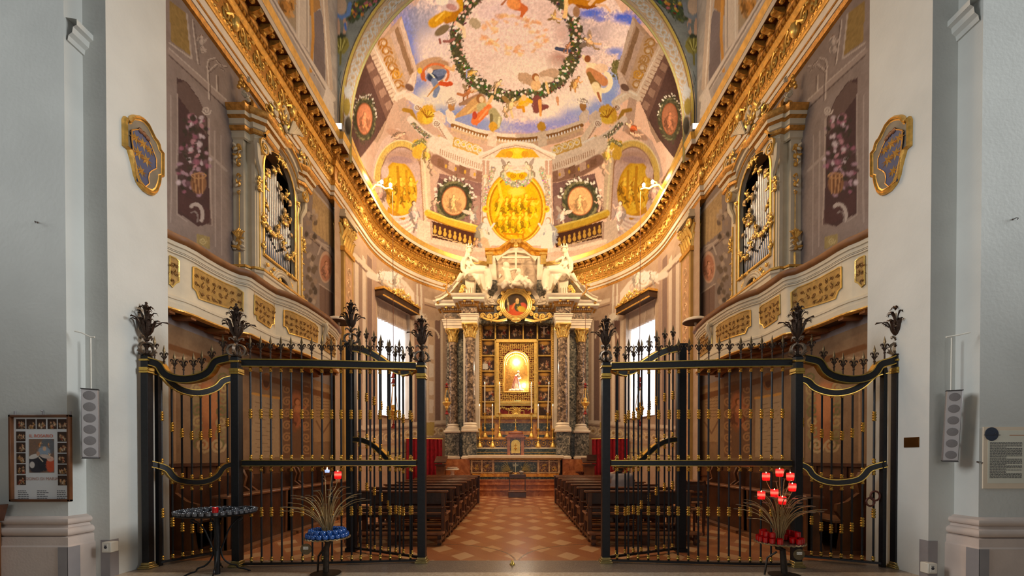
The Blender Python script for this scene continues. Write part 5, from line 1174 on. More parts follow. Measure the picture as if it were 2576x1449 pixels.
def organ(s, nm):
    X = 4.68; y0, y1 = 7.72, 9.36; W0, W1 = 7.9, 9.02; SZ = 5.1; SP = 6.72; TP = 7.28
    root = thing('organ', 'cream and gold rococo pipe organ on the %s gallery' % nm, 'organ', (s*4.9, 8.46, 4.4))
    fr = lambda u, v, w=0: (s*(X-w), u, v)           # front, u along the chapel
    fs = lambda u, v, w=0: (s*u, y0-w, v)            # end facing us
    yc = (W0+W1)/2; hw = (W1-W0)/2
    archp = lambda k=0.0, n=14: [(yc-(hw+k)*math.cos(PI*i/n), SP+(TP-SP+k)*math.sin(PI*i/n)) for i in range(n+1)]
    m = MB()
    left = [(y0, 4.55), (W0, 4.55), (W0, SP)]+archp()[1:8]+[(yc, 7.35), (y0, 7.35)]; right = [(y1, 4.55), (y1, 7.35), (yc, 7.35)]+archp()[7:14]+[(W1, SP), (W1, 4.55)]
    m.prism(left, -.08, 0, fr); m.prism(right, -.08, 0, fr); m.prism([(W0, 4.55), (W1, 4.55), (W1, SZ), (W0, SZ)], -.08, 0, fr)
    m.box(s*5.05, s*(X+.08), y0, y0+.06, 4.4, 7.35); m.box(s*5.05, s*(X+.08), y1-.06, y1, 4.4, 7.35); m.box(s*5.05, s*X, y0, y1, 7.33, 7.36)
    m.box(s*5.045, s*4.86, y0-.10, y0, 4.45, 7.3); m.box(s*4.76, s*4.70, y0-.035, y0, 4.6, 7.2)
    m.obj('case', CREAM, root, angle=30)
    m = MB(); m.box(s*5.0, s*4.97, y0+.07, y1-.07, 4.6, 7.3); m.obj('dark_backing', M('organ_dark', (40, 16, 12), .8, 0, .2), root)
    # base and cornice mouldings wrap the end and the front
    path = [(s*5.05, y0-.10, 0), (s*4.84, y0-.10, 0), (s*4.80, y0, 0), (s*4.70, y0-.02, 0), (s*(X-.06), y0+.04, 0), (s*(X-.06), y0+.22, 0), (s*(X-.01), W0-.03, 0)]
    fl = 1 if s < 0 else -1
    b = MB(); pb = path[:-1]+[(s*(X-.06), y1, 0)]
    b.sweep([(0, 4.42), (.07, 4.44), (.07, 4.5), (.03, 4.56), (.03, 4.66), (.05, 4.68), (.05, 4.72), (0, 4.74)], pb, flip=fl); b.obj('base_moulding', CREAM, root, angle=30)
    b = MB(); b.sweep([(.0, 4.74), (.04, 4.745), (.045, 4.78), (0, 4.79)], pb, flip=fl); b.sweep([(.06, 4.50), (.075, 4.505), (.075, 4.53), (.04, 4.55)], pb, flip=fl); b.obj('base_gilding', GOLD, root)
    right_path = [(s*(X-.01), W1+.03, 0), (s*(X-.08), W1+.12, 0), (s*(X-.08), y1, 0), (s*5.05, y1, 0)]
    for pth in (path, right_path):
        b = MB(); b.sweep([(0, 7.0), (.03, 7.02), (.03, 7.10), (.05, 7.12), (.06, 7.2), (.09, 7.22), (.10, 7.30), (.14, 7.34), (.15, 7.40)], pth, flip=fl); b.obj('cornice', CREAM, root, angle=30)
        b = MB(); b.sweep([(.15, 7.40), (.19, 7.44), (.2, 7.5), (.0, 7.52)], pth, flip=fl); b.sweep([(.06, 7.12), (.085, 7.14), (.095, 7.19), (.06, 7.2)], pth, flip=fl); b.sweep([(.1, 7.30), (.15, 7.33), (.13, 7.35)], pth, flip=fl); b.obj('cornice_gilding', GOLDD, root)
    # curved hood above the pipes
    b = MB(); hood = [Vector(fr(u, v, 0)) for u, v in [(W0-.14, 7.02)]+archp(.16)[2:13]+[(W1+.14, 7.02)]]
    def hoodsweep(mb, prof):
        vs = []; n = len(prof); N = len(hood)
        for i, p in enumerate(hood):
            t = (hood[min(i+1, N-1)]-hood[max(i-1, 0)]).normalized(); out = Vector((-s, 0, 0)); up = t.cross(out); up = up if up.z > 0 else -up
            for o, q in prof: vs.append(p+out*o+up*q)
        mb.add(vs, [(i*n+k, (i+1)*n+k, (i+1)*n+k+1, i*n+k+1) for i in range(N-1) for k in range(n-1)])
    hoodsweep(b, [(0, -.05), (.05, -.04), (.06, .03), (.10, .05), (.11, .10), (.15, .12), (.15, .16), (0, .17)]); b.obj('hood_moulding', CREAM, root, angle=30)
    b = MB(); hoodsweep(b, [(.152, .115), (.17, .13), (.17, .17), (.14, .175)]); hoodsweep(b, [(.055, -.03), (.075, -.02), (.07, .01)]); b.obj('hood_gilding', GOLD, root)
    # gilt edge of the opening
    b = MB(); edge = [(W0, SZ), (W0, SP)]+archp()[1:14]+[(W1, SP), (W1, SZ)]; b.tube([fr(u, v, .01) for u, v in edge], .022, 6); b.tube([fr(u, v, .01) for u, v in [(W0-.12, 4.82), (W0-.12, 6.5)]], .012, 5); b.tube([fr(u, v, .012) for u, v in [(W1+.10, 4.75), (W1+.10, 6.55), (W1+.13, 6.7)]], .014, 5); b.tube([fr(u, v, .012) for u, v in [(W1+.26, 4.75), (W1+.26, 6.35)]], .018, 5); b.tube([fr(u, SZ, .02) for u in (W0-.02, W1+.02)], .03, 6); b.obj('gilt_fillet', GOLDB, root)
    # pipes
    n = 17
    for i in range(n):
        u = W0+.05+(W1-W0-.10)*i/(n-1); t = 1-abs((i-7)/9.5); top = min(SP+.42, 6.05+1.0*max(0, t)); mv = 5.42+.34*abs((i-8)/8); r = .033
        p = MB(); p.lathe([(.010, SZ+.02), (r, mv-.06), (r, mv), (r, top)], c=fr(u, 0, -.10), n=10); p.obj('organ_pipe', PIPE, root)
    b = MB()
    for i in range(n):
        u = W0+.05+(W1-W0-.10)*i/(n-1); mv = 5.42+.34*abs((i-8)/8)
        q = fr(u, mv, -.066); b.box(q[0]-.004, q[0]+.004, u-.02, u+.02, mv-.012, mv+.03)
    b.obj('pipe_mouths', BLACK, root)
    # gilded openwork over the pipes
    R = random.Random(5)
    b = MB()
    for (u, v, z, a, d) in [(.08, .95, .11, 1, 1), (.05, .62, .10, 2, -1), (.10, .42, .09, 0, 1), (.2, .30, .08, 1.5, -1), (.34, .28, .08, 3, 1), (.46, .40, .12, 2.2, 1), (.56, .34, .09, 0, -1), (.66, .2, .09, 1, 1), (.76, .10, .09, 2, -1), (.90, .16, .09, .5, 1), (.62, .62, .14, 1.6, -1), (.7, .78, .12, 4, 1), (.62, .95, .13, 2.4, 1), (.76, .6, .10, 1, 1), (.85, .98, .10, .4, -1), (.2, 1.08, .10, 2, 1), (.36, 1.2, .10, 1, -1), (.5, 1.27, .08, 1, 1), (.9, .5, .06, 2, -1), (.55, 1.05, .08, 5, -1)]:
        b = MB(); cscroll(b, fr, W0+hw*2*u, 5.3+v*1.35, z, a, d, .022, .9, -.02); b.obj('openwork_scroll', M('pale_gilding', (206, 178, 130), .4, .5, .2, 14), root)
    for (u, v) in [(.04, .34), (.14, .26), (.28, .24), (.40, .30), (.46, .44), (.60, .26), (.72, .12), (.86, .14), (.94, .24), (.06, .8), (.1, 1.0), (.66, .7), (.66, .96), (.6, .56), (.8, .66), (.72, 1.04), (.3, 1.16), (.46, 1.26), (.1, .56)]:
        q = fr(W0+hw*2*u, 5.3+v*1.35, .0); b = MB(); b.ball(q, (.035, .05, .04), 7, 5)
        for k in range(3): leafblob(b, fr, W0+hw*2*u, 5.3+v*1.35, .10, R.uniform(0, 6.3), .022, .0)
        b.obj('gilt_flower', GOLDB, root)
    # volutes at the shoulders
    for u, v, sz, d in ((W0-.15, 6.95, .15, 1), (W1+.20, 6.98, .14, -1), (W1+.30, 7.70, .19, -1)):
        b = MB(); volute(b, fr, u, v, sz, d, .045, 0, .12); 
        if v < 7.2: b.tube([fr(u-d*.12, v-.02, .06), fr(u-d*.10, v-.25, .06), fr(u+d*.02, v-.45, .05), fr(u+d*.02, v-.6, .03)], [.05, .055, .04, .02], 6)
        b.obj('volute', CREAM, root, angle=35)
        b = MB(); volute(b, fr, u, v, sz+.008, d, .014, .10, .14); b.obj('volute_gilding', GOLDB, root)
    b = MB(); volute(b, fs, 4.86, 7.68, .16, 1 if s < 0 else 1, .05, -.12, .02); b.obj('end_volute', GOLDD, root)
    # carving: crest over the hood, corner vase, drops on the end and the front
    b = MB(); g = MB()
    for k in range(26):
        u = yc-.5+R.uniform(0, 1.15); v = 7.5+R.uniform(0, .95)*(1-abs(u-yc-.05)/.85); w = R.uniform(.02, .16)
        cscroll(b if k % 2 else g, fr, u, v, R.uniform(.08, .15), R.uniform(0, 6), R.choice((1, -1)), .026, .9, w, 12)
        leafblob(g, fr, u, v, .16, R.uniform(0, 6), .03, w)
    for k in range(9): b.tube([fr(yc+.02+.04*k, 7.75+.03*k, .18), fr(yc+.10+.05*k, 8.05, .22), fr(yc+.3, 8.2-.02*k, .16)], [.02, .025, .008], 5)
    b.obj('crest_carving', CREAM, root); g.obj('crest_gilding', GOLDB, root)
    b = MB(); g = MB()
    for k in range(9): cscroll(g if k % 2 else b, fs, 4.98-R.uniform(0, .2), 7.6+R.uniform(0, .5)*(1-k/14), .07, R.uniform(0, 6), R.choice((1, -1)), .018, .8, .06, 10)
    for k in range(4): g.ball(fs(4.95-.02*k, 7.95+.06*k, .08), .035, 6, 5)
    b.obj('corner_carving', CREAM, root); g.obj('corner_gilding', GOLD, root)
    g = MB(); b = MB()
    for v, sc in ((6.85, 1.2), (6.7, 1.1), (6.55, .9), (6.35, .8), (6.2, .9), (6.05, .6), (5.2, 1.3), (5.1, 1.4)):
        w_ = MB(); w_.ball(fs(4.93, v, .13), (.045*sc, .03, .05*sc), 7, 5); w_.obj('gilt_bud', GOLD, root)
        for k in range(4): leafblob(g if k % 2 else b, lambda a, c, w=0: fs(a, c, w+.11), 4.93, v, .09*sc, R.uniform(0, 6.3), .02*sc, .02)
    for k in range(7): g.tube([fs(4.93, 5.22, .13), fs(4.93+.05*(k-3)*.5, 5.36-abs(k-3)*.01, .16), fs(4.93+.05*(k-3)*.75, 5.42-abs(k-3)*.02, .14)], [.008, .018, .006], 5)
    for sg in (-1, 1): cscroll(b, fs, 4.93+sg*.07, 5.08, .07, 0, sg, .02, .6, .13)
    g.tube([fs(4.93, 6.1, .115), fs(4.93, 5.4, .115)], .008, 4); g.tube([fs(4.93, 5.0, .115), fs(4.93, 4.6, .115)], .02, 4); g.obj('end_garland', GOLD, root); b.obj('end_leaves', CREAM, root)
    g = MB(); b = MB()
    for u, v in ((W0-.17, 6.4), (W0-.17, 6.3), (W0-.16, 6.2), (W0-.06, 5.75), (W0-.05, 5.65), (W0-.06, 5.25), (W1+.32, 6.1), (W1+.32, 6.0), (W1+.32, 5.9), (W1+.06, 6.75), (W0+.1, 7.12), (yc, 7.2), (yc+.1, 7.18), (yc-.12, 7.15)):
        w_ = MB(); w_.ball(fr(u, v, .03), (.035, .035, .035), 6, 5)
        for k in range(4): leafblob(w_, fr, u, v, .09, R.uniform(0, 6.3), .02, .02)
        w_.obj('gilt_flower', GOLDB, root)
    for k in range(14):
        u = W1+.30+R.uniform(-.03, .03); v = 4.7+k*.1; leafblob(g, fr, u, v, .07, R.uniform(0, 6), .015, .0)
    # little arch under the pipes
    ar = [(yc+.28*math.cos(PI*(1-i/12)), 4.66+.26*math.sin(PI*(1-i/12))) for i in range(13)]
    for k, r in ((0, .03), (.06, .03), (.11, .02)): b.tube([fr(yc+(u-yc)*(1+k*3.5), 4.66+(v-4.66)*(1+k*3.5), .05) for u, v in ar], r, 6)
    b.obj('apron_arch', CREAM, root); 
    for k in range(16): cscroll(g, fr, yc+R.uniform(-.5, .5), 4.95+R.uniform(-.15, .16), .07, R.uniform(0, 6), R.choice((1, -1)), .016, .8, .05, 10)
    g.obj('front_gilding', GOLDB, root)
    m = MB(); m.prism([(yc-.25, 4.5)]+[(u*.9+yc*.1, v*.9+.46) for u, v in ar]+[(yc+.25, 4.5)], .002, .01, fr); m.obj('apron_opening', BLACK, root)
gallery(-1); gallery(1)
# ------------------------------------------------------------------ high altar
def slabs(m, items):
    for a in items: m.box(*a)
st = MB(); st.box(-2.2, 2.2, 15.1, 17.2, 0, .19); st.box(-2.2, 2.2, 15.07, 15.5, .19, .228); o = st.obj('step', RMARB); 
tag(o, 'lowest red marble altar step with projecting nosing', 'step')
st = MB(); st.box(-2.05, 2.05, 15.38, 17.2, .228, .37); st.box(-2.05, 2.05, 15.35, 15.8, .37, .406); o = st.obj('step', RMARB); tag(o, 'middle red marble altar step', 'step')
st = MB(); st.box(-1.62, 1.62, 15.63, 17.2, .406, .52); st.box(-1.62, 1.62, 15.6, 16.0, .52, .556); o = st.obj('step', RMARB); tag(o, 'topmost red marble step under the altar table', 'step')
def altar():
    al = thing('altar', 'marble altar table inlaid with brown breccia panels at the top of the steps', 'altar', (0, 16.1, .556)); Y = 15.85
    X = lambda px: xa(px, Y)
    Zt = 1.36
    m = MB(); m.box(X(1200), X(1394), Y+.02, 16.6, .556, .65); m.obj('plinth', DGREEN, al)
    m = MB(); m.box(X(1186), X(1408), Y, 16.6, .65, .70); m.box(X(1188), X(1406), Y+.03, 16.6, .70, .77); m.obj('base_moulding', YMARB, al)
    m = MB(); m.box(X(1182), X(1410), Y+.08, 16.6, .77, Zt-.09); m.obj('body', BRECR, al)
    m = MB()
    for a, b in ((1184, 1188), (1210, 1214), (1238, 1243), (1352, 1357), (1380, 1384), (1404, 1409)): m.box(X(a), X(b), Y+.05, Y+.09, .77, Zt-.09)
    for z in (.79, 1.2): m.box(X(1184), X(1409), Y+.055, Y+.09, z, z+.03)
    m.obj('pale_framing', BEIGE, al)
    for a, b in ((1245, 1350),): m = MB(); m.box(X(a), X(b), Y+.06, Y+.09, .83, 1.19); m.obj('centre_panel', DGREEN, al)
    for a, b in ((1189, 1209), (1215, 1237), (1358, 1379), (1385, 1403)):
        m = MB(); m.box(X(a), X(b), Y+.065, Y+.09, .84, 1.18, bev=.005); p = m.obj('inlaid_panel', BRECR, al)
        g = MB(); fr = lambda u, v, w=0: (u, Y+.062-w, v); R = random.Random(a)
        for k in range(6): cscroll(g, fr, (X(a)+X(b))/2+R.uniform(-.08, .08), 1.0+R.uniform(-.12, .12), .06, R.uniform(0, 6), R.choice((1, -1)), .008, .7, .004, 10)
        g.obj('gilt_scrolls', GOLD, p)
    m = MB(); m.box(X(1181), X(1412), Y+.03, 16.6, Zt-.09, Zt-.05); m.box(X(1179), X(1415), Y, 16.6, Zt-.05, Zt-.02); m.obj('bed_moulding', GOLDD, al)
    m = MB(); m.box(X(1177), X(1418), Y-.04, 16.62, Zt-.02, Zt+.09, bev=.012); m.obj('table_top', MARBW, al)
    gr = thing('altar_gradine', 'two stepped marble shelves behind the altar table carrying the candlesticks', 'shelf', (0, 16.6, 1.45))
    Y1_, Y2_ = 16.42, 16.62; x1 = xa(1183, Y1_); x2 = xa(1180, Y2_)
    m = MB(); m.box(x1, -x1*.975, Y1_+.02, 17.0, 1.452, 1.48); m.box(x1, -x1*.975, Y1_+.02, 17.0, 1.56, 1.58); m.obj('lower_shelf_body', GOLD, gr)
    m = MB(); m.box(x1, -x1*.975, Y1_+.03, 17.0, 1.48, 1.73); m.obj('lower_front', DGREEN, gr)
    m = MB(); m.box(x1-.03, -x1*.975+.03, Y1_, 17.0, 1.70, 1.75, bev=.01); m.obj('lower_top', MARBW, gr)
    m = MB(); m.box(x2+.05, -x2*.975-.05, Y2_+.06, 17.05, 1.75, 2.10); m.obj('upper_front', BRECR, gr)
    m = MB()
    for k in range(12):
        u = x2+.2+k*(.30)
        if abs(u+.06) < .36: continue
        m.tube([(u+.10*math.cos(a), Y2_+.055, 1.94+.10*math.sin(a)) for a in [i*PI/6 for i in range(13)]], .012, 5); m.ball((u, Y2_+.05, 1.94), .035, 6, 5)
    m.obj('gilt_roundels', GOLD, gr)
    m = MB(); m.box(x2, -x2*.975, Y2_, 17.05, 2.08, 2.15, bev=.015); m.box(x2+.03, -x2*.975-.03, Y2_+.03, 17.05, 2.05, 2.08); m.obj('upper_top', YMARB, gr)
    tb = thing('tabernacle', 'small marble tabernacle with gilded arched door in the middle of the altar shelves', 'tabernacle', (-.06, 16.3, 1.46)); Y = 16.22; X = lambda px: xa(px, Y); Z = lambda py: za(py, Y)
    m = MB(); m.box(X(1278), X(1317), Y+.04, 16.9, 1.452, Z(1103)); m.obj('body', BRECR, tb)
    m = MB(); 
    for a, b in ((1276, 1283), (1311, 1318)): m.box(X(a), X(b), Y, Y+.06, 1.452, Z(1103)); m.box(X(a)-.015, X(b)+.015, Y-.015, Y+.06, 1.452, 1.50); m.box(X(a)-.015, X(b)+.015, Y-.015, Y+.06, Z(1107), Z(1103))
    m.obj('pilasters', RMARB, tb)
    m = MB(); m.box(X(1274), X(1320), Y-.03, 16.9, Z(1103), Z(1100)); m.box(X(1271), X(1323), Y-.06, 16.9, Z(1100), Z(1097)); m.box(X(1276), X(1318), Y, 16.9, Z(1097), Z(1092)); m.box(X(1279), X(1316), Y+.04, 16.8, Z(1092), Z(1084), bev=.03); m.obj('canopy', RMARB, tb)
    c = (X(1286)+X(1308))/2; w = (X(1308)-X(1286))/2; arch = [(c-w, 1.53), (c-w, Z(1116))]+[(c-w*math.cos(PI*i/10), Z(1116)+w*.9*math.sin(PI*i/10)) for i in range(1, 10)]+[(c+w, Z(1116)), (c+w, 1.53)]
    m = MB(); m.prism(arch, 0, .03, lambda u, v, q: (u, Y+.03-q, v)); d = m.obj('door', GOLDB, tb)
    m = MB(); m.lathe([(.02, 0), (.05, .02), (.07, .05), (.03, .055)], c=(c, Y, 1.68), n=10); m.tube([(c, Y-.005, 1.62), (c, Y-.005, 1.9)], .012, 5); m.tube([(c-.06, Y-.005, 1.82), (c+.06, Y-.005, 1.82)], .012, 5); m.obj('relief', GOLD, d)
    cr = thing('altar_cross', 'small gilded standing cross on top of the tabernacle', 'cross', (c, 16.4, Z(1084)))
    m = MB(); zb = Z(1084); m.lathe([(.07, 0), (.075, .03), (.03, .06), (.02, .12), (.035, .15), (.015, .18)], c=(c, 16.4, zb), n=12); m.obj('foot', GOLDB, cr)
    m = MB(); m.box(c-.012, c+.012, 16.39, 16.41, zb+.17, zb+.47); m.box(c-.08, c+.08, 16.39, 16.41, zb+.33, zb+.355); m.obj('cross_bar', GOLDB, cr)
altar()
# candlesticks: one tall, one short, then copies
def candlestick(h, cz, name_l, loc):
    t = thing('candlestick', name_l, 'candlestick', (0, 0, 0))
    m = MB(); m.lathe([(.10, .0), (.115, .015), (.11, .05), (.085, .10), (.06, .16), (.045, .19), (.06, .205), (.03, .23), (.02, .28), (.035, .33), (.05, .36), (.03, .40), (.018, .44), (.028, h-.15), (.018, h-.12), (.025, h-.08), (.07, h-.03), (.075, h-.02), (.03, h)], n=12)
    for k in range(3): a = k*2*PI/3+.5; m.ball((.09*math.cos(a), .09*math.sin(a), .01), (.035, .035, .018), 6, 4)
    m.obj('stand', GOLDB, t)
    m = MB(); m.lathe([(.024, h), (.022, h+cz)], n=10); c = m.obj('candle', WAX, t)
    m = MB(); m.lathe([(.002, h+cz), (.013, h+cz+.025), (.008, h+cz+.06), (.001, h+cz+.085)], n=8); m.obj('flame', FLAME, c)
    t.location = loc; return t
YU, YLw = 16.80, 16.50
up = [1188.6, 1219.6, 1256.7, 1337, 1376, 1406.6]; names = ['leftmost', 'second from the left', 'third from the left', 'third from the right', 'second from the right', 'rightmost']
big = candlestick(.98, 1.13, 'tall gilded candlestick, leftmost on the upper altar shelf', (xa(up[0], YU), YU, 2.152))
for i, x in enumerate(up):
    o = big if i == 0 else copy_tree(big); o.location = (xa(x, YU), YU, 2.152); o['label'] = 'tall gilded candlestick, %s on the upper altar shelf' % names[i]; o['group'] = 'candlesticks on the altar'
    if i in (4, 5): o.rotation_euler = (0, math.radians(2.0), 0)
lowx = [1206.5, 1238.8, 1354, 1390.8]
sm = candlestick(.74, .86, 'x', (0, 0, 0))
for i, x in enumerate(lowx):
    o = sm if i == 0 else copy_tree(sm); o.location = (xa(x, YLw), YLw, 1.752); o['label'] = 'shorter gilded candlestick, %s on the lower altar shelf' % ['leftmost', 'second from the left', 'second from the right', 'rightmost'][i]; o['group'] = 'candlesticks on the altar'

# ------------------------------------------------------------------ altarpiece architecture
DP = 17.2; DO = 17.0; DI = 16.35
def corinthian(root, x, y, z0, z1, r, name):
    m = MB(); m.lathe([(r, z0+.26), (r*1.0, z0+.3), (r*.98, z0+1.2), (r*.86, z1-.52)], c=(x, y, 0), n=24); sh = m.obj('column_shaft', BREC, root)
    m = MB(); m.box(x-r*1.45, x+r*1.45, y-r*1.45, y+r*1.45, z0, z0+.08); m.lathe([(r*1.4, z0+.08), (r*1.42, z0+.12), (r*1.2, z0+.16), (r*1.15, z0+.18), (r*1.28, z0+.21), (r*1.2, z0+.245), (r*1.05, z0+.27)], c=(x, y, 0), n=24); m.obj('column_base', MARBW, sh)
    c = MB(); zc = z1-.52; c.lathe([(r*.9, zc), (r*1.0, zc+.02), (r*.9, zc+.04), (r*.86, zc+.1), (r*.95, zc+.35), (r*1.2, zc+.45)], c=(x, y, 0), n=16)
    for row, (zb, h, n, o0) in enumerate(((zc+.03, .20, 8, 0), (zc+.10, .27, 8, .39))):
        for k in range(n):
            a = k*2*PI/n+o0; ca, sa = math.cos(a), math.sin(a)
            P = [(r*.88, 0), (r*.98, h*.4), (r*1.05, h*.75), (r*1.32, h), (r*1.4, h*.85)]; c.tube([(x+ca*q, y+sa*q, zb+z) for q, z in P], [r*.22, r*.27, r*.24, r*.15, r*.05], 6, .45, up=(-sa, ca, 0))
    for k in range(4):
        a = PI/4+k*PI/2
        for s in (-1, 1):
            b = a+s*.24; c.tube([(x+math.cos(b)*r*(1.05+.45*t)+math.cos(b)*r*.16*math.cos(t*7), y+math.sin(b)*r*(1.05+.45*t)+math.sin(b)*r*.16*math.cos(t*7), zc+.30+.14*t+.05*math.sin(t*7)) for t in [i/9 for i in range(10)]], r*.11, 5)
    c.box(x-r*1.45, x+r*1.45, y-r*1.45, y+r*1.45, z1-.07, z1, bev=.02); c.obj('column_capital', GOLDB, sh, angle=60)
def altarpiece():
    rt = thing('altarpiece', 'tall marble altarpiece with four breccia columns and broken pediment', 'altarpiece', (0, 17.0, .56))
    XO, XI = xa(1140, DO), xa(1183, DI); ZB, ZC = 2.43, 6.44
    for s in (-1, 1):
        xo, xi = -s*XO*-1 if False else s*abs(XO), s*abs(XI)
        if s > 0: xo, xi = xa(1461, DO), xa(1415, DI)
        # plinth, pedestals
        m = MB(); m.box(s*1.7, s*2.62, DI-.36, 17.22, 0, 1.30); m.box(s*1.62, s*2.86, DO-.34, 17.2, 0, 1.30); m.obj('lower_plinth', RMARB, rt)
        for (x, y, w) in ((xo, DO, .33), (xi, DI, .31)):
            m = MB(); m.box(x-w, x+w, y-w, y+w, 1.30, 1.40, bev=.02); m.box(x-w+.04, x+w-.04, y-w+.04, y+w-.04, 1.40, 1.44); m.box(x-w, x+w, y-w, y+w, 2.33, 2.43, bev=.02); p = m.obj('pedestal_moulding', MARBW, rt)
            m = MB(); m.box(x-w+.05, x+w-.05, y-w+.05, 17.2, 1.44, 2.33); m.obj('pedestal', BRECG, p)
        corinthian(rt, xo, DO, ZB, ZC, .185, ''); corinthian(rt, xi, DI, ZB, ZC, .205, '')
        # pilaster strips behind the columns
        m = MB(); m.box(xi-.30, xi-.18, DI+.3, DI+.42, ZB, ZC); m.box(xi+.17, xi+.30, DI+.3, DI+.42, ZB, ZC); m.box(s*1.50, s*1.66, 16.95, 17.2, 2.2, 6.6); m.obj('pilaster_strip', MARBW, rt)
        m = MB(); m.box(xi-.2, xi+.2, DI+.36, DI+.5, ZB, ZC); m.box(s*1.62, s*2.85, 17.08, 17.24, 1.4, 7.3); m.obj('back_wall', BRECG, rt)
        # stepped entablature
        inner = s*1.5
        pth = [(s*2.88, 17.25, 0), (s*2.88, DO-.22, 0), (xi+s*.30, DO-.22, 0), (xi+s*.30, DI-.24, 0), (xi-s*.28, DI-.24, 0), (xi-s*.28, DO-.3, 0), (s*.62, DO-.3, 0)]
        pth = pth if s < 0 else pth
        fl = 1 if s < 0 else -1
        m = MB(); m.sweep([(-.3, 6.44), (0, 6.44), (0, 6.54), (.02, 6.545), (.02, 6.66), (.04, 6.67), (.05, 6.72), (.07, 6.74), (.07, 6.78), (0, 6.79)], pth[:-2]+[(xi-s*.28, DO+.1, 0)], flip=fl); m.obj('architrave', MARBW, rt, angle=30)
        m = MB(); m.sweep([(0, 6.79), (0, 7.05)], pth, flip=fl); m.obj('frieze', BREC, rt, angle=30)
        m = MB(); m.sweep([(0, 7.05), (.03, 7.06), (.04, 7.10), (.06, 7.11), (.06, 7.18), (.10, 7.20), (.10, 7.22)], pth, flip=fl); m.obj('bed_moulding', GOLDD, rt, angle=30)
        m = MB(); m.sweep([(.10, 7.22), (.28, 7.23), (.29, 7.23), (.29, 7.31), (.30, 7.32), (.33, 7.34), (.36, 7.39), (.37, 7.42), (-.35, 7.43)], pth, flip=fl); m.obj('cornice', MARBW, rt, angle=30)
        d = MB(); g = MB()
        for a, b in zip(pth[:-1], pth[1:]):
            a = Vector(a); b = Vector(b); l = (b-a).length; t = (b-a)/l; n = t.cross(Vector((0, 0, 1)))*fl
            for k in range(int(l/.085)): q = a+t*(.04+k*.085)+n*.08; d.box(q.x-.025, q.x+.025, q.y-.025, q.y+.025, 7.12, 7.175)
            for k in range(max(1, int(l/.21))): q = a+t*((k+.5)*l/max(1, int(l/.21)))+n*.19; g.box(q.x-.045, q.x+.045, q.y-.045, q.y+.045, 7.17, 7.225); g.ball((q.x, q.y, 7.165), .03, 6, 4)
        d.obj('dentils', MARBW, rt); g.obj('gilt_brackets', GOLD, rt)
        # broken pediment arm: rises inward in a concave sweep
        Yp = 16.75; arm = [(1099, 757), (1112, 752), (1124, 744), (1136, 732), (1146, 720), (1156, 708), (1168, 697)]
        P = [Vector(((xa(px, Yp) if s < 0 else -xa(px, Yp)*.985), 0, za(py, Yp))) for px, py in arm]
        m = MB(); vs = []; prof = [(-.38, -.16), (-.38, -.13), (-.34, -.10), (-.34, -.05), (-.40, -.03), (-.42, 0), (.25, 0), (.25, -.16)]
        for i, p in enumerate(P):
            t = (P[min(i+1, 6)]-P[max(i-1, 0)]).normalized(); n = Vector((-t.z, 0, t.x)); n = n if n.z > 0 else -n
            for yy, h in prof: vs.append(Vector((p.x, Yp+yy, p.z))+n*h)
        m.add(vs, [(i*8+k, i*8+(k+1) % 8, i*8+8+(k+1) % 8, i*8+8+k) for i in range(6) for k in range(8)]+[tuple(range(8)), tuple(range(48, 56))]); pa = m.obj('pediment_arm', MARBW, rt, angle=30)
        g = MB()
        for i in range(1, 7): q = (P[i]+P[i-1])/2; g.ball((q.x, Yp-.28, q.z-.20), (.06, .06, .05), 6, 5)
        g.obj('gilt_brackets', GOLD, pa)
        # statue pedestal with volute
        Yq = 16.2; X = lambda px: (xa(px, Yq) if s < 0 else -xa(px, Yq)*.985); Z = lambda py: za(py, Yq)
        m = MB(); m.prism([(X(1170), Z(746)), (X(1194), Z(746)), (X(1193), Z(736)), (X(1197), Z(694)), (X(1198), Z(690)), (X(1168), Z(690)), (X(1170), Z(694)), (X(1173), Z(736))], 0, .5, lambda u, v, w: (u, Yq+w-.1, v)); 
        for k in range(3): m.box(X(1175+k*6), X(1178+k*6), Yq-.14, Yq-.09, Z(743), Z(726))
        m.box(X(1168), X(1196), Yq-.15, Yq+.4, 7.43, Z(743)); m.obj('statue_pedestal', MARBW, rt, angle=30)
        m = MB(); fr = lambda u, v, w=0: (u, 16.5-w, v); volute(m, fr, X(1234), Z(752), .19, -1 if s < 0 else 1, .10, -.12, .12); m.tube([(X(1230), 16.5, Z(746)+.05), (X(1221), 16.5, Z(735)), (X(1215), 16.5, Z(715)), (X(1206), 16.5, Z(704))], [.08, .11, .13, .1], 8); m.obj('marble_volute', MARBW, rt)
        m = MB(); m.box(X(1170), X(1250), 16.6, 17.1, 7.40, 8.25); m.obj('attic_block', BRECG, rt)
        m = MB(); fr2 = lambda u, v, w=0: (u, Yq-.1-w, v)
        for k in range(3): cscroll(m, fr2, X(1160+k*3), Z(738-k*6), .14, k, s, .03, 1, .05)
        m.obj('gilt_scroll', GOLD, rt)
    # attic with curved gable
    Ya = 16.95; X = lambda px: xa(px, Ya); Z = lambda py: za(py, Ya)
    m = MB(); m.box(X(1240), X(1358), Ya, 17.25, 7.4, Z(640)); m.obj('attic_panel', Mmarble('veined_marble', [(150, 130, 112), (190, 168, 146), (216, 196, 170), (232, 214, 190)], 2.5, kind='v'), rt)
    m = MB()
    for a, b in ((1229, 1246), (1352, 1369)): m.prism([(X(a-4 if a < 1300 else a+4), Z(760)), (X(b-4 if a < 1300 else b+4), Z(760)), (X(b+4 if a < 1300 else b-6), Z(700)), (X(b), Z(646)), (X(a), Z(646)), (X(a+4 if a < 1300 else a-2), Z(700))], -.12, .05, lambda u, v, w: (u, Ya+w, v))
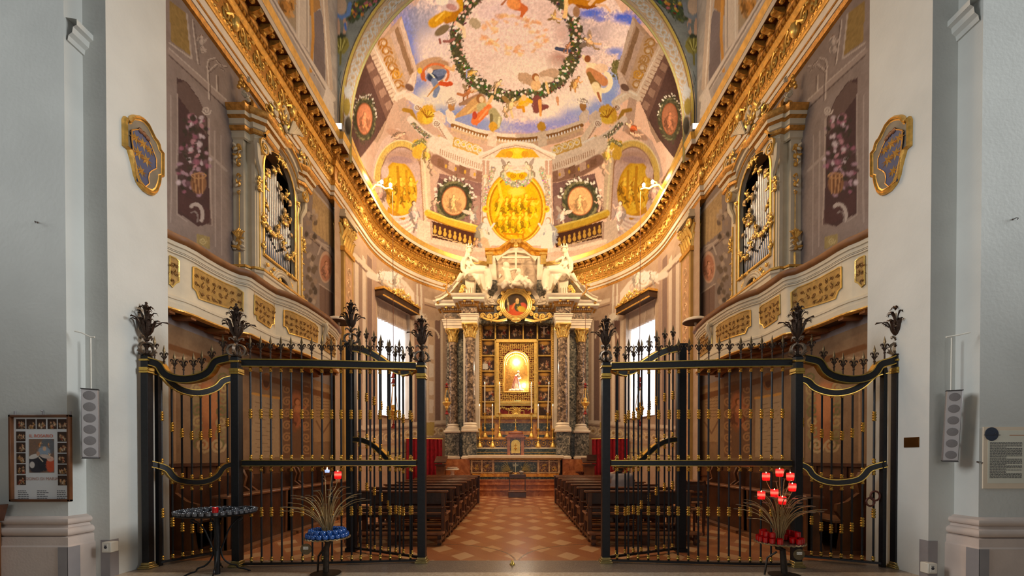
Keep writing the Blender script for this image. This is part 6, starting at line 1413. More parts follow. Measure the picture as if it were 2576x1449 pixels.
    top = [(1244, 646), (1252, 660), (1262, 648), (1278, 640), (1298, 637), (1320, 640), (1336, 648), (1346, 660), (1354, 646), (1354, 640), (1330, 628), (1298, 622), (1268, 628), (1244, 640)]
    m.prism([(X(a), Z(b)) for a, b in top], -.10, .1, lambda u, v, w: (u, Ya+w, v)); m.obj('marble_frame', MARBW, rt, angle=30)
    gab = [(1222, 634), (1242, 634), (1256, 632), (1266, 624), (1277, 616), (1288, 613), (1298, 612), (1309, 613), (1320, 616), (1331, 624), (1342, 633), (1356, 635), (1376, 635)]
    m = MB(); P = [Vector((X(a), 0, Z(b))) for a, b in gab]; prof = [(-.14, -.20), (-.20, -.14), (-.22, -.10), (-.30, -.06), (-.32, 0), (.1, 0), (.1, -.2)]; vs = []
    for i, p in enumerate(P):
        t = (P[min(i+1, 12)]-P[max(i-1, 0)]).normalized(); n = Vector((-t.z, 0, t.x)); n = n if n.z > 0 else -n
        for yy, h in prof: vs.append(Vector((p.x, Ya+yy, p.z))+n*h)
    m.add(vs, [(i*7+k, i*7+(k+1) % 7, i*7+7+(k+1) % 7, i*7+7+k) for i in range(12) for k in range(7)]+[tuple(range(7)), tuple(range(84, 91))]); m.obj('curved_gable', YMARB, rt, angle=35)
    m = MB()
    for a, b in ((1222, 1242), (1356, 1376)): m.box(X(a), X(b), Ya-.22, Ya+.1, Z(646), Z(634), bev=.02); m.box(X(a)+.05, X(b)-.05, Ya-.16, Ya+.1, Z(668), Z(646)); 
    m.obj('gable_capital', GOLDB, rt)
    m = MB(); fr = lambda u, v, w=0: (u, Ya-.32-w, v)
    for s in (-1, 1): cscroll(m, fr, X(1298+s*8), Z(618), .16, PI/2, s, .035, .8, .02)
    m.ball((X(1298), Ya-.3, Z(626)), (.09, .06, .12), 8, 6); m.obj('crest_scrolls', GOLDB, rt)
    # gilded oval picture breaking the cornice
    Yo = 16.45; X = lambda px: xa(px, Yo); Z = lambda py: za(py, Yo); cx, cz = X(1298), Z(768); rx, rz = .485, .46
    m = MB(); arc_ = [(cx-1.02*math.cos(PI*i/20)*.82, Z(764)+.62*math.sin(PI*i/20)) for i in range(21)]
    P = [Vector((cx-.98, 0, Z(764)))]+[Vector((u, 0, v)) for u, v in arc_]+[Vector((cx+.98, 0, Z(764)))]; vs = []; prof = [(.05, -.06), (-.04, -.06), (-.06, 0), (-.10, .03), (-.12, .09), (.3, .10)]; N = len(P)
    for i, p in enumerate(P):
        t = (P[min(i+1, N-1)]-P[max(i-1, 0)]).normalized(); n = Vector((-t.z, 0, t.x)); n = n if n.z > 0 else -n
        for yy, h in prof: vs.append(Vector((p.x, Yo+yy, p.z))+n*h)
    m.add(vs, [(i*6+k, i*6+k+1, i*6+7+k, i*6+6+k) for i in range(N-1) for k in range(5)]); m.obj('arched_cornice', MARBW, rt, angle=35)
    m = MB(); m.prism([(u, v) for u, v in arc_]+[(cx+.83, 6.8), (cx-.83, 6.8)], 0, .3, lambda u, v, w: (u, Yo+.02+w, v)); m.box(-1.5, 1.4, 16.75, 17.2, 6.62, 7.3); m.obj('tympanum', BRECG, rt)
    ov = thing('oval_painting', 'round picture of a red-robed saint in a gilded scrolled frame above the main frame', 'painting', (cx, Yo, cz))
    m = MB()
    for k, (r, w) in enumerate(((1.0, .05), (1.13, .055), (1.25, .04))): m.tube([(cx+rx*r*math.cos(a), Yo-.05-.02*k, cz+rz*r*math.sin(a)) for a in [2*PI*i/40 for i in range(41)]], w, 8)
    fr = lambda u, v, w=0: (u, Yo-.06-w, v)
    for s in (-1, 1):
        for (du, dv, z, a) in ((.62, .1, .16, 0), (.66, -.16, .18, 2), (.58, -.36, .16, 1), (.78, -.42, .2, 3), (1.02, -.46, .2, 2), (1.28, -.42, .16, 1), (.3, .52, .1, 1), (.14, .54, .1, 2), (.5, .42, .12, 0)): cscroll(m, fr, cx+s*du, cz+dv, z, a if s > 0 else PI-a, s, .04, .9, .02)
        m.tube([(cx+s*.35, Yo-.05, cz-.55), (cx+s*.7, Yo-.05, cz-.62), (cx+s*1.1, Yo-.05, cz-.56), (cx+s*1.45, Yo-.05, cz-.42)], [.06, .05, .05, .02], 6)
    m.ball((cx, Yo-.08, cz+.54), (.14, .06, .08), 8, 6); m.ball((cx, Yo-.08, cz-.58), (.2, .07, .1), 8, 6); m.obj('gilded_frame', GOLDB, ov)
    n = 60; u = np.linspace(-1, 1, n)[:, None]+np.zeros((1, n)); v = np.linspace(-1, 1, n)[None, :]+np.zeros((n, 1))
    gx = u*np.sqrt(1-v*v/2); gz = v*np.sqrt(1-u*u/2); P = np.stack([cx+gx*rx, np.full_like(u, Yo-.04), cz+gz*rz], -1)
    K = Canvas(gx*10, -gz*10, lambda x, y: (x, y), (.9, .75, .6)); K.e = .05; K.fill((78, 60, 44)); K.blob(-.5, 5, 7, 5.5, (206, 84, 46), rough=.2); K.blob(5, 2, 3.5, 4, (214, 90, 60), .4); K.blob(1.5, 1.5, 2.8, 4, (74, 70, 50)); K.blob(4.5, 3.5, 3.5, 2.4, (214, 164, 50), .3, rough=.3); K.blob(.9, -4.6, 2.1, 2.3, (86, 58, 36)); K.blob(1.1, -3.7, 1.35, 1.9, (226, 176, 110)); K.line([(1, -2), (1, -3)], 1.2, (206, 160, 100)); K.blob(.7, -4, .25, .15, (90, 60, 40)); K.blob(1.6, -4, .25, .15, (90, 60, 40)); K.blob(1.2, -2.7, .35, .12, (176, 90, 60)); K.line([(-7, -6), (-6, 0), (-6, 5)], 1.1, (180, 150, 90)); K.blob(-6.2, -1, .8, 1.4, (214, 180, 120)); K.blob(1, -2, 1.4, 1.2, (206, 160, 90)); K.line([(-3, 3), (-1, -1)], 1.4, (226, 120, 60))
    o = grid_mesh('picture', P, PAINT); set_paint(o.data, K.c); o.parent = ov; o.location = -wloc(ov)
    # cross standing before the gable
    Yx = 16.55; X = lambda px: xa(px, Yx); Z = lambda py: za(py, Yx)
    m = MB(); m.box(X(1295.5), X(1300.5), Yx-.03, Yx+.03, Z(702), Z(625)); m.box(X(1263), X(1333), Yx-.025, Yx+.025, Z(650), Z(645.5)); o = m.obj('crest_cross', MARBW); tag(o, 'tall plain cross held by the marble cherubs at the summit', 'cross')
    # main frame with the fifteen small pictures
    Yf = 17.1; X = lambda px: xa(px, Yf); Z = lambda py: za(py, Yf)
    pf = thing('mysteries_frame', 'large gilded frame holding fifteen small dark pictures round the niche', 'frame', (X(1298), Yf, Z(1055)))
    def frame(m, x0, x1, z0, z1, w, d0, d1): m.box(x0, x1, Yf-d1, Yf-d0, z1-w, z1, bev=.015); m.box(x0, x1, Yf-d1, Yf-d0, z0, z0+w, bev=.015); m.box(x0, x0+w, Yf-d1, Yf-d0, z0+w, z1-w, bev=.015); m.box(x1-w, x1, Yf-d1, Yf-d0, z0+w, z1-w, bev=.015)
    m = MB(); frame(m, X(1204), X(1394), Z(1055), Z(810), .14, -.05, .14); m.obj('outer_frame', GOLD, pf)
    m = MB(); R = random.Random(1)
    def bead(a, b, n, r): 
        for k in range(n+1): t = k/n; m.ball((a[0]+(b[0]-a[0])*t, Yf-.145, a[1]+(b[1]-a[1])*t), (r*1.2, r*.7, r), 6, 4)
    x0, x1, z0, z1 = X(1208.5), X(1389.5), Z(1051), Z(814.5)
    bead((x0, z0), (x0, z1), 42, .035); bead((x1, z0), (x1, z1), 42, .035); bead((x0, z1), (x1, z1), 32, .035); bead((x0, z0), (x1, z0), 32, .035); m.obj('frame_carving', GOLDB, pf)
    m = MB(); m.box(X(1208), X(1390), Yf+.0, Yf+.06, Z(1051), Z(814)); m.obj('backing', GOLDD, pf)
    m = MB()
    for px in (1246.5, 1351.5): m.box(X(px)-.04, X(px)+.04, Yf-.08, Yf, Z(1051), Z(814), bev=.015)
    for px in (1281.5, 1316): m.box(X(px)-.03, X(px)+.03, Yf-.08, Yf, Z(856), Z(814), bev=.015)
    for py in (856, 895.5, 934.5, 972, 1011.5):
        m.box(X(1212), X(1247), Yf-.08, Yf, Z(py)-.03, Z(py)+.03, bev=.015); m.box(X(1351), X(1386), Yf-.08, Yf, Z(py)-.03, Z(py)+.03, bev=.015)
    m.box(X(1246), X(1352), Yf-.08, Yf, Z(856)-.03, Z(856)+.03); m.obj('glazing_bars', GOLDB, pf)
    cells = [(a, 819.5, b, 854) for a, b in ((1215, 1246), (1249, 1280), (1283, 1315), (1317.5, 1349), (1352.5, 1384))]+[(a, c, b, d) for a, b in ((1214, 1246), (1352.5, 1385)) for c, d in ((858, 893), (898, 932.5), (937, 970), (974, 1009), (1013.5, 1048))]
    for ci, (a, c, b, d) in enumerate(cells):
        n = 34; uu_ = np.linspace(0, 10, n)[:, None]+np.zeros((1, n)); vv_ = np.linspace(0, 10, n)[None, :]+np.zeros((n, 1))
        P = np.stack([X(a)+(X(b)-X(a))*uu_/10, np.full_like(uu_, Yf-.02), Z(c)+(Z(d)-Z(c))*vv_/10], -1)
        K = Canvas(uu_, vv_, lambda x, y: (x, y), (.9, .72, .52)); K.e = .05; R = random.Random(ci*7+1); K.fill((62, 46, 38), .3, (84, 58, 44))
        if R.random() < .5: K.blob(5, 1.5, 3.4, 1.6, (206, 140, 60), soft=.8)
        for k in range(R.randint(4, 6)): K.figure(R.uniform(1.5, 8.5), R.uniform(4, 8), R.uniform(4, 6), R.uniform(-.7, .7), R.choice([(214, 160, 110), (196, 140, 96), (176, 120, 84)]), R.choice([(150, 64, 44), (120, 84, 60), (200, 170, 130), (70, 66, 70), (160, 110, 50)]), fl=R.choice((1, -1)))
        if ci == 4: K.line([(5, .5), (5, 7)], .6, (150, 110, 80)); K.line([(2.2, 1), (5, 2), (7.8, 1)], .5, (232, 196, 150)); K.line([(5, 1.5), (5, 6)], 1.1, (236, 200, 156))
        if ci == 6: K.poly([(.2, 5), (4, 5), (4, 9), (.2, 9)], (226, 206, 176))
        o = grid_mesh('small_picture', P, PAINT, True); set_paint(o.data, K.c); o.parent = pf; o.location = -wloc(pf)
    # inner shrine
    nf = thing('shrine_frame', 'carved gold and crimson inner frame around the lit arched niche', 'frame', (X(1298), Yf-.1, Z(1050)))
    m = MB(); frame(m, X(1248), X(1350.5), Z(1051), Z(857), .13, .0, .22); m.box(X(1256), X(1342), Yf-.24, Yf, Z(1018), Z(1010), bev=.02); m.box(X(1258), X(1340), Yf-.2, Yf, Z(1022), Z(1018)); m.obj('gilded_moulding', GOLDB, nf)
    hx0, hx1 = X(1267.5), X(1330); hc = (hx0+hx1)/2; hr = (hx1-hx0)/2; zs = Z(917); zb = Z(988); ztop = Z(865); zbot = Z(1010); L0, L1 = X(1256), X(1342)
    ar = [(hc-hr*math.cos(PI*i/16), zs+hr*math.sin(PI*i/16)) for i in range(17)]
    CRIM = M('crimson_ground', (120, 16, 18), .6, 0, .2, 10)
    m = MB(); fr = lambda u, v, w: (u, Yf-.12+w, v)
    m.prism([(L0, zbot), (hx0, zbot), (hx0, zs)]+ar[1:8]+[(hc, zs+hr), (hc, ztop), (L0, ztop)], 0, .05, fr); m.prism([(L1, zbot), (L1, ztop), (hc, ztop)]+ar[8:16]+[(hx1, zs), (hx1, zbot)], 0, .05, fr); m.prism([(hx0, zbot), (hx1, zbot), (hx1, zb), (hx0, zb)], 0, .05, fr)
    m.box(X(1257), X(1341), Yf-.12, Yf-.07, Z(1046), Z(1022)); m.obj('crimson_panel', CRIM, nf)
    g = MB(); R = random.Random(4); fr = lambda u, v, w=0: (u, Yf-.13-w, v)
    def inarch(u, v, k=.06): return abs(u-hc) < hr+k and zb-k < v and (v < zs or (u-hc)**2+(v-zs)**2 < (hr+k)**2)
    nx, nz = 17, 28
    for i in range(nx):
        for j in range(nz):
            u = L0+(L1-L0)*(i+.5)/nx; v = zbot+(ztop-zbot)*(j+.5)/nz
            if inarch(u, v): continue
            um = abs(u-hc); d = 1 if u > hc else -1; cscroll(g, fr, u, v, .062, (j*1.7+i*.9) if u > hc else PI-(j*1.7+(nx-1-i)*.9), d*(1 if (j) % 2 else -1), .013, .8, .005, 9)
            if (i+j) % 2: leafblob(g, fr, u, v, .06, (j*2.3+min(i, nx-1-i)) if u > hc else PI-(j*2.3+min(i, nx-1-i)), .016, .0)
    for k in range(16):
        u = L0+(L1-L0)*(k+.5)/16; cscroll(g, fr, u, Z(1028)+.03*math.sin(k*1.3), .085, k, 1 if k < 8 else -1, .016, .9, .005, 10)
    for k in range(8): leafblob(g, fr, hc, Z(1038), .22, PI*(k/7), .03, .02); leafblob(g, fr, hc, Z(1038), .2, -PI*(k/7), .03, .02)
    for a, b in (((1280, 1046), (1280, 1034)), ((1280, 1034), (1318, 1034)), ((1318, 1034), (1318, 1046))): g.tube([fr(X(a[0]), Z(a[1])), fr(X(b[0]), Z(b[1]))], .018, 6)
    g.tube([fr(u, v, .01) for u, v in [(hx0, zb), (hx0, zs)]+ar[1:16]+[(hx1, zs), (hx1, zb), (hx0, zb)]], .045, 8); g.obj('gilt_tracery', GOLDB, nf)
    m = MB(); pts = [(hx0, zb), (hx0, zs)]+ar[1:16]+[(hx1, zs), (hx1, zb)]; n = len(pts)
    vs = [(u, Yf-.1, v) for u, v in pts]+[(hc+(u-hc)*.9, Yf+.5, v) for u, v in pts]; m.add(vs, [(i, (i+1) % n, n+(i+1) % n, n+i) for i in range(n)]+[tuple(range(n, 2*n))]); m.obj('niche', M('niche_gold', (255, 236, 200), .45, .1, .12, 8), nf)
    g = MB()
    for s in (-1, 1): g.lathe([(.05, zb), (.055, zb+.06), (.035, zb+.1), (.032, zs-.1), (.05, zs-.05), (.055, zs)], c=(hc+s*hr*.78, Yf+.1, 0), n=10); g.tube([(hc+s*hr*.6, Yf+.14, zb+.06), (hc+s*hr*.55, Yf+.14, zb+.3), (hc+s*hr*.72, Yf+.14, zb+.5)], .02, 5)
    for k in range(18): a = PI*k/17; g.ball((hc-hr*.85*math.cos(a), Yf+.0, zs+hr*.85*math.sin(a)), (.05, .04, .05), 6, 5)
    g.obj('niche_columns', GOLDB, nf)
    # veiled Madonna and child
    st_ = thing('niche_statue', 'small veiled statue of a mother and child glowing in the lit niche', 'statue', (hc, Yf+.15, zb))
    m = MB(); y = Yf+.15; m.lathe([(.20, zb), (.26, zb+.08), (.24, zb+.22), (.20, zb+.45), (.17, zb+.62), (.15, zb+.74), (.09, zb+.82), (.10, zb+.9), (.095, zb+1.0), (.03, zb+1.08)], c=(hc, y, 0), n=18); m.tube([(hc+.14, y-.06, zb+.70), (hc+.16, y-.16, zb+.60), (hc+.05, y-.2, zb+.56)], [.05, .045, .04], 8); m.ball((hc+.09, y-.17, zb+.70), (.06, .06, .09), 8, 6); m.ball((hc+.09, y-.17, zb+.83), .05, 8, 6); m.obj('figure', M('polychrome_robe', (240, 214, 190), .5, 0, .2, 8), st_)
    m = MB(); m.lathe([(.09, zb+1.07), (.095, zb+1.1), (.06, zb+1.14), (.02, zb+1.2)], c=(hc, y, 0), n=10)
    for k in range(6): m.tube([(hc-.18+.07*k, y-.2-.02*(k % 2), zb+.1), (hc-.12+.05*k, y-.2, zb+.4), (hc-.05+.02*k, y-.16, zb+.66)], .014, 5)
    m.obj('crown_and_folds', M('rose_drapery', (196, 96, 80), .6, .1, .3, 12), st_)
    m = MB()
    for k in range(7): m.ball((hc-.24+.08*k, y-.22, zb+.06+.02*(k % 2)), (.08, .08, .08), 8, 6)
    m.obj('cloud_base', MARBW, st_)
    # yellow marble band under the frame
    m = MB(); m.box(X(1208), X(1390), Yf-.02, Yf+.12, 1.7, Z(1055)); m.obj('yellow_band', YMARB, rt)
    for a, b in ((1213, 1244), (1257, 1340), (1351, 1383)): m = MB(); m.box(X(a), X(b), Yf-.035, Yf, Z(1084), Z(1065)); m.obj('green_inset', DGREEN, rt); m = MB(); m.box(X(a), X(b), Yf-.035, Yf, Z(1104), Z(1094)); m.obj('green_inset', DGREEN, rt)
    point('niche_lamp', (hc, Yf-.02, zs+.1), 130, (1, .88, .68), .1); point('niche_lamp_low', (hc+.3, Yf-.02, zb+.3), 50, (1, .88, .68), .08)
altarpiece()

# ------------------------------------------------------------------ marble statues on the pediment (sculpted as one skin each)
def sculpt(m, name, mat, parent, vox=.028):
    o = m.obj(name, mat, parent); r = o.modifiers.new('fuse', 'REMESH'); r.mode = 'VOXEL'; r.voxel_size = vox; r.use_smooth_shade = True
    s_ = o.modifiers.new('soften', 'SMOOTH'); s_.factor = .5; s_.iterations = 3; return o
def seated(s):
    Y = 16.0; X = lambda px: (xa(px, Y) if s < 0 else -xa(px, Y)*.99); Z = lambda py: za(py, Y); V = lambda px, py, dy=0: Vector((X(px), Y+dy, Z(py)))
    t = thing('seated_statue', 'white marble crowned woman seated on the %s arm of the pediment' % ('left' if s < 0 else 'right'), 'statue', (X(1190), Y, Z(692)))
    m = MB()
    m.ball(V(1182, 630.5), (.095, .11, .135), 14, 12); m.ball(V(1184.5, 634, -.08), (.05, .07, .07), 8, 6); m.tube([V(1188.5, 633, -.02), V(1189.6, 635, -.02)], [.025, .015], 6)
    m.tube([V(1181, 637), V(1179, 647)], [.052, .056], 10)
    m.tube([V(1179, 626, .05), V(1175, 634, .06), V(1171, 646, .07), V(1169, 660, .08)], [.07, .06, .045, .02], 8)
    m.tube([V(1178, 648.5), V(1177, 653), V(1177, 662), V(1177, 672), V(1179, 684), V(1184, 692)], [.08, .19, .22, .19, .21, .26], 14); m.tube([V(1166, 652.5), V(1177, 651), V(1188, 653)], [.085, .10, .085], 10); m.ball(V(1180, 670, -.05), (.19, .15, .22), 12, 10)
    for q in (-.10, .10): m.ball(V(1180, 660, -.12+abs(q)*.2) + Vector((q*.6, 0, 0)), .085, 8, 6)
    m.tube([V(1168, 652, -.02), V(1163, 664, -.04), V(1163, 678, -.06)], [.075, .065, .055], 9); m.tube([V(1163, 678, -.06), V(1169, 687, -.12), V(1176, 694, -.14)], [.07, .06, .05], 8)
    m.tube([V(1188, 654, -.06), V(1197, 660, -.14), V(1204, 664, -.2)], [.075, .065, .055], 9); m.tube([V(1204, 664, -.2), V(1196, 660, -.26), V(1189, 657, -.26)], [.06, .05, .045], 8); m.ball(V(1188, 656, -.26), (.06, .04, .06), 8, 6)
    m.tube([V(1184, 688, -.05), V(1204, 688, -.22), V(1226, 690, -.34)], [.21, .19, .15], 12); m.tube([V(1226, 690, -.34), V(1232, 704, -.33), V(1233, 722, -.32), V(1231, 734, -.34)], [.15, .13, .11, .09], 10)
    m.tube([V(1184, 690, .1), V(1200, 694, -.1), V(1216, 700, -.22)], [.2, .18, .15], 12); m.tube([V(1216, 700, -.22), V(1220, 716, -.2), V(1223, 734, -.18)], [.15, .13, .09], 10)
    m.tube([V(1231, 735, -.36), V(1236, 738, -.46)], [.055, .04], 8); m.tube([V(1224, 735, -.2), V(1229, 738, -.32)], [.055, .04], 8)
    # hanging folds
    for i, (a, b, c, w) in enumerate((((1196, 690), (1206, 702), (1214, 712), .07), ((1204, 690), (1204, 708), (1208, 724), .07), ((1190, 694), (1204, 712), (1208, 722), .08), ((1212, 692), (1222, 706), (1226, 730), .05), ((1176, 664), (1190, 672), (1206, 684), .06), ((1172, 664), (1184, 680), (1196, 690), .06), ((1180, 648), (1172, 662), (1170, 680), .05), ((1226, 694), (1228, 712), (1226, 732), .04), ((1182, 652), (1190, 668), (1192, 684), .035))): m.tube([V(*a, -.22), V(*b, -.28), V(*c, -.24)], [w*.7, w, w*.6], 7)
    for i in range(5): m.tube([V(1186+i*6, 692, -.2-.02*i), V(1196+i*6, 700+i, -.3), V(1210+i*4, 706+i*3, -.3)], [.03, .035, .02], 6)
    m.tube([V(1164, 690, 0), V(1156, 700, .02), V(1150, 708, .04)], [.12, .1, .05], 8)
    sculpt(m, 'body', MARBS, t, .019)
    c = MB()
    c.lathe([(.115, 0), (.12, .04), (.11, .05)], c=V(1182, 625), n=14)
    for k in range(7): a = k*2*PI/7; p = V(1182, 624); c.tube([(p.x+.11*math.cos(a), p.y+.11*math.sin(a), p.z+.03), (p.x+.13*math.cos(a), p.y+.13*math.sin(a), p.z+.13)], [.035, .012], 5)
    c.obj('crown', MARBS, t)
    h = MB()
    for k in range(8): a = k*.5-1.7; p = V(1181, 628, .02); h.ball((p.x+.11*math.sin(a), p.y+.06, p.z+.05+.08*math.cos(a)), .05, 6, 5)
    h.obj('hair', MARBS, t)
seated(-1); seated(1)
def putto(label, P, loc, parts, wing=True):
    Y = 16.1; V = lambda px, py, dy=0: Vector((xa(px, Y), Y+dy, za(py, Y)))
    t = thing('cherub_statue', label, 'statue', V(*loc)); m = MB()
    for pts, rs in parts:
        if len(pts) == 1: q = pts[0]; m.ball(V(*q), rs, 10, 8)
        else: m.tube([V(*q) for q in pts], rs, 9)
    sculpt(m, 'body', MARBS, t, .022)
putto('marble cherub standing at the left of the cross on the gable', None, (1270, 722), [([(1275, 669)], (.12, .12, .13)), ([(1273, 664, .03)], (.13, .12, .09)), ([(1275, 676), (1275, 680)], [.06, .08]), ([(1275, 680), (1277, 692), (1279, 704)], [.13, .14, .14]), ([(1271, 682), (1266, 676), (1264, 672)], [.06, .05, .045]), ([(1280, 681, -.05), (1288, 682, -.1), (1297, 680, -.12)], [.06, .05, .045]), ([(1281, 704), (1275, 714, -.05), (1268, 720), (1262, 726)], [.10, .09, .07, .055]), ([(1277, 705), (1268, 712), (1258, 717), (1250, 716)], [.10, .085, .06, .05]), ([(1262, 688, .1), (1258, 692, .12), (1256, 698, .12)], [.07, .06, .03]), ([(1282, 700, -.1), (1276, 710, -.1), (1284, 716, -.08)], [.07, .08, .07])])
putto('marble cherub crouching at the foot of the cross on the gable', None, (1304, 722), [([(1304, 684)], (.12, .12, .13)), ([(1303, 680, .03)], (.125, .12, .09)), ([(1305, 690), (1307, 694)], [.06, .08]), ([(1308, 696), (1311, 704), (1310, 712)], [.13, .14, .14]), ([(1303, 697, -.08), (1298, 706, -.14), (1294, 712, -.14)], [.06, .055, .045]), ([(1312, 698, -.05), (1306, 708, -.16), (1298, 713, -.16)], [.06, .05, .045]), ([(1313, 712), (1322, 706, -.1), (1330, 716, -.1)], [.11, .10, .08]), ([(1306, 714), (1298, 717, -.1), (1288, 716, -.1)], [.10, .09, .07]), ([(1316, 700, .12), (1322, 692, .14), (1328, 690, .14), (1324, 698, .14)], [.04, .06, .05, .02]), ([(1284, 722, .05), (1292, 712, .02), (1286, 706, .05)], [.12, .13, .1]), ([(1318, 718, 0), (1330, 712, 0), (1340, 722, 0)], [.14, .16, .12])])
m = MB(); Y = 16.2
for px, py, r in ((1268, 722, .12), (1282, 718, .15), (1300, 716, .17), (1318, 716, .16), (1332, 720, .14)): m.ball((xa(px, Y), Y+.4, za(py, Y)), (r*1.3, r, r), 10, 8)
o = sculpt(m, 'marble_cloud', MARBS, None, .03); tag(o, 'heaped white marble drapery under the cherubs', 'sculpture')
# ------------------------------------------------------------------ benches, stalls and things standing in the chapel
WOODE = M('bench_edge', (132, 84, 54), .3, 0, .3, 10, .1, 30, coat=.4)
def bench(L):
    """kneeling bench facing +Y; x 0..L, back at y 0"""
    t = thing('kneeling_bench', 'x', 'bench', (0, 0, 0))
    B = lambda n, a, mat=WOOD, bev=.006: (lambda m: (m.box(*a, bev=bev), m.obj(n, mat, t))[1])(MB())
    B('top_rail', (-.03, L+.03, -.055, .045, .79, .825), WOODE, .012); B('back_board', (0, L, -.02, .012, .60, .79)); B('lower_slat', (0, L, -.015, .01, .47, .53))
    B('seat', (0, L, .03, .42, .42, .455), WOODE); B('seat_apron', (.02, L-.02, .37, .40, .33, .42)); B('book_shelf', (.03, L-.03, -.24, -.03, .56, .58)); B('kneeler', (-.02, L+.02, -.42, -.24, .17, .205), WOODE); B('foot_rail', (.03, L-.03, .16, .21, .10, .15))
    for x in (.02, L-.08):
        B('leg', (x, x+.06, -.05, .03, 0, .79), WOODM); B('leg', (x, x+.06, .34, .40, 0, .42), WOODM); B('kneeler_leg', (x, x+.06, -.36, -.30, 0, .17))
        m = MB(); m.box(x+.005, x+.055, .03, .34, .30, .40); m.box(x+.005, x+.055, -.42, .40, .055, .10); m.obj('side_rail', WOODM, t)
    m = MB(); m.box(L/2-.03, L/2+.03, -.04, .03, 0, .79); m.box(L/2-.03, L/2+.03, -.36, -.30, 0, .17); m.obj('middle_leg', WOOD, t)
    return t
BL = 1.52; proto = bench(BL); first = True
ordn = ['nearest the gate', 'second from the gate', 'third from the gate', 'fourth from the gate', 'third from the altar', 'second from the altar', 'nearest the altar']
for s in (-1, 1):
    for i in range(7):
        o = proto if first else copy_tree(proto); first = False
        ln = 1.52 if s < 0 else 1.72
        o.location = (-1.15-BL if s < 0 else 1.12, 6.92+.86*i, 0)
        if s > 0: o.scale = (1.12, 1, 1)
        o['label'] = 'dark walnut kneeling bench %s, %s row of the aisle' % (ordn[i], 'left' if s < 0 else 'right'); o['group'] = 'kneeling benches along the aisle'
    f = thing('kneeler_front', 'dark panelled kneeler front closing the %s bench row before the altar' % ('left' if s < 0 else 'right'), 'kneeler', (s*1.9, 12.9, 0))
    x0, x1 = (-1.15-BL, -1.13) if s < 0 else (1.12, 2.84)
    m = MB(); m.box(x0, x1, 12.86, 12.90, .08, .80, bev=.006); m.obj('panel', WOOD, f)
    m = MB(); m.box(x0-.03, x1+.03, 12.72, 12.94, .80, .835, bev=.01); m.obj('desk_top', WOODE, f)
    for x in (x0, x1-.07): m = MB(); m.box(x, x+.07, 12.62, 12.92, 0, .45, bev=.006); m.obj('end_post', WOOD, f)
# panelling and choir stalls along the side walls
for s in (-1, 1):
    nm = 'left' if s < 0 else 'right'
    w = thing('wood_panelling', 'brown wood panelling along the %s wall below the frescoes' % nm, 'panelling', (s*5.0, 8.4, 0)); w['kind'] = 'structure'
    m = MB(); m.box(s*5.045, s*4.97, 5.7, 11.7, 0, 1.22); m.obj('boarding', WOODM, w)
    m = MB(); m.box(s*5.045, s*4.92, 5.7, 11.7, 1.22, 1.27); m.box(s*4.97, s*4.95, 5.7, 11.7, .86, .90); m.box(s*4.97, s*4.95, 5.7, 11.7, .02, .14)
    for k in range(10): y = 5.75+k*.65; m.box(s*4.97, s*4.945, y, y+.06, .14, 1.22)
    m.obj('stiles', WOOD, w)
    # stall seats in lengths
    for k, (ya, yb) in enumerate(((5.95, 7.5), (7.62, 9.2), (9.3, 10.5))):
        t = thing('choir_stall', 'long dark choir stall with scrolled ends against the %s panelling, %s' % (nm, ['nearest the gate', 'in the middle', 'nearest the pilaster'][k]), 'stall', (s*4.6, ya, 0), group='choir stalls under the galleries')
        m = MB(); m.box(s*4.93, s*4.45, ya+.04, yb-.04, .43, .47, bev=.008); m.obj('seat', WOODL, t)
        m = MB(); m.box(s*4.93, s*4.88, ya+.04, yb-.04, .47, 1.05); m.box(s*4.50, s*4.47, ya+.04, yb-.04, .30, .43); m.obj('backrest', WOOD, t)
        m = MB(); m.box(s*4.10, s*4.06, ya, yb, .05, .78); m.obj('desk_front', WOOD, t)
        m = MB(); m.box(s*4.28, s*4.02, ya-.02, yb+.02, .78, .82, bev=.01); m.obj('desk_top', WOODE, t)
        m = MB(); m.box(s*4.93, s*3.9, ya-.02, yb+.02, 0, .055); m.obj('platform', WOODL, t)
        for y in (ya, yb-.06):
            e = MB(); prof = [(4.05, .05), (4.03, .78), (4.22, .78), (4.20, .60), (4.26, .48), (4.22, .3), (4.30, .05)]
            e.prism([(s*a, b) for a, b in prof], 0, .06, lambda u, v, w_: (u, y+w_, v)); prof = [(4.93, .05), (4.93, 1.12), (4.80, 1.15), (4.74, 1.02), (4.78, .86), (4.62, .74), (4.47, .70), (4.46, .60), (4.56, .47), (4.5, .05)]
            e.prism([(s*a, b) for a, b in prof], 0, .06, lambda u, v, w_: (u, y+w_, v)); e.obj('scrolled_end', WOODM, t)
# chairs at the end of the right stall row
for i, (x, y, lb) in enumerate(((3.05, 7.6, 'plain dark wooden chair beside the nearest right bench'), (3.55, 8.7, 'plain dark wooden chair before the right choir stalls'))):
    c = thing('chair', lb, 'chair', (x, y, 0))
    m = MB(); m.box(x-.21, x+.21, y-.21, y+.21, .43, .46, bev=.008); m.obj('seat', WOODL, c)
    m = MB(); m.box(x-.21, x+.21, y-.22, y-.195, .60, .66); m.box(x-.21, x+.21, y-.22, y-.195, .78, .88); m.obj('backrest', WOOD, c)
    for dx in (-.2, .17):
        for dy, h in ((-.215, .9), (.18, .43)): m = MB(); m.box(x+dx, x+dx+.03, y+dy, y+dy+.03, 0, h); m.obj('leg', WOOD, c)
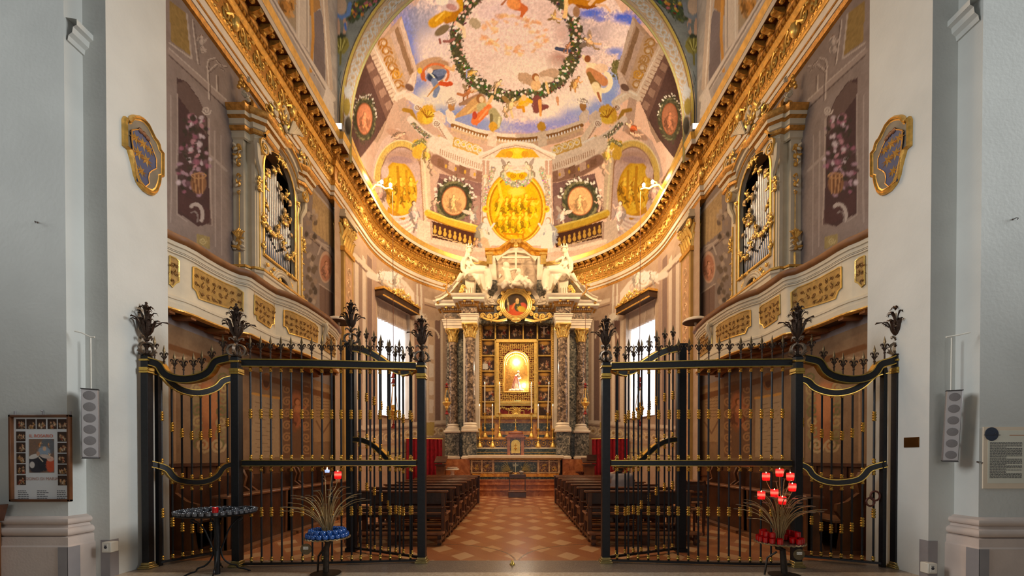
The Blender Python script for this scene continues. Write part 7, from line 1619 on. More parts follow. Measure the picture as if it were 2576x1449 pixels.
# ------------------------------------------------------------------ kneeling desk, cross and palms on the axis
D = 14.7; X = lambda px: xa(px, D); Z = lambda py: za(py, D)
p = thing('kneeling_desk', 'narrow dark wooden kneeling desk standing in the aisle before the steps', 'desk', (X(1301), D, 0))
m = MB(); m.box(X(1279), X(1323), D-.2, D+.28, 0, Z(1237), bev=.01); m.obj('base', WOOD, p)
m = MB(); m.box(X(1278), X(1324), D-.22, D+.3, Z(1237), Z(1234), bev=.01); m.obj('base_top', WOODE, p)
for a in (1281, 1320): m = MB(); m.box(X(a), X(a)+.03, D+.15, D+.18, Z(1234), Z(1202)); m.obj('leg', WOOD, p); m = MB(); m.box(X(a), X(a)+.03, D-.1, D-.07, Z(1234), Z(1202)); m.obj('leg', WOOD, p)
m = MB(); m.box(X(1281), X(1323), D-.16, D+.24, Z(1203), Z(1193), bev=.008); m.obj('desk_top', WOOD, p)
c = thing('standing_cross', 'slim standing crucifix on the kneeling desk', 'cross', (X(1297), D, Z(1193)))
m = MB(); m.lathe([(.06, 0), (.055, .02), (.02, .04), (.012, .07)], c=(X(1297), D, Z(1193)), n=10); m.obj('foot', GOLD, c)
m = MB(); m.box(X(1297)-.01, X(1297)+.01, D-.01, D+.01, Z(1193)+.06, Z(1164)); m.box(X(1290), X(1304), D-.01, D+.01, Z(1170)-.012, Z(1170)+.012); m.obj('cross_bar', M('pale_brass', (210, 196, 156), .35, .6, .1), c)
for k, (x0, s, lb) in enumerate(((1284, -1, 'left'), (1312, 1, 'right'))):
    t = thing('palm_spray', 'drooping pale palm spray in a vase on the %s of the kneeling desk' % lb, 'plant', (X(x0), D+.1, Z(1193)))
    m = MB(); m.lathe([(.05, 0), (.08, .04), (.085, .08), (.05, .12), (.06, .13)], c=(X(x0), D+.1, Z(1193)), n=12); m.obj('vase', M('grey_vase', (150, 136, 110), .4, .2, .2) if k == 0 else M('white_vase', (206, 200, 190), .4, 0, .1), t)
    m = MB()
    for j in range(8): a = .35+j*.16; L_ = .42-.02*j; m.tube([(X(x0)+s*L_*q*math.sin(a)*1.2, D+.1-.03*(j % 3), Z(1193)+.12+L_*(q*math.cos(a)-q*q*.35*math.sin(a))) for q in (0, .3, .6, .85, 1)], [.006, .014, .014, .010, .003], 5, .4)
    m.obj('fronds', M('palm_leaf', (150, 134, 84), .6, 0, .3, 20), t)
# lecterns and curtains at the sides of the altar
for s, x0, x1, yt, lb in ((-1, 1093, 1122, 1150, 'left'), (1, 1466, 1500, 1154, 'right')):
    Y = 15.25; X = lambda px: xa(px, Y); Z = lambda py: za(py, Y)
    t = thing('lectern', 'dark wooden lectern with sloping top on the %s of the altar steps' % lb, 'lectern', ((X(x0)+X(x1))/2, Y, .228))
    m = MB(); m.box(X(x0+4), X(x1-4), Y+.02, Y+.3, .0, Z(1168)); m.obj('body', WOODM, t); m = MB(); m.box(X(x0+1), X(x1-1), Y-.02, Y+.34, Z(1172), Z(1168)); m.box(X(x0+1), X(x1-1), Y-.02, Y+.34, 0.0, .1); m.obj('moulding', WOOD, t)
    m = MB(); a, b = X(x0), X(x1); z0, z1 = Z(1165), Z(yt); m.add([(a, Y-.06, z0), (b, Y-.06, z0), (b, Y+.4, z1), (a, Y+.4, z1), (a, Y-.06, z0+.04), (b, Y-.06, z0+.04), (b, Y+.4, z1+.04), (a, Y+.4, z1+.04)], [(0, 3, 2, 1), (4, 5, 6, 7), (0, 1, 5, 4), (1, 2, 6, 5), (2, 3, 7, 6), (3, 0, 4, 7)]); m.obj('book_rest', WOOD, t)
    if s > 0: m = MB(); m.box(X(1478), X(1502), Y+.05, Y+.2, z0+.1, z0+.3); m.obj('raised_block', WOOD, t)
    cu = thing('curtain', 'crimson pleated curtain hanging beside the %s pedestal of the altarpiece' % lb, 'curtain', (s*3.1, 16.55, .1)); m = MB(); rows = []
    for j, z in enumerate((.02, 1.0, za(1106, 16.5), za(1104, 16.5))): rows.append([(s*(2.92+1.3*i/60), 16.62+.05*math.sin(i*.95)+.015*math.sin(i*2.3+j)-.4*i/60, z) for i in range(61)])
    m.grid(rows); o = m.obj('cloth', REDV, cu); sd = o.modifiers.new('thick', 'SOLIDIFY'); sd.thickness = .006
    m = MB(); m.tube([(s*2.90, 16.63, za(1104, 16.5)), (s*4.25, 16.22, za(1104, 16.5))], .014, 8); m.obj('rod', BRASS, cu)
Y = 15.6; X = lambda px: xa(px, Y); Z = lambda py: za(py, Y)
t = thing('capital_stool', 'carved white stone capital standing by the left lectern', 'sculpture', (X(1138), Y, .228))
m = MB(); m.lathe([(.05, .0), (.08, .05), (.07, .22), (.10, .30), (.20, .40), (.22, .42)], c=(X(1138), Y, Z(1204)), n=14); m.obj('bell', STUCCO, t)
m = MB(); m.box(X(1123), X(1154), Y-.2, Y+.2, Z(1183), Z(1179), bev=.02); m.obj('abacus', STUCCO, t)
m = MB(); x = X(1462); m.lathe([(.08, 0), (.13, .1), (.12, .22), (.06, .3), (.08, .33)], c=(x, 15.5, .37), n=12)
R = random.Random(4); t = thing('potted_plant', 'dark red leafy plant in a pot by the right lectern', 'plant', (x, 15.5, .4)); m.obj('pot', BRONZE, t); m = MB()
for k in range(16): a = R.uniform(0, 6.3); m.tube([(x, 15.5, .68), (x+.12*math.cos(a), 15.5+.1*math.sin(a), .82), (x+.24*math.cos(a), 15.5+.2*math.sin(a), .84)], [.01, .045, .01], 5, .3)
m.obj('leaves', M('dark_red_leaf', (70, 26, 20), .5, 0, .3), t)

# ------------------------------------------------------------------ apse windows, curtains, pelmets
TRANS = None
def sheer():
    m, nt, b = newmat('sheer_curtain'); N = nt.nodes; L = nt.links; b.inputs['Base Color'].default_value = (.86, .86, .86, 1); b.inputs['Roughness'].default_value = .9
    tr = N.new('ShaderNodeBsdfTranslucent'); tr.inputs[0].default_value = (.95, .95, .97, 1); mx = N.new('ShaderNodeMixShader'); mx.inputs[0].default_value = .6
    L.new(b.outputs[0], mx.inputs[1]); L.new(tr.outputs[0], mx.inputs[2]); L.new(mx.outputs[0], [n for n in N if n.type == 'OUTPUT_MATERIAL'][0].inputs[0]); return m
SHEER = sheer(); VAL = M('valance_cloth', (226, 206, 190), .9, 0, .1, 20)
def pane():
    m, nt, b = newmat('window_glass'); N = nt.nodes; L = nt.links; b.inputs['Base Color'].default_value = (.8, .85, .9, 1); b.inputs['Roughness'].default_value = .1
    tr = N.new('ShaderNodeBsdfTransparent'); mx = N.new('ShaderNodeMixShader'); mx.inputs[0].default_value = .9; L.new(b.outputs[0], mx.inputs[1]); L.new(tr.outputs[0], mx.inputs[2]); L.new(mx.outputs[0], [n for n in N if n.type == 'OUTPUT_MATERIAL'][0].inputs[0]); return m
PANE = pane()
for wi, (w, s) in enumerate(zip(WIN, (-1, 1))):
    u0, u1 = w; nm = 'left' if s < 0 else 'right'; A0 = Vector(apse_pt(u0, 0)); A1 = Vector(apse_pt(u1, 0)); e = (A1-A0).normalized(); out = e.cross(Vector((0, 0, 1))); mid = (A0+A1)/2
    if (mid+out-Vector((0, YC, 0))).length < mid.length*0+(mid-Vector((0, YC, 0))).length: out = -out
    Lw = (A1-A0).length; fr = lambda u, v, q=0: tuple(A0+e*u+out*q+Vector((0, 0, v)))
    m = MB(); q = [(0, WZ0), (Lw, WZ0), (Lw, WZ1), (0, WZ1)]
    vs = [fr(u, v, -.02) for u, v in q]+[fr(u, v, .45) for u, v in q]; m.add(vs, [(i, (i+1) % 4, 4+(i+1) % 4, 4+i) for i in range(4)]); wo = m.obj('window_%d' % (wi+1), PLASTERW); struct(wo)
    m = MB()
    for k in range(4): u = Lw*(k)/3; m.prism([(u-.03, WZ0), (u+.03, WZ0), (u+.03, WZ1), (u-.03, WZ1)], .36, .40, fr)
    for k in range(7): v = WZ0+(WZ1-WZ0)*k/6; m.prism([(0, v-.02), (Lw, v-.02), (Lw, v+.02), (0, v+.02)], .36, .40, fr)
    m.obj('window_frame', WOODL, wo); m = MB(); m.add([fr(u, v, .38) for u, v in q], [(0, 1, 2, 3)]); m.obj('window_pane', PANE, wo)
    t = thing('window_curtain', 'sheer white curtain with ruffled valance over the %s apse window' % nm, 'curtain', fr(Lw/2, WZ0, 0)); m = MB(); rows = []
    for v in (WZ0+.02, WZ0+1, WZ1-.5, WZ1): rows.append([fr(.02+(Lw-.04)*i/90, v, .20+.018*math.sin(i*1.1)+.008*math.sin(i*2.7+v)) for i in range(91)])
    m.grid(rows); m.obj('sheer_cloth', SHEER, t); m = MB(); rows = []
    for k, v in enumerate((WZ1, WZ1-.2, WZ1-.42, WZ1-.44, WZ1-.62)): rows.append([fr(.0+(Lw)*i/90, v-.025*abs(math.sin(i*.35))*(k == 4), .13+(.02+.012*k)*math.sin(i*1.5)) for i in range(91)])
    m.grid(rows); m.obj('valance', VAL, t)
    pl = thing('pelmet', 'gilded carved pelmet above the %s apse window' % nm, 'pelmet', fr(Lw/2, WZ1, -.2)); m = MB(); m.prism([(-.12, WZ1-.02), (Lw+.12, WZ1-.02), (Lw+.12, WZ1+.2), (-.12, WZ1+.2)], -.38, -.03, fr); m.obj('box', SOFFIT, pl)
    m = MB(); m.prism([(-.15, WZ1+.19), (Lw+.15, WZ1+.19), (Lw+.15, WZ1+.27), (-.15, WZ1+.27)], -.42, -.03, fr); m.prism([(-.13, WZ1-.04), (Lw+.13, WZ1-.04), (Lw+.13, WZ1), (-.13, WZ1)], -.39, -.35, fr); m.obj('gilt_moulding', GOLD, pl)
    m = MB(); R = random.Random(8); ff = lambda u, v, q=0: fr(u, v, -.42-q)
    for k in range(26): u = Lw/2+R.uniform(-.6, .6); cscroll(m, ff, u, WZ1+.25+R.uniform(-.05, .26)*(1-abs(u-Lw/2)/.8), .09, R.uniform(0, 6), R.choice((1, -1)), .022, .8, .02, 10)
    for k in range(9): m.ball(ff(Lw*(k+.5)/9, WZ1+.27, .0), .045, 6, 5)
    m.obj('gilt_foliage', GOLDB, pl)
    c = Vector(fr(Lw/2, (WZ0+WZ1)/2, .9)); area('daylight_'+nm, c, c-out, Lw*1.1, 120, (.93, .97, 1.0), 4.1)
# ------------------------------------------------------------------ lamps: hanging lamps, cornice brackets, floodlights
def hanging_lamp(px, Y, ytop, ys, label, bracket=True):
    """ys: pixel heights (upper tassel, chains top, bowl, lower tassel)"""
    x = xa(px, Y); Z = lambda py: za(py, Y); t = thing('sanctuary_lamp', label, 'lamp', (x, Y, Z(ys[3])))
    m = MB(); m.tube([(x, Y, Z(ys[0])), (x, Y, Z(ytop))], .008, 5); m.obj('cord', M('red_cord', (110, 60, 40), .7, 0, .1), t)
    m = MB(); a = Z(ys[0]); b = Z(ys[1])
    for q in (0, 1): z = a-(a-b)*.5*q; m.lathe([(.012, z), (.035, z-.03), (.045, z-(a-b)*.3), (.085, z-(a-b)*.45), (.02, z-(a-b)*.45)], c=(x, Y, 0), n=10)
    m.obj('upper_tassel', M('red_tassel', (140, 24, 26), .7, 0, .2, 30), t)
    bz = Z(ys[2]); r = .17*Y/16; m = MB(); m.lathe([(.01, b), (.06, b-.03), (.02, b-.08)], c=(x, Y, 0), n=10)
    for k in range(3): q = k*2.09+.4; m.tube([(x+.04*math.cos(q), Y+.04*math.sin(q), b-.03), (x+r*math.cos(q), Y+r*math.sin(q), bz+.05)], .009, 5)
    m.obj('chains', GOLD, t)
    m = MB(); m.lathe([(.03, bz+.22), (.07, bz+.2), (.08, bz+.12), (.05, bz+.08), (r*.9, bz+.05), (r, bz+.02), (r*.75, bz-.05), (r*.4, bz-.12), (r*.45, bz-.15), (.03, bz-.22), (.015, bz-.26)], c=(x, Y, 0), n=14); m.obj('bowl', GOLDB, t)
    m = MB(); z = Z(ys[3])+.16; m.lathe([(.01, bz-.24), (.012, z), (.05, z-.03), (.035, z-.06), (.08, z-.15), (.02, z-.16)], c=(x, Y, 0), n=10); m.obj('lower_tassel', MATS['red_tassel'], t)
hanging_lamp(1124, 16.0, 790, (963, 975, 1015, 1043), 'small gilded hanging lamp with red tassels beside the outermost left column')
hanging_lamp(1472, 16.0, 790, (963, 975, 1015, 1043), 'small gilded hanging lamp with red tassels beside the outermost right column')
hanging_lamp(990, 13.2, 482, (938, 966, 1036, 1078), 'gilded sanctuary lamp hanging on a long cord before the left window')
hanging_lamp(1609, 13.2, 482, (948, 976, 1030, 1072), 'gilded sanctuary lamp hanging on a long cord before the right window')
for s in (-1, 1):
    nm = 'left' if s < 0 else 'right'; Y = 13.2; x = xa(990 if s < 0 else 1609, Y); z = za(478, Y)
    t = thing('lamp_bracket', 'gilded scrolled bracket with lit bulbs on the %s cornice end' % nm, 'lamp', (s*4.2, Y, z-.2))
    m = MB(); m.tube([(s*4.5, Y, z-.02), (s*4.36, Y-.02, z+.14), (s*4.2, Y, z+.14), (s*4.05, Y, z+.04), (s*3.93, Y, z+.07), (x, Y, z+.02)], [.04, .035, .03, .028, .025, .02], 7); m.tube([(s*4.34, Y, z+.12), (s*4.28, Y, z+.24), (s*4.2, Y, z+.26), (s*4.16, Y, z+.2)], .022, 6); m.obj('arm', GOLD, t)
    for q, (dx, dz) in enumerate(((4.15, .2), (3.88, .11))): m = MB(); m.lathe([(.01, -.05), (.045, -.02), (.05, .03), (.02, .07)], c=(s*dx, Y-.05, z+dz), n=10); m.obj('bulb', BULB, t); point('bracket_bulb', (s*dx, Y-.2, z+dz), 3, (1, .8, .55), .05)
    Y = 11.1; X0 = s*4.58
    t = thing('floodlight', 'small grey floodlight clipped on the %s cornice edge' % nm, 'lamp', (X0, Y, HZ)); m = MB(); m.box(X0-.10, X0+.10, Y-.10, Y+.05, HZ+.06, HZ+.24, bev=.02); m.box(X0-.04, X0+.04, Y-.04, Y, HZ, HZ+.08); m.obj('housing', GREYC, t)
    m = MB(); m.box(X0-.085, X0+.085, Y-.106, Y-.10, HZ+.075, HZ+.225); m.obj('lens', M('flood_lens', (240, 236, 230), .2, 0, 0, emit=(255, 246, 230), es=1.5), t)
# branched sconces on the altarpiece sides
for s, px in ((-1, 1128), (1, 1470)):
    Y = 16.3; V = lambda a, b, d=0: (xa(a, Y), Y+d, za(b, Y)); t = thing('wall_sconce', 'dark gilt branching sconce on the %s pediment slope' % ('left' if s < 0 else 'right'), 'lamp', V(px, 745)); k = s
    m = MB(); m.tube([V(px-k*10, 745), V(px, 738, -.05), V(px+k*5, 728, -.1), V(px+k*1, 718, -.1), V(px+k*4, 708, -.1)], [.03, .03, .03, .025, .02], 6)
    for a, b in ((px+k*4, 706), (px+k*9, 722), (px-k*2, 714)): m.ball(V(a, b, -.1), .06, 7, 5); m.tube([V(px+k*2, 720, -.1), V(a, b, -.1)], .015, 5)
    m.obj('branches', GOLDD, t)
# ------------------------------------------------------------------ things on the nave piers
def text(body, size, loc, mat, parent=None, ext=.0008, rot=(PI/2, 0, 0), align='CENTER', name='lettering', shear=0, sp=1.0):
    c = bpy.data.curves.new(name, 'FONT'); c.body = body; c.size = size; c.align_x = align; c.extrude = ext; c.space_character = sp; c.shear = shear
    o = bpy.data.objects.new(name, c); COL.objects.link(o)
    c.materials.append(mat); bpy.context.view_layer.update(); me = bpy.data.meshes.new_from_object(o.evaluated_get(bpy.context.evaluated_depsgraph_get())); bpy.data.objects.remove(o)
    o = bpy.data.objects.new(name, me); COL.objects.link(o); o.rotation_euler = rot; o.parent = parent; o.location = Vector(loc)-(wloc(parent) if parent else Vector((0, 0, 0))); return o
def painted_card(name, x0, x1, y, z0, z1, n, k, fn, parent):
    """small flat picture facing the nave; drawing space 0..k wide, top-left origin"""
    h = k*(z1-z0)/(x1-x0); nx = n; nz = max(8, int(n*(z1-z0)/(x1-x0)))
    u = np.linspace(0, k, nx)[:, None]+np.zeros((1, nz)); v = np.linspace(0, h, nz)[None, :]+np.zeros((nx, 1))
    P = np.stack([x0+(x1-x0)*u/k, np.full_like(u, y), z1-(z1-z0)*v/h], -1); K = Canvas(u, v, lambda a, b: (a, b), (1, 1, 1)); K.e = k/100; fn(K, k, h)
    o = grid_mesh(name, P, PAINT); set_paint(o.data, K.c); o.parent = parent; o.location = -wloc(parent); return o
D1 = 4.63; Y = D1-.005; X = lambda px: xa(px, Y-.03); Z = lambda py: za(py, Y-.03)
t = thing('framed_poster', 'framed white poster with rosary pictures on the left pier above its base', 'poster', (X(100), Y, Z(1260)))
m = MB(); a, b, c, d = X(24), X(177), Z(1262), Z(1043); w = .028
for q in ((a, b, c, c+w), (a, b, d-w, d), (a, a+w, c, d), (b-w, b, c, d)): m.box(q[0], q[1], Y-.045, Y-.002, q[2], q[3], bev=.006)
m.obj('frame', WOODM, t); m = MB(); m.box(a+.012, b-.012, Y-.012, Y-.004, c+.012, d-.012); m.obj('sheet', M('poster_paper', (222, 224, 226), .5, 0, .02), t)
R = random.Random(3)
def small(K, k, h):
    K.fill((58, 48, 44), .3, (84, 62, 50))
    for _ in range(5): K.figure(R.uniform(.2, .8)*k, R.uniform(.4, .8)*h, R.uniform(.4, .6)*h, R.uniform(-.5, .5), (206, 160, 124), R.choice([(150, 70, 54), (110, 90, 70), (200, 180, 150), (160, 120, 70)]))
cells = [(37+26*i+1.2*(i > 2), 1054, 60+26*i+1.2*(i > 2), 1079) for i in range(5)]+[(37, 1085+27.6*j, 60, 1110+27.6*j) for j in range(5)]+[(141, 1086+27.6*j, 164, 1111+27.6*j) for j in range(5)]
for (p, q, r_, s_) in cells: painted_card('small_picture', X(p), X(r_), Y-.014, Z(s_), Z(q), 26, 10, small, t)
def big(K, k, h):
    K.fill((150, 116, 92), .2, (120, 100, 90)); K.blob(7.5, 3, 3, 3.5, (110, 112, 116), rough=.2); K.blob(3, 10, 3.5, 4, (62, 60, 66), rough=.2); K.blob(6, 10, 2.5, 3, (56, 56, 62), rough=.2); K.blob(8.6, 10.5, 1.8, 3, (206, 92, 62), rough=.2); K.blob(8.5, 8, 1.4, 1, (226, 180, 160)); K.blob(6, 5, 2.4, 2, (150, 164, 180), rough=.2); K.blob(2, 7, 2.2, .9, (216, 210, 204), -.3); K.blob(1.2, 10.4, 1, 1.3, (214, 206, 200)); K.blob(6.2, 3.9, .7, .9, (226, 186, 154)); K.blob(3.6, 5.9, .7, .9, (190, 150, 124)); K.figure(4.4, 2, 2.6, .5, (230, 180, 130), (200, 130, 80)); K.figure(8.2, 6.6, 2.6, -.4, (236, 196, 164)); K.blob(6.5, 7, 2.2, .8, (206, 190, 180), .2); K.line([(4, 7.4), (5.4, 9)], .5, (206, 190, 170)); K.figure(7.8, 2.4, 2, 0, (200, 150, 110))
painted_card('main_picture', X(69), X(132), Y-.014, Z(1189), Z(1104), 60, 10, big, t)
REDT = M('poster_red', (206, 110, 84), .7, 0, 0); INK = M('poster_ink', (60, 60, 66), .7, 0, 0); GREYT = M('poster_grey_letters', (186, 150, 140), .7, 0, 0)
text('IL ROSARIO', .047, (X(100), Y-.0145, Z(1100)), REDT, t, sp=1.05); text('DONO DI MARIA', .046, (X(101), Y-.0145, Z(1208)), GREYT, t)
for j, (px, n) in enumerate(((40, 5), (88, 5), (138, 5))):
    m = MB()
    for i in range(n):
        u = X(px)
        for _ in range(4): l = R.uniform(.012, .03); m.box(u, u+l, Y-.0136, Y-.013, Z(1236+i*4.6), Z(1234.4+i*4.6)); u += l+.006
    m.obj('small_print', INK, t)
m = MB()
for px in (32, 103, 173): m.box(X(px)-.006, X(px)+.006, Y-.012, Y-.002, Z(1044), Z(1034)); 
m.ball((X(104), Y-.02, Z(1033)), .012, 6, 5); m.obj('hanger', GREYC, t)
# loudspeakers
def speaker(px0, px1, py0, py1, Xw, Yw, s, tilt, label):
    dd = 1.0; ya = Yw-.14; X0, X1 = xa(px0, ya), xa(px1, ya); z0, z1 = za(py1, ya), za(py0, ya); cx = (X0+X1)/2; w = (X1-X0)/2*.74; cz = (z0+z1)/2; h = (z1-z0)/2
    t = thing('loudspeaker', label, 'loudspeaker', (cx, ya, z0)); t.rotation_euler = (math.radians(3), tilt, -s*math.radians(40)); L = lambda mb, n, mt: (lambda o: (setattr(o, 'location', (0, 0, 0)), o)[1])(mb.obj(n, mt, t))
    m = MB(); m.box(-w, w, .0, .11, 0, 2*h, bev=.006); L(m, 'cabinet', GREYM); m = MB(); m.box(-w*.9, w*.9, -.006, .0, .012, 2*h-.012); L(m, 'grille', M('speaker_cloth', (168, 164, 164), .8, 0, .06, 200)); m = MB(); m.box(-w*1.03, w*1.03, -.01, .115, -.008, 0); m.box(-w*1.03, w*1.03, -.01, .115, 2*h, 2*h+.008); L(m, 'end_cap', M('dark_cap', (60, 58, 58), .5, 0, .1))
    for k in range(6):
        z = 2*h*(k+.55)/6.1; m = MB(); m.lathe([(w*.70, 0), (w*.70, .004), (w*.3, .006)], c=(0, -.006, z), n=24, M=Matrix.Rotation(PI/2, 3, 'X')); L(m, 'driver', GREYD)
    m = MB(); m.box(-.02, .02, .11, .17, h*.5, h*.6); m.box(-.02, .02, .11, .17, h*1.4, h*1.5); L(m, 'wall_bracket', GREYC)
speaker(206.5, 249, 980, 1152, 0, 4.78, -1, 0.0, 'grey column loudspeaker with six round drivers on the left pier')
speaker(2371, 2410, 984, 1160, 0, 4.74, 1, math.radians(2.0), 'grey column loudspeaker with six round drivers on the right pier')
# coats of arms on the jambs
def arms(s):
    nm = 'left' if s < 0 else 'right'; Xj = JX
    out = [(305, 300), (309, 292), (313, 300), (319, 300), (324, 291), (330, 288), (345, 290), (356, 296), (368, 310), (380, 335), (385, 345), (391, 352), (396, 362), (399, 376), (407, 386), (407, 446), (399, 448), (399, 455), (396, 470), (390, 486), (382, 492), (372, 490), (357, 480), (344, 464), (334, 440), (330, 420), (325, 400), (318, 376), (311, 370), (306, 366)]
    P = [atX(x, y, -Xj) for x, y in out]; P = [(p.y, p.z) for p in P]; cy = sum(p[0] for p in P)/len(P); cz = sum(p[1] for p in P)/len(P)
    y0 = min(p[0] for p in P); dy = 0 if s < 0 else -.0
    sc = lambda k: [(cy+(a-cy)*k, cz+(b-cz)*k) for a, b in P]
    fr = lambda u, v, w=0: (s*(Xj-w), u+dy, v)
    t = thing('coat_of_arms', 'gilded shield of arms with gold stars on blue fixed to the %s jamb' % nm, 'shield', (s*Xj, cy, cz-.4))
    m = MB(); rings = [sc(1), sc(1.0), sc(.95), sc(.94), sc(.90), sc(.885), sc(.84)]; ws = [0, .03, .05, .04, .055, .03, .025]; n = len(P); vs = []
    for rg, w in zip(rings, ws): vs += [fr(u, v, w) for u, v in rg]
    m.add(vs, [(k*n+i, k*n+(i+1) % n, (k+1)*n+(i+1) % n, (k+1)*n+i) for k in range(6) for i in range(n)]); m.obj('gilded_border', GOLD, t)
    m = MB(); m.prism(sc(.86), 0, .026, fr); m.obj('grey_field', M('shield_grey', (120, 112, 98), .6, .1, .2, 8), t)
    inn = [(322, 328), (330, 326), (340, 326), (352, 334), (362, 348), (372, 368), (384, 400), (384, 424), (372, 430), (366, 436), (364, 448), (366, 462), (356, 470), (340, 456), (334, 436), (330, 410), (326, 380), (322, 350)]
    Q = [atX(x, y, -Xj) for x, y in inn]; Q = [(p.y, p.z) for p in Q]
    m = MB(); m.prism(Q, .02, .045, fr); m.obj('blue_field', M('shield_blue', (34, 58, 104), .5, .0, .15, 10), t)
    m = MB(); m.tube([fr(u, v, .046) for u, v in Q+Q[:1]], .008, 5); m.obj('shield_edging', GOLDD, t)
    ST = M('gold_star', (214, 160, 76), .45, .5, .15)
    for (x, y, r) in ((331, 348, 1), (351, 363, 1.1), (367, 378, .9), (339, 386, 1.1), (359, 403, 1.1), (346, 431, .95)):
        p = atX(x, y, -Xj); m = MB(); q = []
        for k in range(16): a = k*PI/8+.2; rr = .075*r if k % 2 == 0 else .028*r; q.append((p.y+rr*math.cos(a)*1.15, p.z+rr*math.sin(a)))
        vs = [fr(u, v, .046) for u, v in q]+[fr(p.y, p.z, .065)]; m.add(vs, [(i, (i+1) % 16, 16) for i in range(16)]); m.obj('star', ST, t)
    m = MB()
    for k, (x, y) in enumerate(((344, 333), (354, 342), (362, 352))): p = atX(x, y, -Xj); m.ball(fr(p.y, p.z+.02, .046), (.015, .035, .035), 6, 5)
    m.obj('small_charges', M('shield_brown', (110, 72, 48), .5, .3, .2), t)
arms(-1); arms(1)
# brass plate, printed notice, sockets, hooks, cable covers
t = MB(); p = atX(2275, 1101, JX); q = atX(2313, 1125, JX); t.box(JX-.008, JX-.001, q.y, p.y, q.z, p.z, bev=.002); o = t.obj('brass_plate', M('tarnished_brass', (110, 74, 34), .3, .8, .2, 8)); tag(o, 'small tarnished brass plate screwed to the right jamb', 'plaque')
Y = 4.53; X = lambda px: xa(px, Y-.01); Z = lambda py: za(py, Y-.01)
t = thing('notice_panel', 'pale printed panel with dark disc and lines of text on the right pier', 'notice', (X(2540), Y, Z(1228)))
m = MB(); m.box(X(2473), X(2700), Y-.012, Y-.002, Z(1229), Z(1074)); m.obj('board', M('notice_peach', (232, 214, 190), .6, 0, .03), t)
m = MB(); m.box(X(2484), X(2690), Y-.0135, Y-.012, Z(1216), Z(1083), bev=.0007); m.obj('sheet', M('notice_cream', (226, 224, 208), .6, 0, .03), t)
m = MB(); m.lathe([(.072, 0), (.072, .003), (.001, .0031)], c=(X(2493), Y-.0135, Z(1092)), n=28, M=Matrix.Rotation(PI/2, 3, 'X')); m.obj('dark_disc', M('disc_navy', (52, 60, 78), .5, 0, .2, 30), t)
m = MB(); m.box(X(2473), X(2514), Y-.018, Y-.0166, Z(1095), Z(1093.6)); m.ball((X(2502), Y-.017, Z(1090)), .006, 6, 4); m.obj('disc_line', INK, t)
m = MB(); m.box(X(2538), X(2576), Y-.0145, Y-.0135, Z(1095.5), Z(1094)); m.obj('red_heading', M('heading_red', (190, 120, 70), .6, 0, 0), t)
R = random.Random(6); m = MB(); y = 1113
while y < 1203:
    u = X(2489); end = X(2570) if R.random() > .12 else X(2530)
    while u < end: l = R.uniform(.008, .03); m.box(u, min(end, u+l), Y-.0145, Y-.0135, Z(y+1.5), Z(y)); u += l+.005
    y += 2.75
m.obj('text_lines', INK, t)
def socket(s, px, py, jf, x1):
    Yk = jf-.06; x = xa(px, Yk); z = za(py, Yk); t = thing('wall_socket', 'cream electrical socket box low on the %s pier return' % ('left' if s < 0 else 'right'), 'socket', (x, Yk, z))
    m = MB(); m.box(x-.052, x+.052, Yk-.02, jf+.02, z-.055, z+.06, bev=.006); m.obj('box', WHITEP, t); m = MB(); m.box(x-.03, x+.022, Yk-.0225, Yk-.02, z-.035, z+.04); m.obj('cover', M('socket_cover', (236, 234, 226), .4, 0, .02), t); m = MB(); m.ball((x-.004, Yk-.023, z+.005), (.018, .004, .018), 8, 6); m.box(x-.02, x+.012, Yk-.0235, Yk-.022, z+.026, z+.032); m.obj('outlet', INK, t)
socket(-1, 269, 1377, 4.83, 4.88); socket(1, 2345, 1430, 4.785, 4.905)
def hook(px, py, Yk, label): 
    p = atY(px, py, Yk); m = MB(); m.tube([p+Vector((0, .01, 0)), p+Vector((0, -.03, 0)), p+Vector((.012, -.04, -.008)), p+Vector((.01, -.03, -.02))], .004, 5); m.ball(p, .010, 6, 4); o = m.obj('wall_hook', BRONZE); tag(o, label, 'hook')
hook(95, 560, 4.63, 'small iron hook high on the left pier face'); hook(2548, 552, 4.53, 'small iron hook high on the right pier face'); hook(2459, 1162, 4.53, 'bent nail in the right pier beside the printed panel')
def cable(pts, label, s, jf):
    P = [atY(x, y, jf-.008) for x, y in pts]; m = MB(); m.tube(P, .007, 6); o = m.obj('cable_cover', WHITEP); tag(o, label, 'cable')
cable([(188, 833), (205, 837), (228, 848), (238, 848)], 'thin white cable run crossing the left pier return', -1, 4.63); cable([(228, 850), (229, 978)], 'vertical white cable above the left loudspeaker', -1, 4.75)
cable([(2380, 848), (2410, 843), (2441, 836)], 'thin brown cable run crossing the right pier return', 1, 4.53); cable([(2394, 850), (2392, 982)], 'vertical white cable above the right loudspeaker', 1, 4.7)
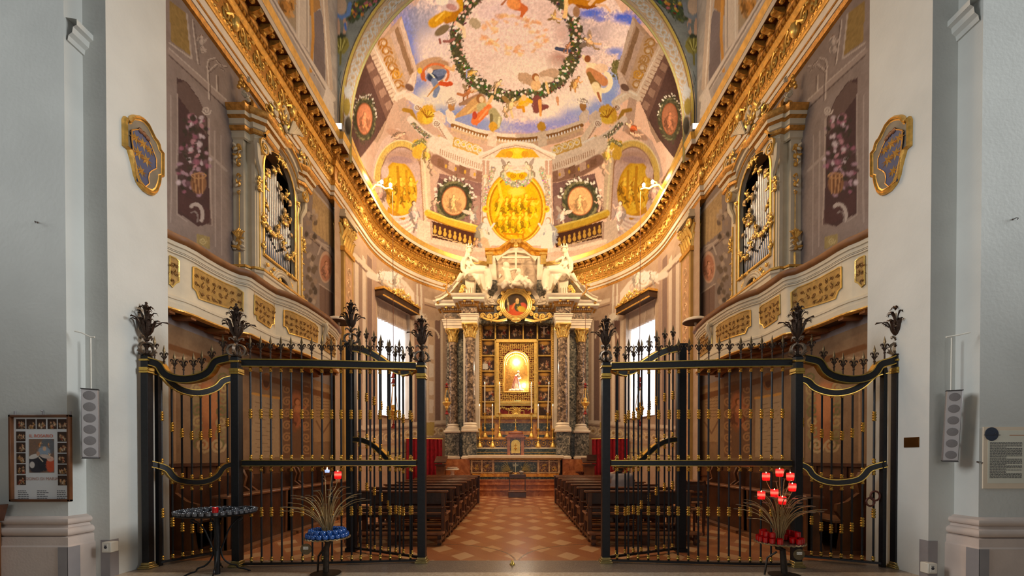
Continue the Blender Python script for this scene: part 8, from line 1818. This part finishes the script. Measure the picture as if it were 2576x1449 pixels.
# far left: glimpses of the side aisle
Y = 4.95; X = lambda px: xa(px, Y-.05); Z = lambda py: za(py, Y-.05)
m = MB(); m.box(X(-30), X(24), Y-.12, Y, Z(842), Z(829), bev=.01); o = m.obj('lamp_strip', WHITEP); tag(o, 'cream lamp strip cut off at the far left wall', 'lamp')
t = thing('picture_frame', 'gilded picture frame cut off at the far left edge', 'frame', (X(-10), Y, Z(1160))); m = MB(); m.box(X(-60), X(24), Y-.05, Y-.01, Z(1063), Z(1056)); m.box(X(0), X(4), Y-.05, Y-.01, Z(1200), Z(1063)); m.box(X(-60), X(3), Y-.06, Y, Z(1041), Z(1036)); m.obj('moulding', GOLDD, t); m = MB(); m.box(X(-60), X(0), Y-.02, Y-.01, Z(1200), Z(1063)); m.obj('canvas', M('dim_canvas', (160, 158, 148), .7, 0, .1), t)
t = thing('small_plaque', 'little dark carved plaque at the far left edge beside the poster', 'plaque', (X(8), Y-.1, Z(1150))); m = MB(); m.box(X(-20), X(20), Y-.12, Y-.08, Z(1151), Z(1121), bev=.012); m.obj('frame', WOODM, t); m = MB(); m.box(X(-20), X(11), Y-.13, Y-.118, Z(1146), Z(1127)); m.obj('face', GREYD, t)
t = thing('confessional', 'edge of brown wooden furniture at the far left beside the pier base', 'furniture', (X(-10), 4.55, 0)); Y = 4.55; X = lambda px: xa(px, Y); Z = lambda py: za(py, Y)
m = MB(); m.box(X(-80), X(6), Y-.2, Y, 0, Z(1310), bev=.02); m.obj('body', WOODM, t); m = MB(); m.prism([(X(-80), Z(1268)), (X(20), Z(1268)), (X(18), Z(1276)), (X(8), Z(1310)), (X(-80), Z(1310))], -.25, 0, lambda u, v, w: (u, Y+w, v)); m.obj('moulded_top', WOOD, t)
# ------------------------------------------------------------------ votive candle stands before the gate
STEM = M('aged_brass_stem', (156, 130, 88), .4, .5, .3, 30); IRONB = M('brown_iron', (52, 42, 34), .5, .5, .4, 30)
def votive(kind):
    m = MB()
    if kind == 'blue': m.lathe([(.016, 0), (.030, .006), (.034, .025), (.030, .046), (.026, .050), (.022, .02)], n=12); return mesh_of(m, 'votive_glass', BLUEG)
    m.lathe([(.022, 0), (.029, .004), (.031, .03), (.030, .058), (.027, .058), (.025, .006)], n=14); return mesh_of(m, 'votive_glass', REDG)
VB, VR = votive('blue'), votive('red')
_m = MB(); _m.lathe([(.030, 0), (.037, .004), (.041, .045), (.040, .088), (.037, .088), (.034, .008)], n=16); VL = mesh_of(_m, 'lit_votive_glass', LITRED)
_m = MB(); _m.lathe([(.030, .03), (.033, .05), (.028, .062), (.010, .07)], n=10); VC = mesh_of(_m, 'glowing_wax', LITCORE)
_m = MB(); _m.lathe([(.002, .055), (.009, .068), (.006, .085), (.001, .10)], n=6); VF = mesh_of(_m, 'flame', FLAME)
def flower_stand(x, y, zd, rd, ztop, nm, colour, seed):
    R = random.Random(seed); t = thing('votive_stand', 'tall metal votive stand spraying thin stems above %s cups, %s' % (colour, nm), 'candle stand', (x, y, 0))
    s = MB(); lean = .06 if colour == 'red' else -.02
    s.tube([(x+lean, y, -.0), (x+lean*.6, y, .3), (x-lean*.2, y, zd-.06), (x, y, zd)], [.035, .032, .034, .045], 10); s.tube([(x-.14, y+.05, 0), (x-.12, y+.03, .2), (x-.03, y, zd-.1)], .012, 6); s.obj('pedestal', IRONB, t)
    s = MB(); s.lathe([(.16, 0), (.17, .012), (.05, .03)], c=(x+lean, y, 0), n=18); s.obj('foot', IRONB, t)
    s = MB(); s.lathe([(.02, zd), (rd*.9, zd+.004), (rd, zd+.012), (rd*1.03, zd+.018), (rd*.98, zd+.02), (.02, zd+.012)], c=(x, y, 0), n=32)
    s.obj('dish', M('pewter_dish', (120, 110, 98), .35, .8, .3, 30), t)
    s = MB(); s.tube([(x+rd*math.cos(a), y+rd*math.sin(a), zd+.012+.005*math.cos(a*30)) for a in [2*PI*i/90 for i in range(91)]], .008, 5); s.obj('rope_rim', STEM, t)
    sx = -.62 if colour == 'blue' else .35
    c = MB(); c.lathe([(.002, 0), (.062, .001), (.062, .010), (.002, .012)], c=(x+sx*rd, y-rd*.78, zd-.085), n=20, M=Matrix.Rotation(PI/2, 3, 'X')); b = c.obj('coin_box', M('coin_box_bronze', (112, 96, 70), .5, .5, .3, 20), t)
    c = MB(); c.box(x+sx*rd-.028, x+sx*rd+.028, y-rd*.78-.016, y-rd*.78-.010, zd-.085-.002, zd-.085+.03); c.obj('price_label', WHITEP, b); 
    text('€ 0,50', .019, (x+sx*rd, y-rd*.78-.0165, zd-.078), M('label_ink', (110, 110, 120), .6, 0, 0), b, ext=.0003, name='price')
    tips = []; n = 34 if colour == 'blue' else 40
    for k in range(n):
        a = R.uniform(0, 2*PI) if k > 1 else 0; reach = (.04 if k < 2 else R.uniform(.2, .47)); h = ztop-reach*R.uniform(.72, .95) if k else ztop; a = k*2.4+R.uniform(-.2, .2); b0 = .035*math.sqrt(R.random()); ca, sa = math.cos(a), math.sin(a)
        P = [(x+b0*ca, y+b0*sa, zd+.01), (x+(b0+reach*.10)*ca, y+(b0+reach*.10)*sa, zd+(h-zd)*.45), (x+(b0+reach*.35)*ca, y+(b0+reach*.35)*sa, zd+(h-zd)*.8), (x+(b0+reach*.70)*ca, y+(b0+reach*.70)*sa, zd+(h-zd)*.98), (x+(b0+reach)*ca, y+(b0+reach)*sa, h)]
        P = smooth_path(P, 2); q = MB(); q.tube(P, .0042, 5); o = q.obj('stem', STEM, t)
        q = MB(); q.lathe([(.006, -.004), (.026, .0), (.030, .005), (.02, .004)], c=P[-1], n=10); q.obj('drip_cup', M('grey_cup', (124, 116, 104), .4, .6, .2, 30), o); tips.append(Vector(P[-1]))
    return t, tips
Db = 4.95; xb = xa(823, Db); zb_ = za(1354, Db); rb = 53*Db/F
t, tips = flower_stand(xb, Db, zb_, rb, za(1190, Db), 'left of the gateway', 'blue', 3)
k = 0
for ring_r, n, dz in ((.205, 20, 0), (.145, 15, 0), (.175, 17, .044)):
    for i in range(n):
        a = 2*PI*i/n+.1*dz*100; p = (xb+ring_r*rb/.245*math.cos(a), Db+ring_r*rb/.245*math.sin(a), zb_+.018+dz)
        o = put('votive_glass', VB, p); tag(o, 'unlit blue glass votive cup stacked on the dish of the blue stand', 'votive cup', 'blue votive cups on the stand dish')
o = thing('votive_candle', 'small pale blue lit candle on the highest stem of the blue stand', 'candle', (xb, Db, za(1190, Db)+.006)); m = MB(); m.lathe([(.024, 0), (.028, .03), (.02, .032)], n=10); q = m.obj('glass', M('pale_blue_glass', (150, 170, 210), .1, 0, .1, emit=(190, 210, 255), es=.8), o); q.location = (0, 0, 0); put('flame', FLAME_ if False else VF, (xb, Db, za(1190, Db)-.03), o)
def lit(p, label):
    p = Vector(p); t = thing('lit_votive', label, 'candle', p); put('glass', VL, p, t); put('glowing_wax', VC, p, t); put('flame', VF, p, t); return t
p = atY(850, 1205, Db+.05); lit(p, 'lone lit red votive above the blue cups, left of the gateway'); m = MB(); m.tube(smooth_path([(xb, Db, zb_), (xb+.02, Db, zb_+.5), (p.x-.03, p.y, p.z-.12), tuple(p)], 2), .0042, 5); o = m.obj('stem', STEM, t)
# red stand on the right
Dr = 4.88; xr_ = xa(1962, Dr); zr_ = za(1366, Dr); rr = 56*Dr/F
t2, tips = flower_stand(xr_, Dr, zr_, rr, za(1205, Dr), 'right of the gateway', 'red', 9)
for (px, py, lb) in ((1927, 1209, 'at the upper left of the spray'), (1961, 1199, 'at the very top of the spray'), (1988, 1209, 'at the upper right of the spray'), (1993, 1236, 'below the upper right one'), (1915, 1256, 'furthest left in the spray'), (1948, 1251, 'in the middle of the spray'), (1968, 1269, 'lowest in the spray')):
    p = atY(px, py, Dr-.06 if py > 1240 else Dr); lit(p, 'lit red votive glass '+lb+' of the red stand'); m = MB(); m.tube(smooth_path([(xr_+.01, Dr-.01, zr_), (xr_+.01, Dr-.02, zr_+(p.z-zr_)*.6), (p.x*.7+xr_*.3, p.y, zr_+(p.z-zr_)*.86), tuple(p)], 2), .0042, 5); m.obj('stem', STEM, t2)
    if py < 1250: point('votive_glow', p+Vector((0, -.05, .06)), .35, (1, .12, .06), .03)
for ring_r, n, dz in ((.205, 18, 0), (.135, 12, 0), (.17, 15, .06)):
    for i in range(n):
        a = 2*PI*i/n; ff = ((a/PI) % 2)
        if dz and not (ff < .42 or ff > 1.85 or .6 < ff < 1.25): continue
        if not dz and ring_r < .15 and 1.4 < ff < 1.6: continue
        if 1.44 < ff < 1.56: continue
        o = put('votive_glass', VR, (xr_+ring_r*rr/.245*math.cos(a), Dr+ring_r*rr/.245*math.sin(a), zr_+.018+dz)); tag(o, 'unlit red glass votive cup stacked on the dish of the red stand', 'votive cup', 'red votive cups on the stand dish')
# round iron candle table on the left
Dt = 4.95; xt = xa(545, Dt); zt = za(1290, Dt); rt_ = 88*Dt/F
t = thing('candle_table', 'round dark iron candle table with ring of glass cups before the left screen', 'candle stand', (xt, Dt, 0))
m = MB(); m.lathe([(.02, zt-.02), (rt_*.95, zt-.015), (rt_, zt), (rt_*.98, zt+.004), (.02, zt)], c=(xt, Dt, 0), n=36); m.obj('tray', IRON, t)
m = MB(); m.lathe([(.03, 0), (.03, zt-.02)], c=(xt, Dt, 0), n=10); m.obj('post', IRON, t)
for k in range(4):
    a = k*PI/2+.45; ca, sa = math.cos(a), math.sin(a); m = MB()
    P = [(.03, .30), (.05, .18), (.12, .10), (.19, .09), (.20, .05), (.26, .04), (.33, .0)]; m.tube(smooth_path([(xt+ca*r, Dt+sa*r, z) for r, z in P], 2), .011, 6, .7)
    P = [(.03, zt-.45), (.08, zt-.3), (.12, zt-.18), (.20, zt-.08), (.24, zt-.06), (.25, zt-.09), (.22, zt-.11)]; m.tube(smooth_path([(xt+ca*r, Dt+sa*r, z) for r, z in P], 2), .010, 6, .7); m.obj('scrolled_leg', IRON, t)
_m = MB(); _m.lathe([(.020, 0), (.026, .003), (.031, .034), (.028, .034), (.022, .006)], n=10); VG = mesh_of(_m, 'clear_votive_glass', CLEARG)
for rg, n in ((.94, 38), (.72, 26), (.48, 16)):
    for i in range(n):
        a = 2*PI*i/n; tag(put('votive_glass', VG, (xt+rt_*rg*math.cos(a), Dt+rt_*rg*math.sin(a), zt+.006)), 'empty clear glass votive cup in the rings on the iron table', 'votive cup', 'clear votive cups on the iron table')
p = atY(591, 1276, Dt); o = put('votive_glass', VR, (p.x, Dt-rt_*.8, zt+.04)); tag(o, 'single red votive glass among the clear cups on the iron table', 'votive cup'); put('flame', VF, (p.x, Dt-rt_*.8, zt+.0), o)
# small inlaid metal plug on the axis of the floor
p = atZ(1289, 1421, 0); m = MB(); m.lathe([(.035, 0), (.035, .012), (.02, .03), (.012, .06), (.001, .062)], c=(p.x, p.y, 0), n=14); o = m.obj('gate_bolt_stop', BRASS); tag(o, 'small brass bolt stop set in the floor on the central axis', 'bolt stop')
# ------------------------------------------------------------------ the person sitting on the second bench on the right, seen from behind
SHIRT = M('grey_shirt', (176, 166, 166), .9, 0, .08, 12, .15, 30); HAIR = M('dark_hair', (46, 30, 22), .6, 0, .3, 40, .3, 80); SKIN = M('skin', (196, 146, 116), .55, 0, .06, 10); TROU = M('light_trousers', (186, 172, 156), .9, 0, .08, 10)
Yp = 7.98; xp = xa(1560, Yp); V = lambda dx, dy, z: Vector((xp+dx, Yp+dy, z))
per = thing('person', 'dark-haired person in a pale grey shirt seated on a right bench, head bowed', 'person', (xp, Yp, 0))
def skin_figure(name, chains, mat, parent, lv=2):
    vs = []; es = []; rs = []; idx = {}
    for ch in chains:
        pv = None
        for p, r in ch:
            k = tuple(round(c, 4) for c in p)
            if k not in idx: idx[k] = len(vs); vs.append(tuple(p)); rs.append(r if isinstance(r, tuple) else (r, r))
            if pv is not None: es.append((pv, idx[k]))
            pv = idx[k]
    me = bpy.data.meshes.new(name); me.from_pydata(vs, es, []); me.materials.append(mat); o = bpy.data.objects.new(name, me); COL.objects.link(o); o.parent = parent; o.location = -wloc(parent)
    md = o.modifiers.new('skin', 'SKIN'); md.use_smooth_shade = True
    for i, v in enumerate(me.skin_vertices[0].data): v.radius = rs[i]; v.use_root = (i == 0)
    sb = o.modifiers.new('sub', 'SUBSURF'); sb.levels = lv; sb.render_levels = lv; return o
pel, wst, cht, nk, hd = V(0, .05, .53), V(0, .07, .72), V(0, .10, .93), V(0, .13, 1.075), V(.01, .19, 1.17)
ch = [[(pel, (.17, .13)), (wst, (.165, .12)), (cht, (.175, .115)), (nk, .058), (hd, .085)]]
for s in (-1, 1):
    sh, el, wr = V(s*.19, .12, 1.0), V(s*.25, .17, .74), V(s*.12, .42, .66)
    ch.append([(cht, (.175, .115)), (sh, .075), (el, .052), (wr, .034)])
    hp, kn, an, toe = V(s*.10, .12, .57), V(s*.13, .40, .56), V(s*.13, .26, .10), V(s*.14, .36, .04)
    ch.append([(pel, (.17, .13)), (hp, .095), (kn, .068), (an, .042), (toe, .032)])
body = skin_figure('body', ch, SKIN, per)
m = MB(); 
for a, b, c, d in ((.0, .0, 0, 0),): pass
def shell(name, rings, mat, n=28):
    q = MB(); vs = []
    for (c, rx, ry) in rings: vs += [(c.x+rx*math.cos(2*PI*i/n), c.y+ry*math.sin(2*PI*i/n)*(1 if math.sin(2*PI*i/n) > 0 else 1.05), c.z+.012*math.sin(i*3.0)*0) for i in range(n)]
    q.add(vs, [(k*n+i, k*n+(i+1) % n, (k+1)*n+(i+1) % n, (k+1)*n+i) for k in range(len(rings)-1) for i in range(n)]); o = q.obj(name, mat, per); o.modifiers.new('sub', 'SUBSURF').render_levels = 1; return o
sh_ = MB()
sh_.tube([V(0, .07, .57), V(0, .07, .64), V(0, .07, .75), V(0, .10, .92), V(0, .12, 1.02), V(0, .13, 1.075)], [.20, .205, .20, .195, .15, .07], 20, .72, up=(1, 0, 0))
for s in (-1, 1): sh_.tube([V(s*.10, .12, 1.0), V(s*.19, .12, .99), V(s*.235, .14, .88), V(s*.25, .165, .77)], [.085, .092, .08, .07], 14)
sculpt(sh_, 'shirt', SHIRT, per, .018)
tr = MB(); tr.tube([V(0, .07, .56), V(0, .07, .62)], [.17, .18], 18, .75, up=(1, 0, 0))
for s in (-1, 1): tr.tube([V(s*.09, .10, .58), V(s*.13, .40, .58), V(s*.13, .37, .45), V(s*.13, .27, .10)], [.11, .085, .08, .075], 12)
sculpt(tr, 'trousers', TROU, per, .02)
hb = MB(); hb.ball(V(.01, .18, 1.19), (.098, .115, .118), 16, 12); hb.ball(V(.01, .155, 1.15), (.092, .09, .10), 14, 10); hb.tube([V(0, .12, 1.07), V(0, .105, 1.12)], [.06, .085], 12); sculpt(hb, 'hair', HAIR, per, .014)
f = MB(); f.ball(V(.01, .262, 1.15), (.066, .05, .085), 12, 10); f.tube([V(.01, .30, 1.17), V(.01, .325, 1.14)], [.010, .017], 8); f.tube([V(-.01, .302, 1.115), V(.03, .302, 1.115)], .008, 6)
for s in (-1, 1): f.ball(V(.01+s*.027, .30, 1.165), .010, 6, 5); f.ball(V(.01+s*.098, .18, 1.15), (.014, .028, .036), 8, 6)
f.obj('face_features', SKIN, per)
for s in (-1, 1):
    h = MB(); w = V(s*.12, .42, .66); h.ball(w+Vector((-s*.02, .045, -.01)), (.04, .05, .02), 10, 8)
    for k in range(4): b = w+Vector((-s*(.045)+s*k*.022, .085, -.01)); L_ = (.06, .07, .065, .05)[k]; h.tube([b, b+Vector((0, L_*.5, .0)), b+Vector((-s*.004, L_*.8, -.022))], [.010, .009, .007], 7)
    h.tube([w+Vector((-s*.05, .02, .0)), w+Vector((-s*.075, .05, .01)), w+Vector((-s*.07, .075, .0))], [.012, .011, .008], 7); sculpt(h, 'hand', SKIN, per, .007)
bg = thing('handbag', 'dark shoulder bag lying on the bench beside the seated person', 'bag', (xp+.3, Yp+.1, .456)); m = MB(); m.box(xp+.24, xp+.42, Yp+.02, Yp+.16, .457, .66, bev=.04); m.obj('body', BLACK, bg); m = MB(); m.tube([(xp+.26, Yp+.09, .64), (xp+.3, Yp+.09, .78), (xp+.38, Yp+.09, .78), (xp+.40, Yp+.09, .64)], .01, 6); m.obj('strap', BLACK, bg)
pp = thing('newspaper', 'open pale booklet held in the lap of the seated person', 'booklet', (xp+.05, Yp+.52, .64)); m = MB(); m.add([(xp-.12, Yp+.40, .655), (xp+.06, Yp+.40, .64), (xp+.30, Yp+.42, .66), (xp-.12, Yp+.62, .72), (xp+.06, Yp+.62, .70), (xp+.30, Yp+.62, .72)], [(0, 1, 4, 3), (1, 2, 5, 4)]); o = m.obj('pages', WHITEP, pp); o.modifiers.new('t', 'SOLIDIFY').thickness = .006
# ------------------------------------------------------------------ light: nave daylight behind us, warm lamps on the chapel's cornice, plus added fills
w = bpy.data.worlds.new('world'); scene.world = w; w.use_nodes = True
w.node_tree.nodes['Background'].inputs[0].default_value = (.96, 1.0, .98, 1); w.node_tree.nodes['Background'].inputs[1].default_value = .09
WARM = (1.0, .75, .44); AMB = (1.0, .68, .36); WARM2 = (1.0, .80, .58)
for s in (-1, 1): area('nave_window_light', (s*8.8, 3.2, 6.4), (-s*4.6, 5.3, 3.2), 3.5, 125 if s > 0 else 85, (.97, 1.0, 1.0), 5).data.spread = math.radians(56)
for s in (-1, 1):
    area('cornice_lamp', (s*3.9, 11.9, 10.1), (-s*1.5, 16.5, 11.4), .7, 108, WARM)
    area('cornice_lamp_low', (s*4.05, 12.8, 9.75), (-s*.4, 17.2, 5.5), .6, 225, AMB)
    area('bay_floodlight', (s*4.3, 10.0, 10.1), (-s*3.0, 11.0, 13), .4, 80, WARM2)
area('bay_fill', (0, 8.5, 9.6), (0, 9.5, 0), 4, 220, (1.0, .68, .38), 3)  # added overhead fill for the bay floor and parapets, no fixture hangs here
area('nave_front_fill', (0, -6, 3.2), (0, 6, 3), 5, 120, (1.0, .98, .95), 3)  # added frontal fill for the pier fronts, no door is modelled
spot('aisle_fill_spot', (0, 10.9, 14.0), (0, 8.6, 0), 700, (1.0, .66, .34), 24, .8, .25)  # added spot that warms the aisle floor, no fixture in the vault
scene.view_settings.view_transform = 'Standard'; scene.view_settings.look = 'None'; scene.view_settings.exposure = 0.0; scene.view_settings.gamma = 1.0
scene.cycles.max_bounces = 6; scene.cycles.diffuse_bounces = 3; scene.cycles.glossy_bounces = 3; scene.cycles.transmission_bounces = 4
scene.cycles.use_denoising = True; scene.cycles.sample_clamp_indirect = 4.0; scene.cycles.caustics_reflective = False; scene.cycles.caustics_refractive = False

scene.cycles.use_adaptive_sampling = True; scene.cycles.adaptive_threshold = .03
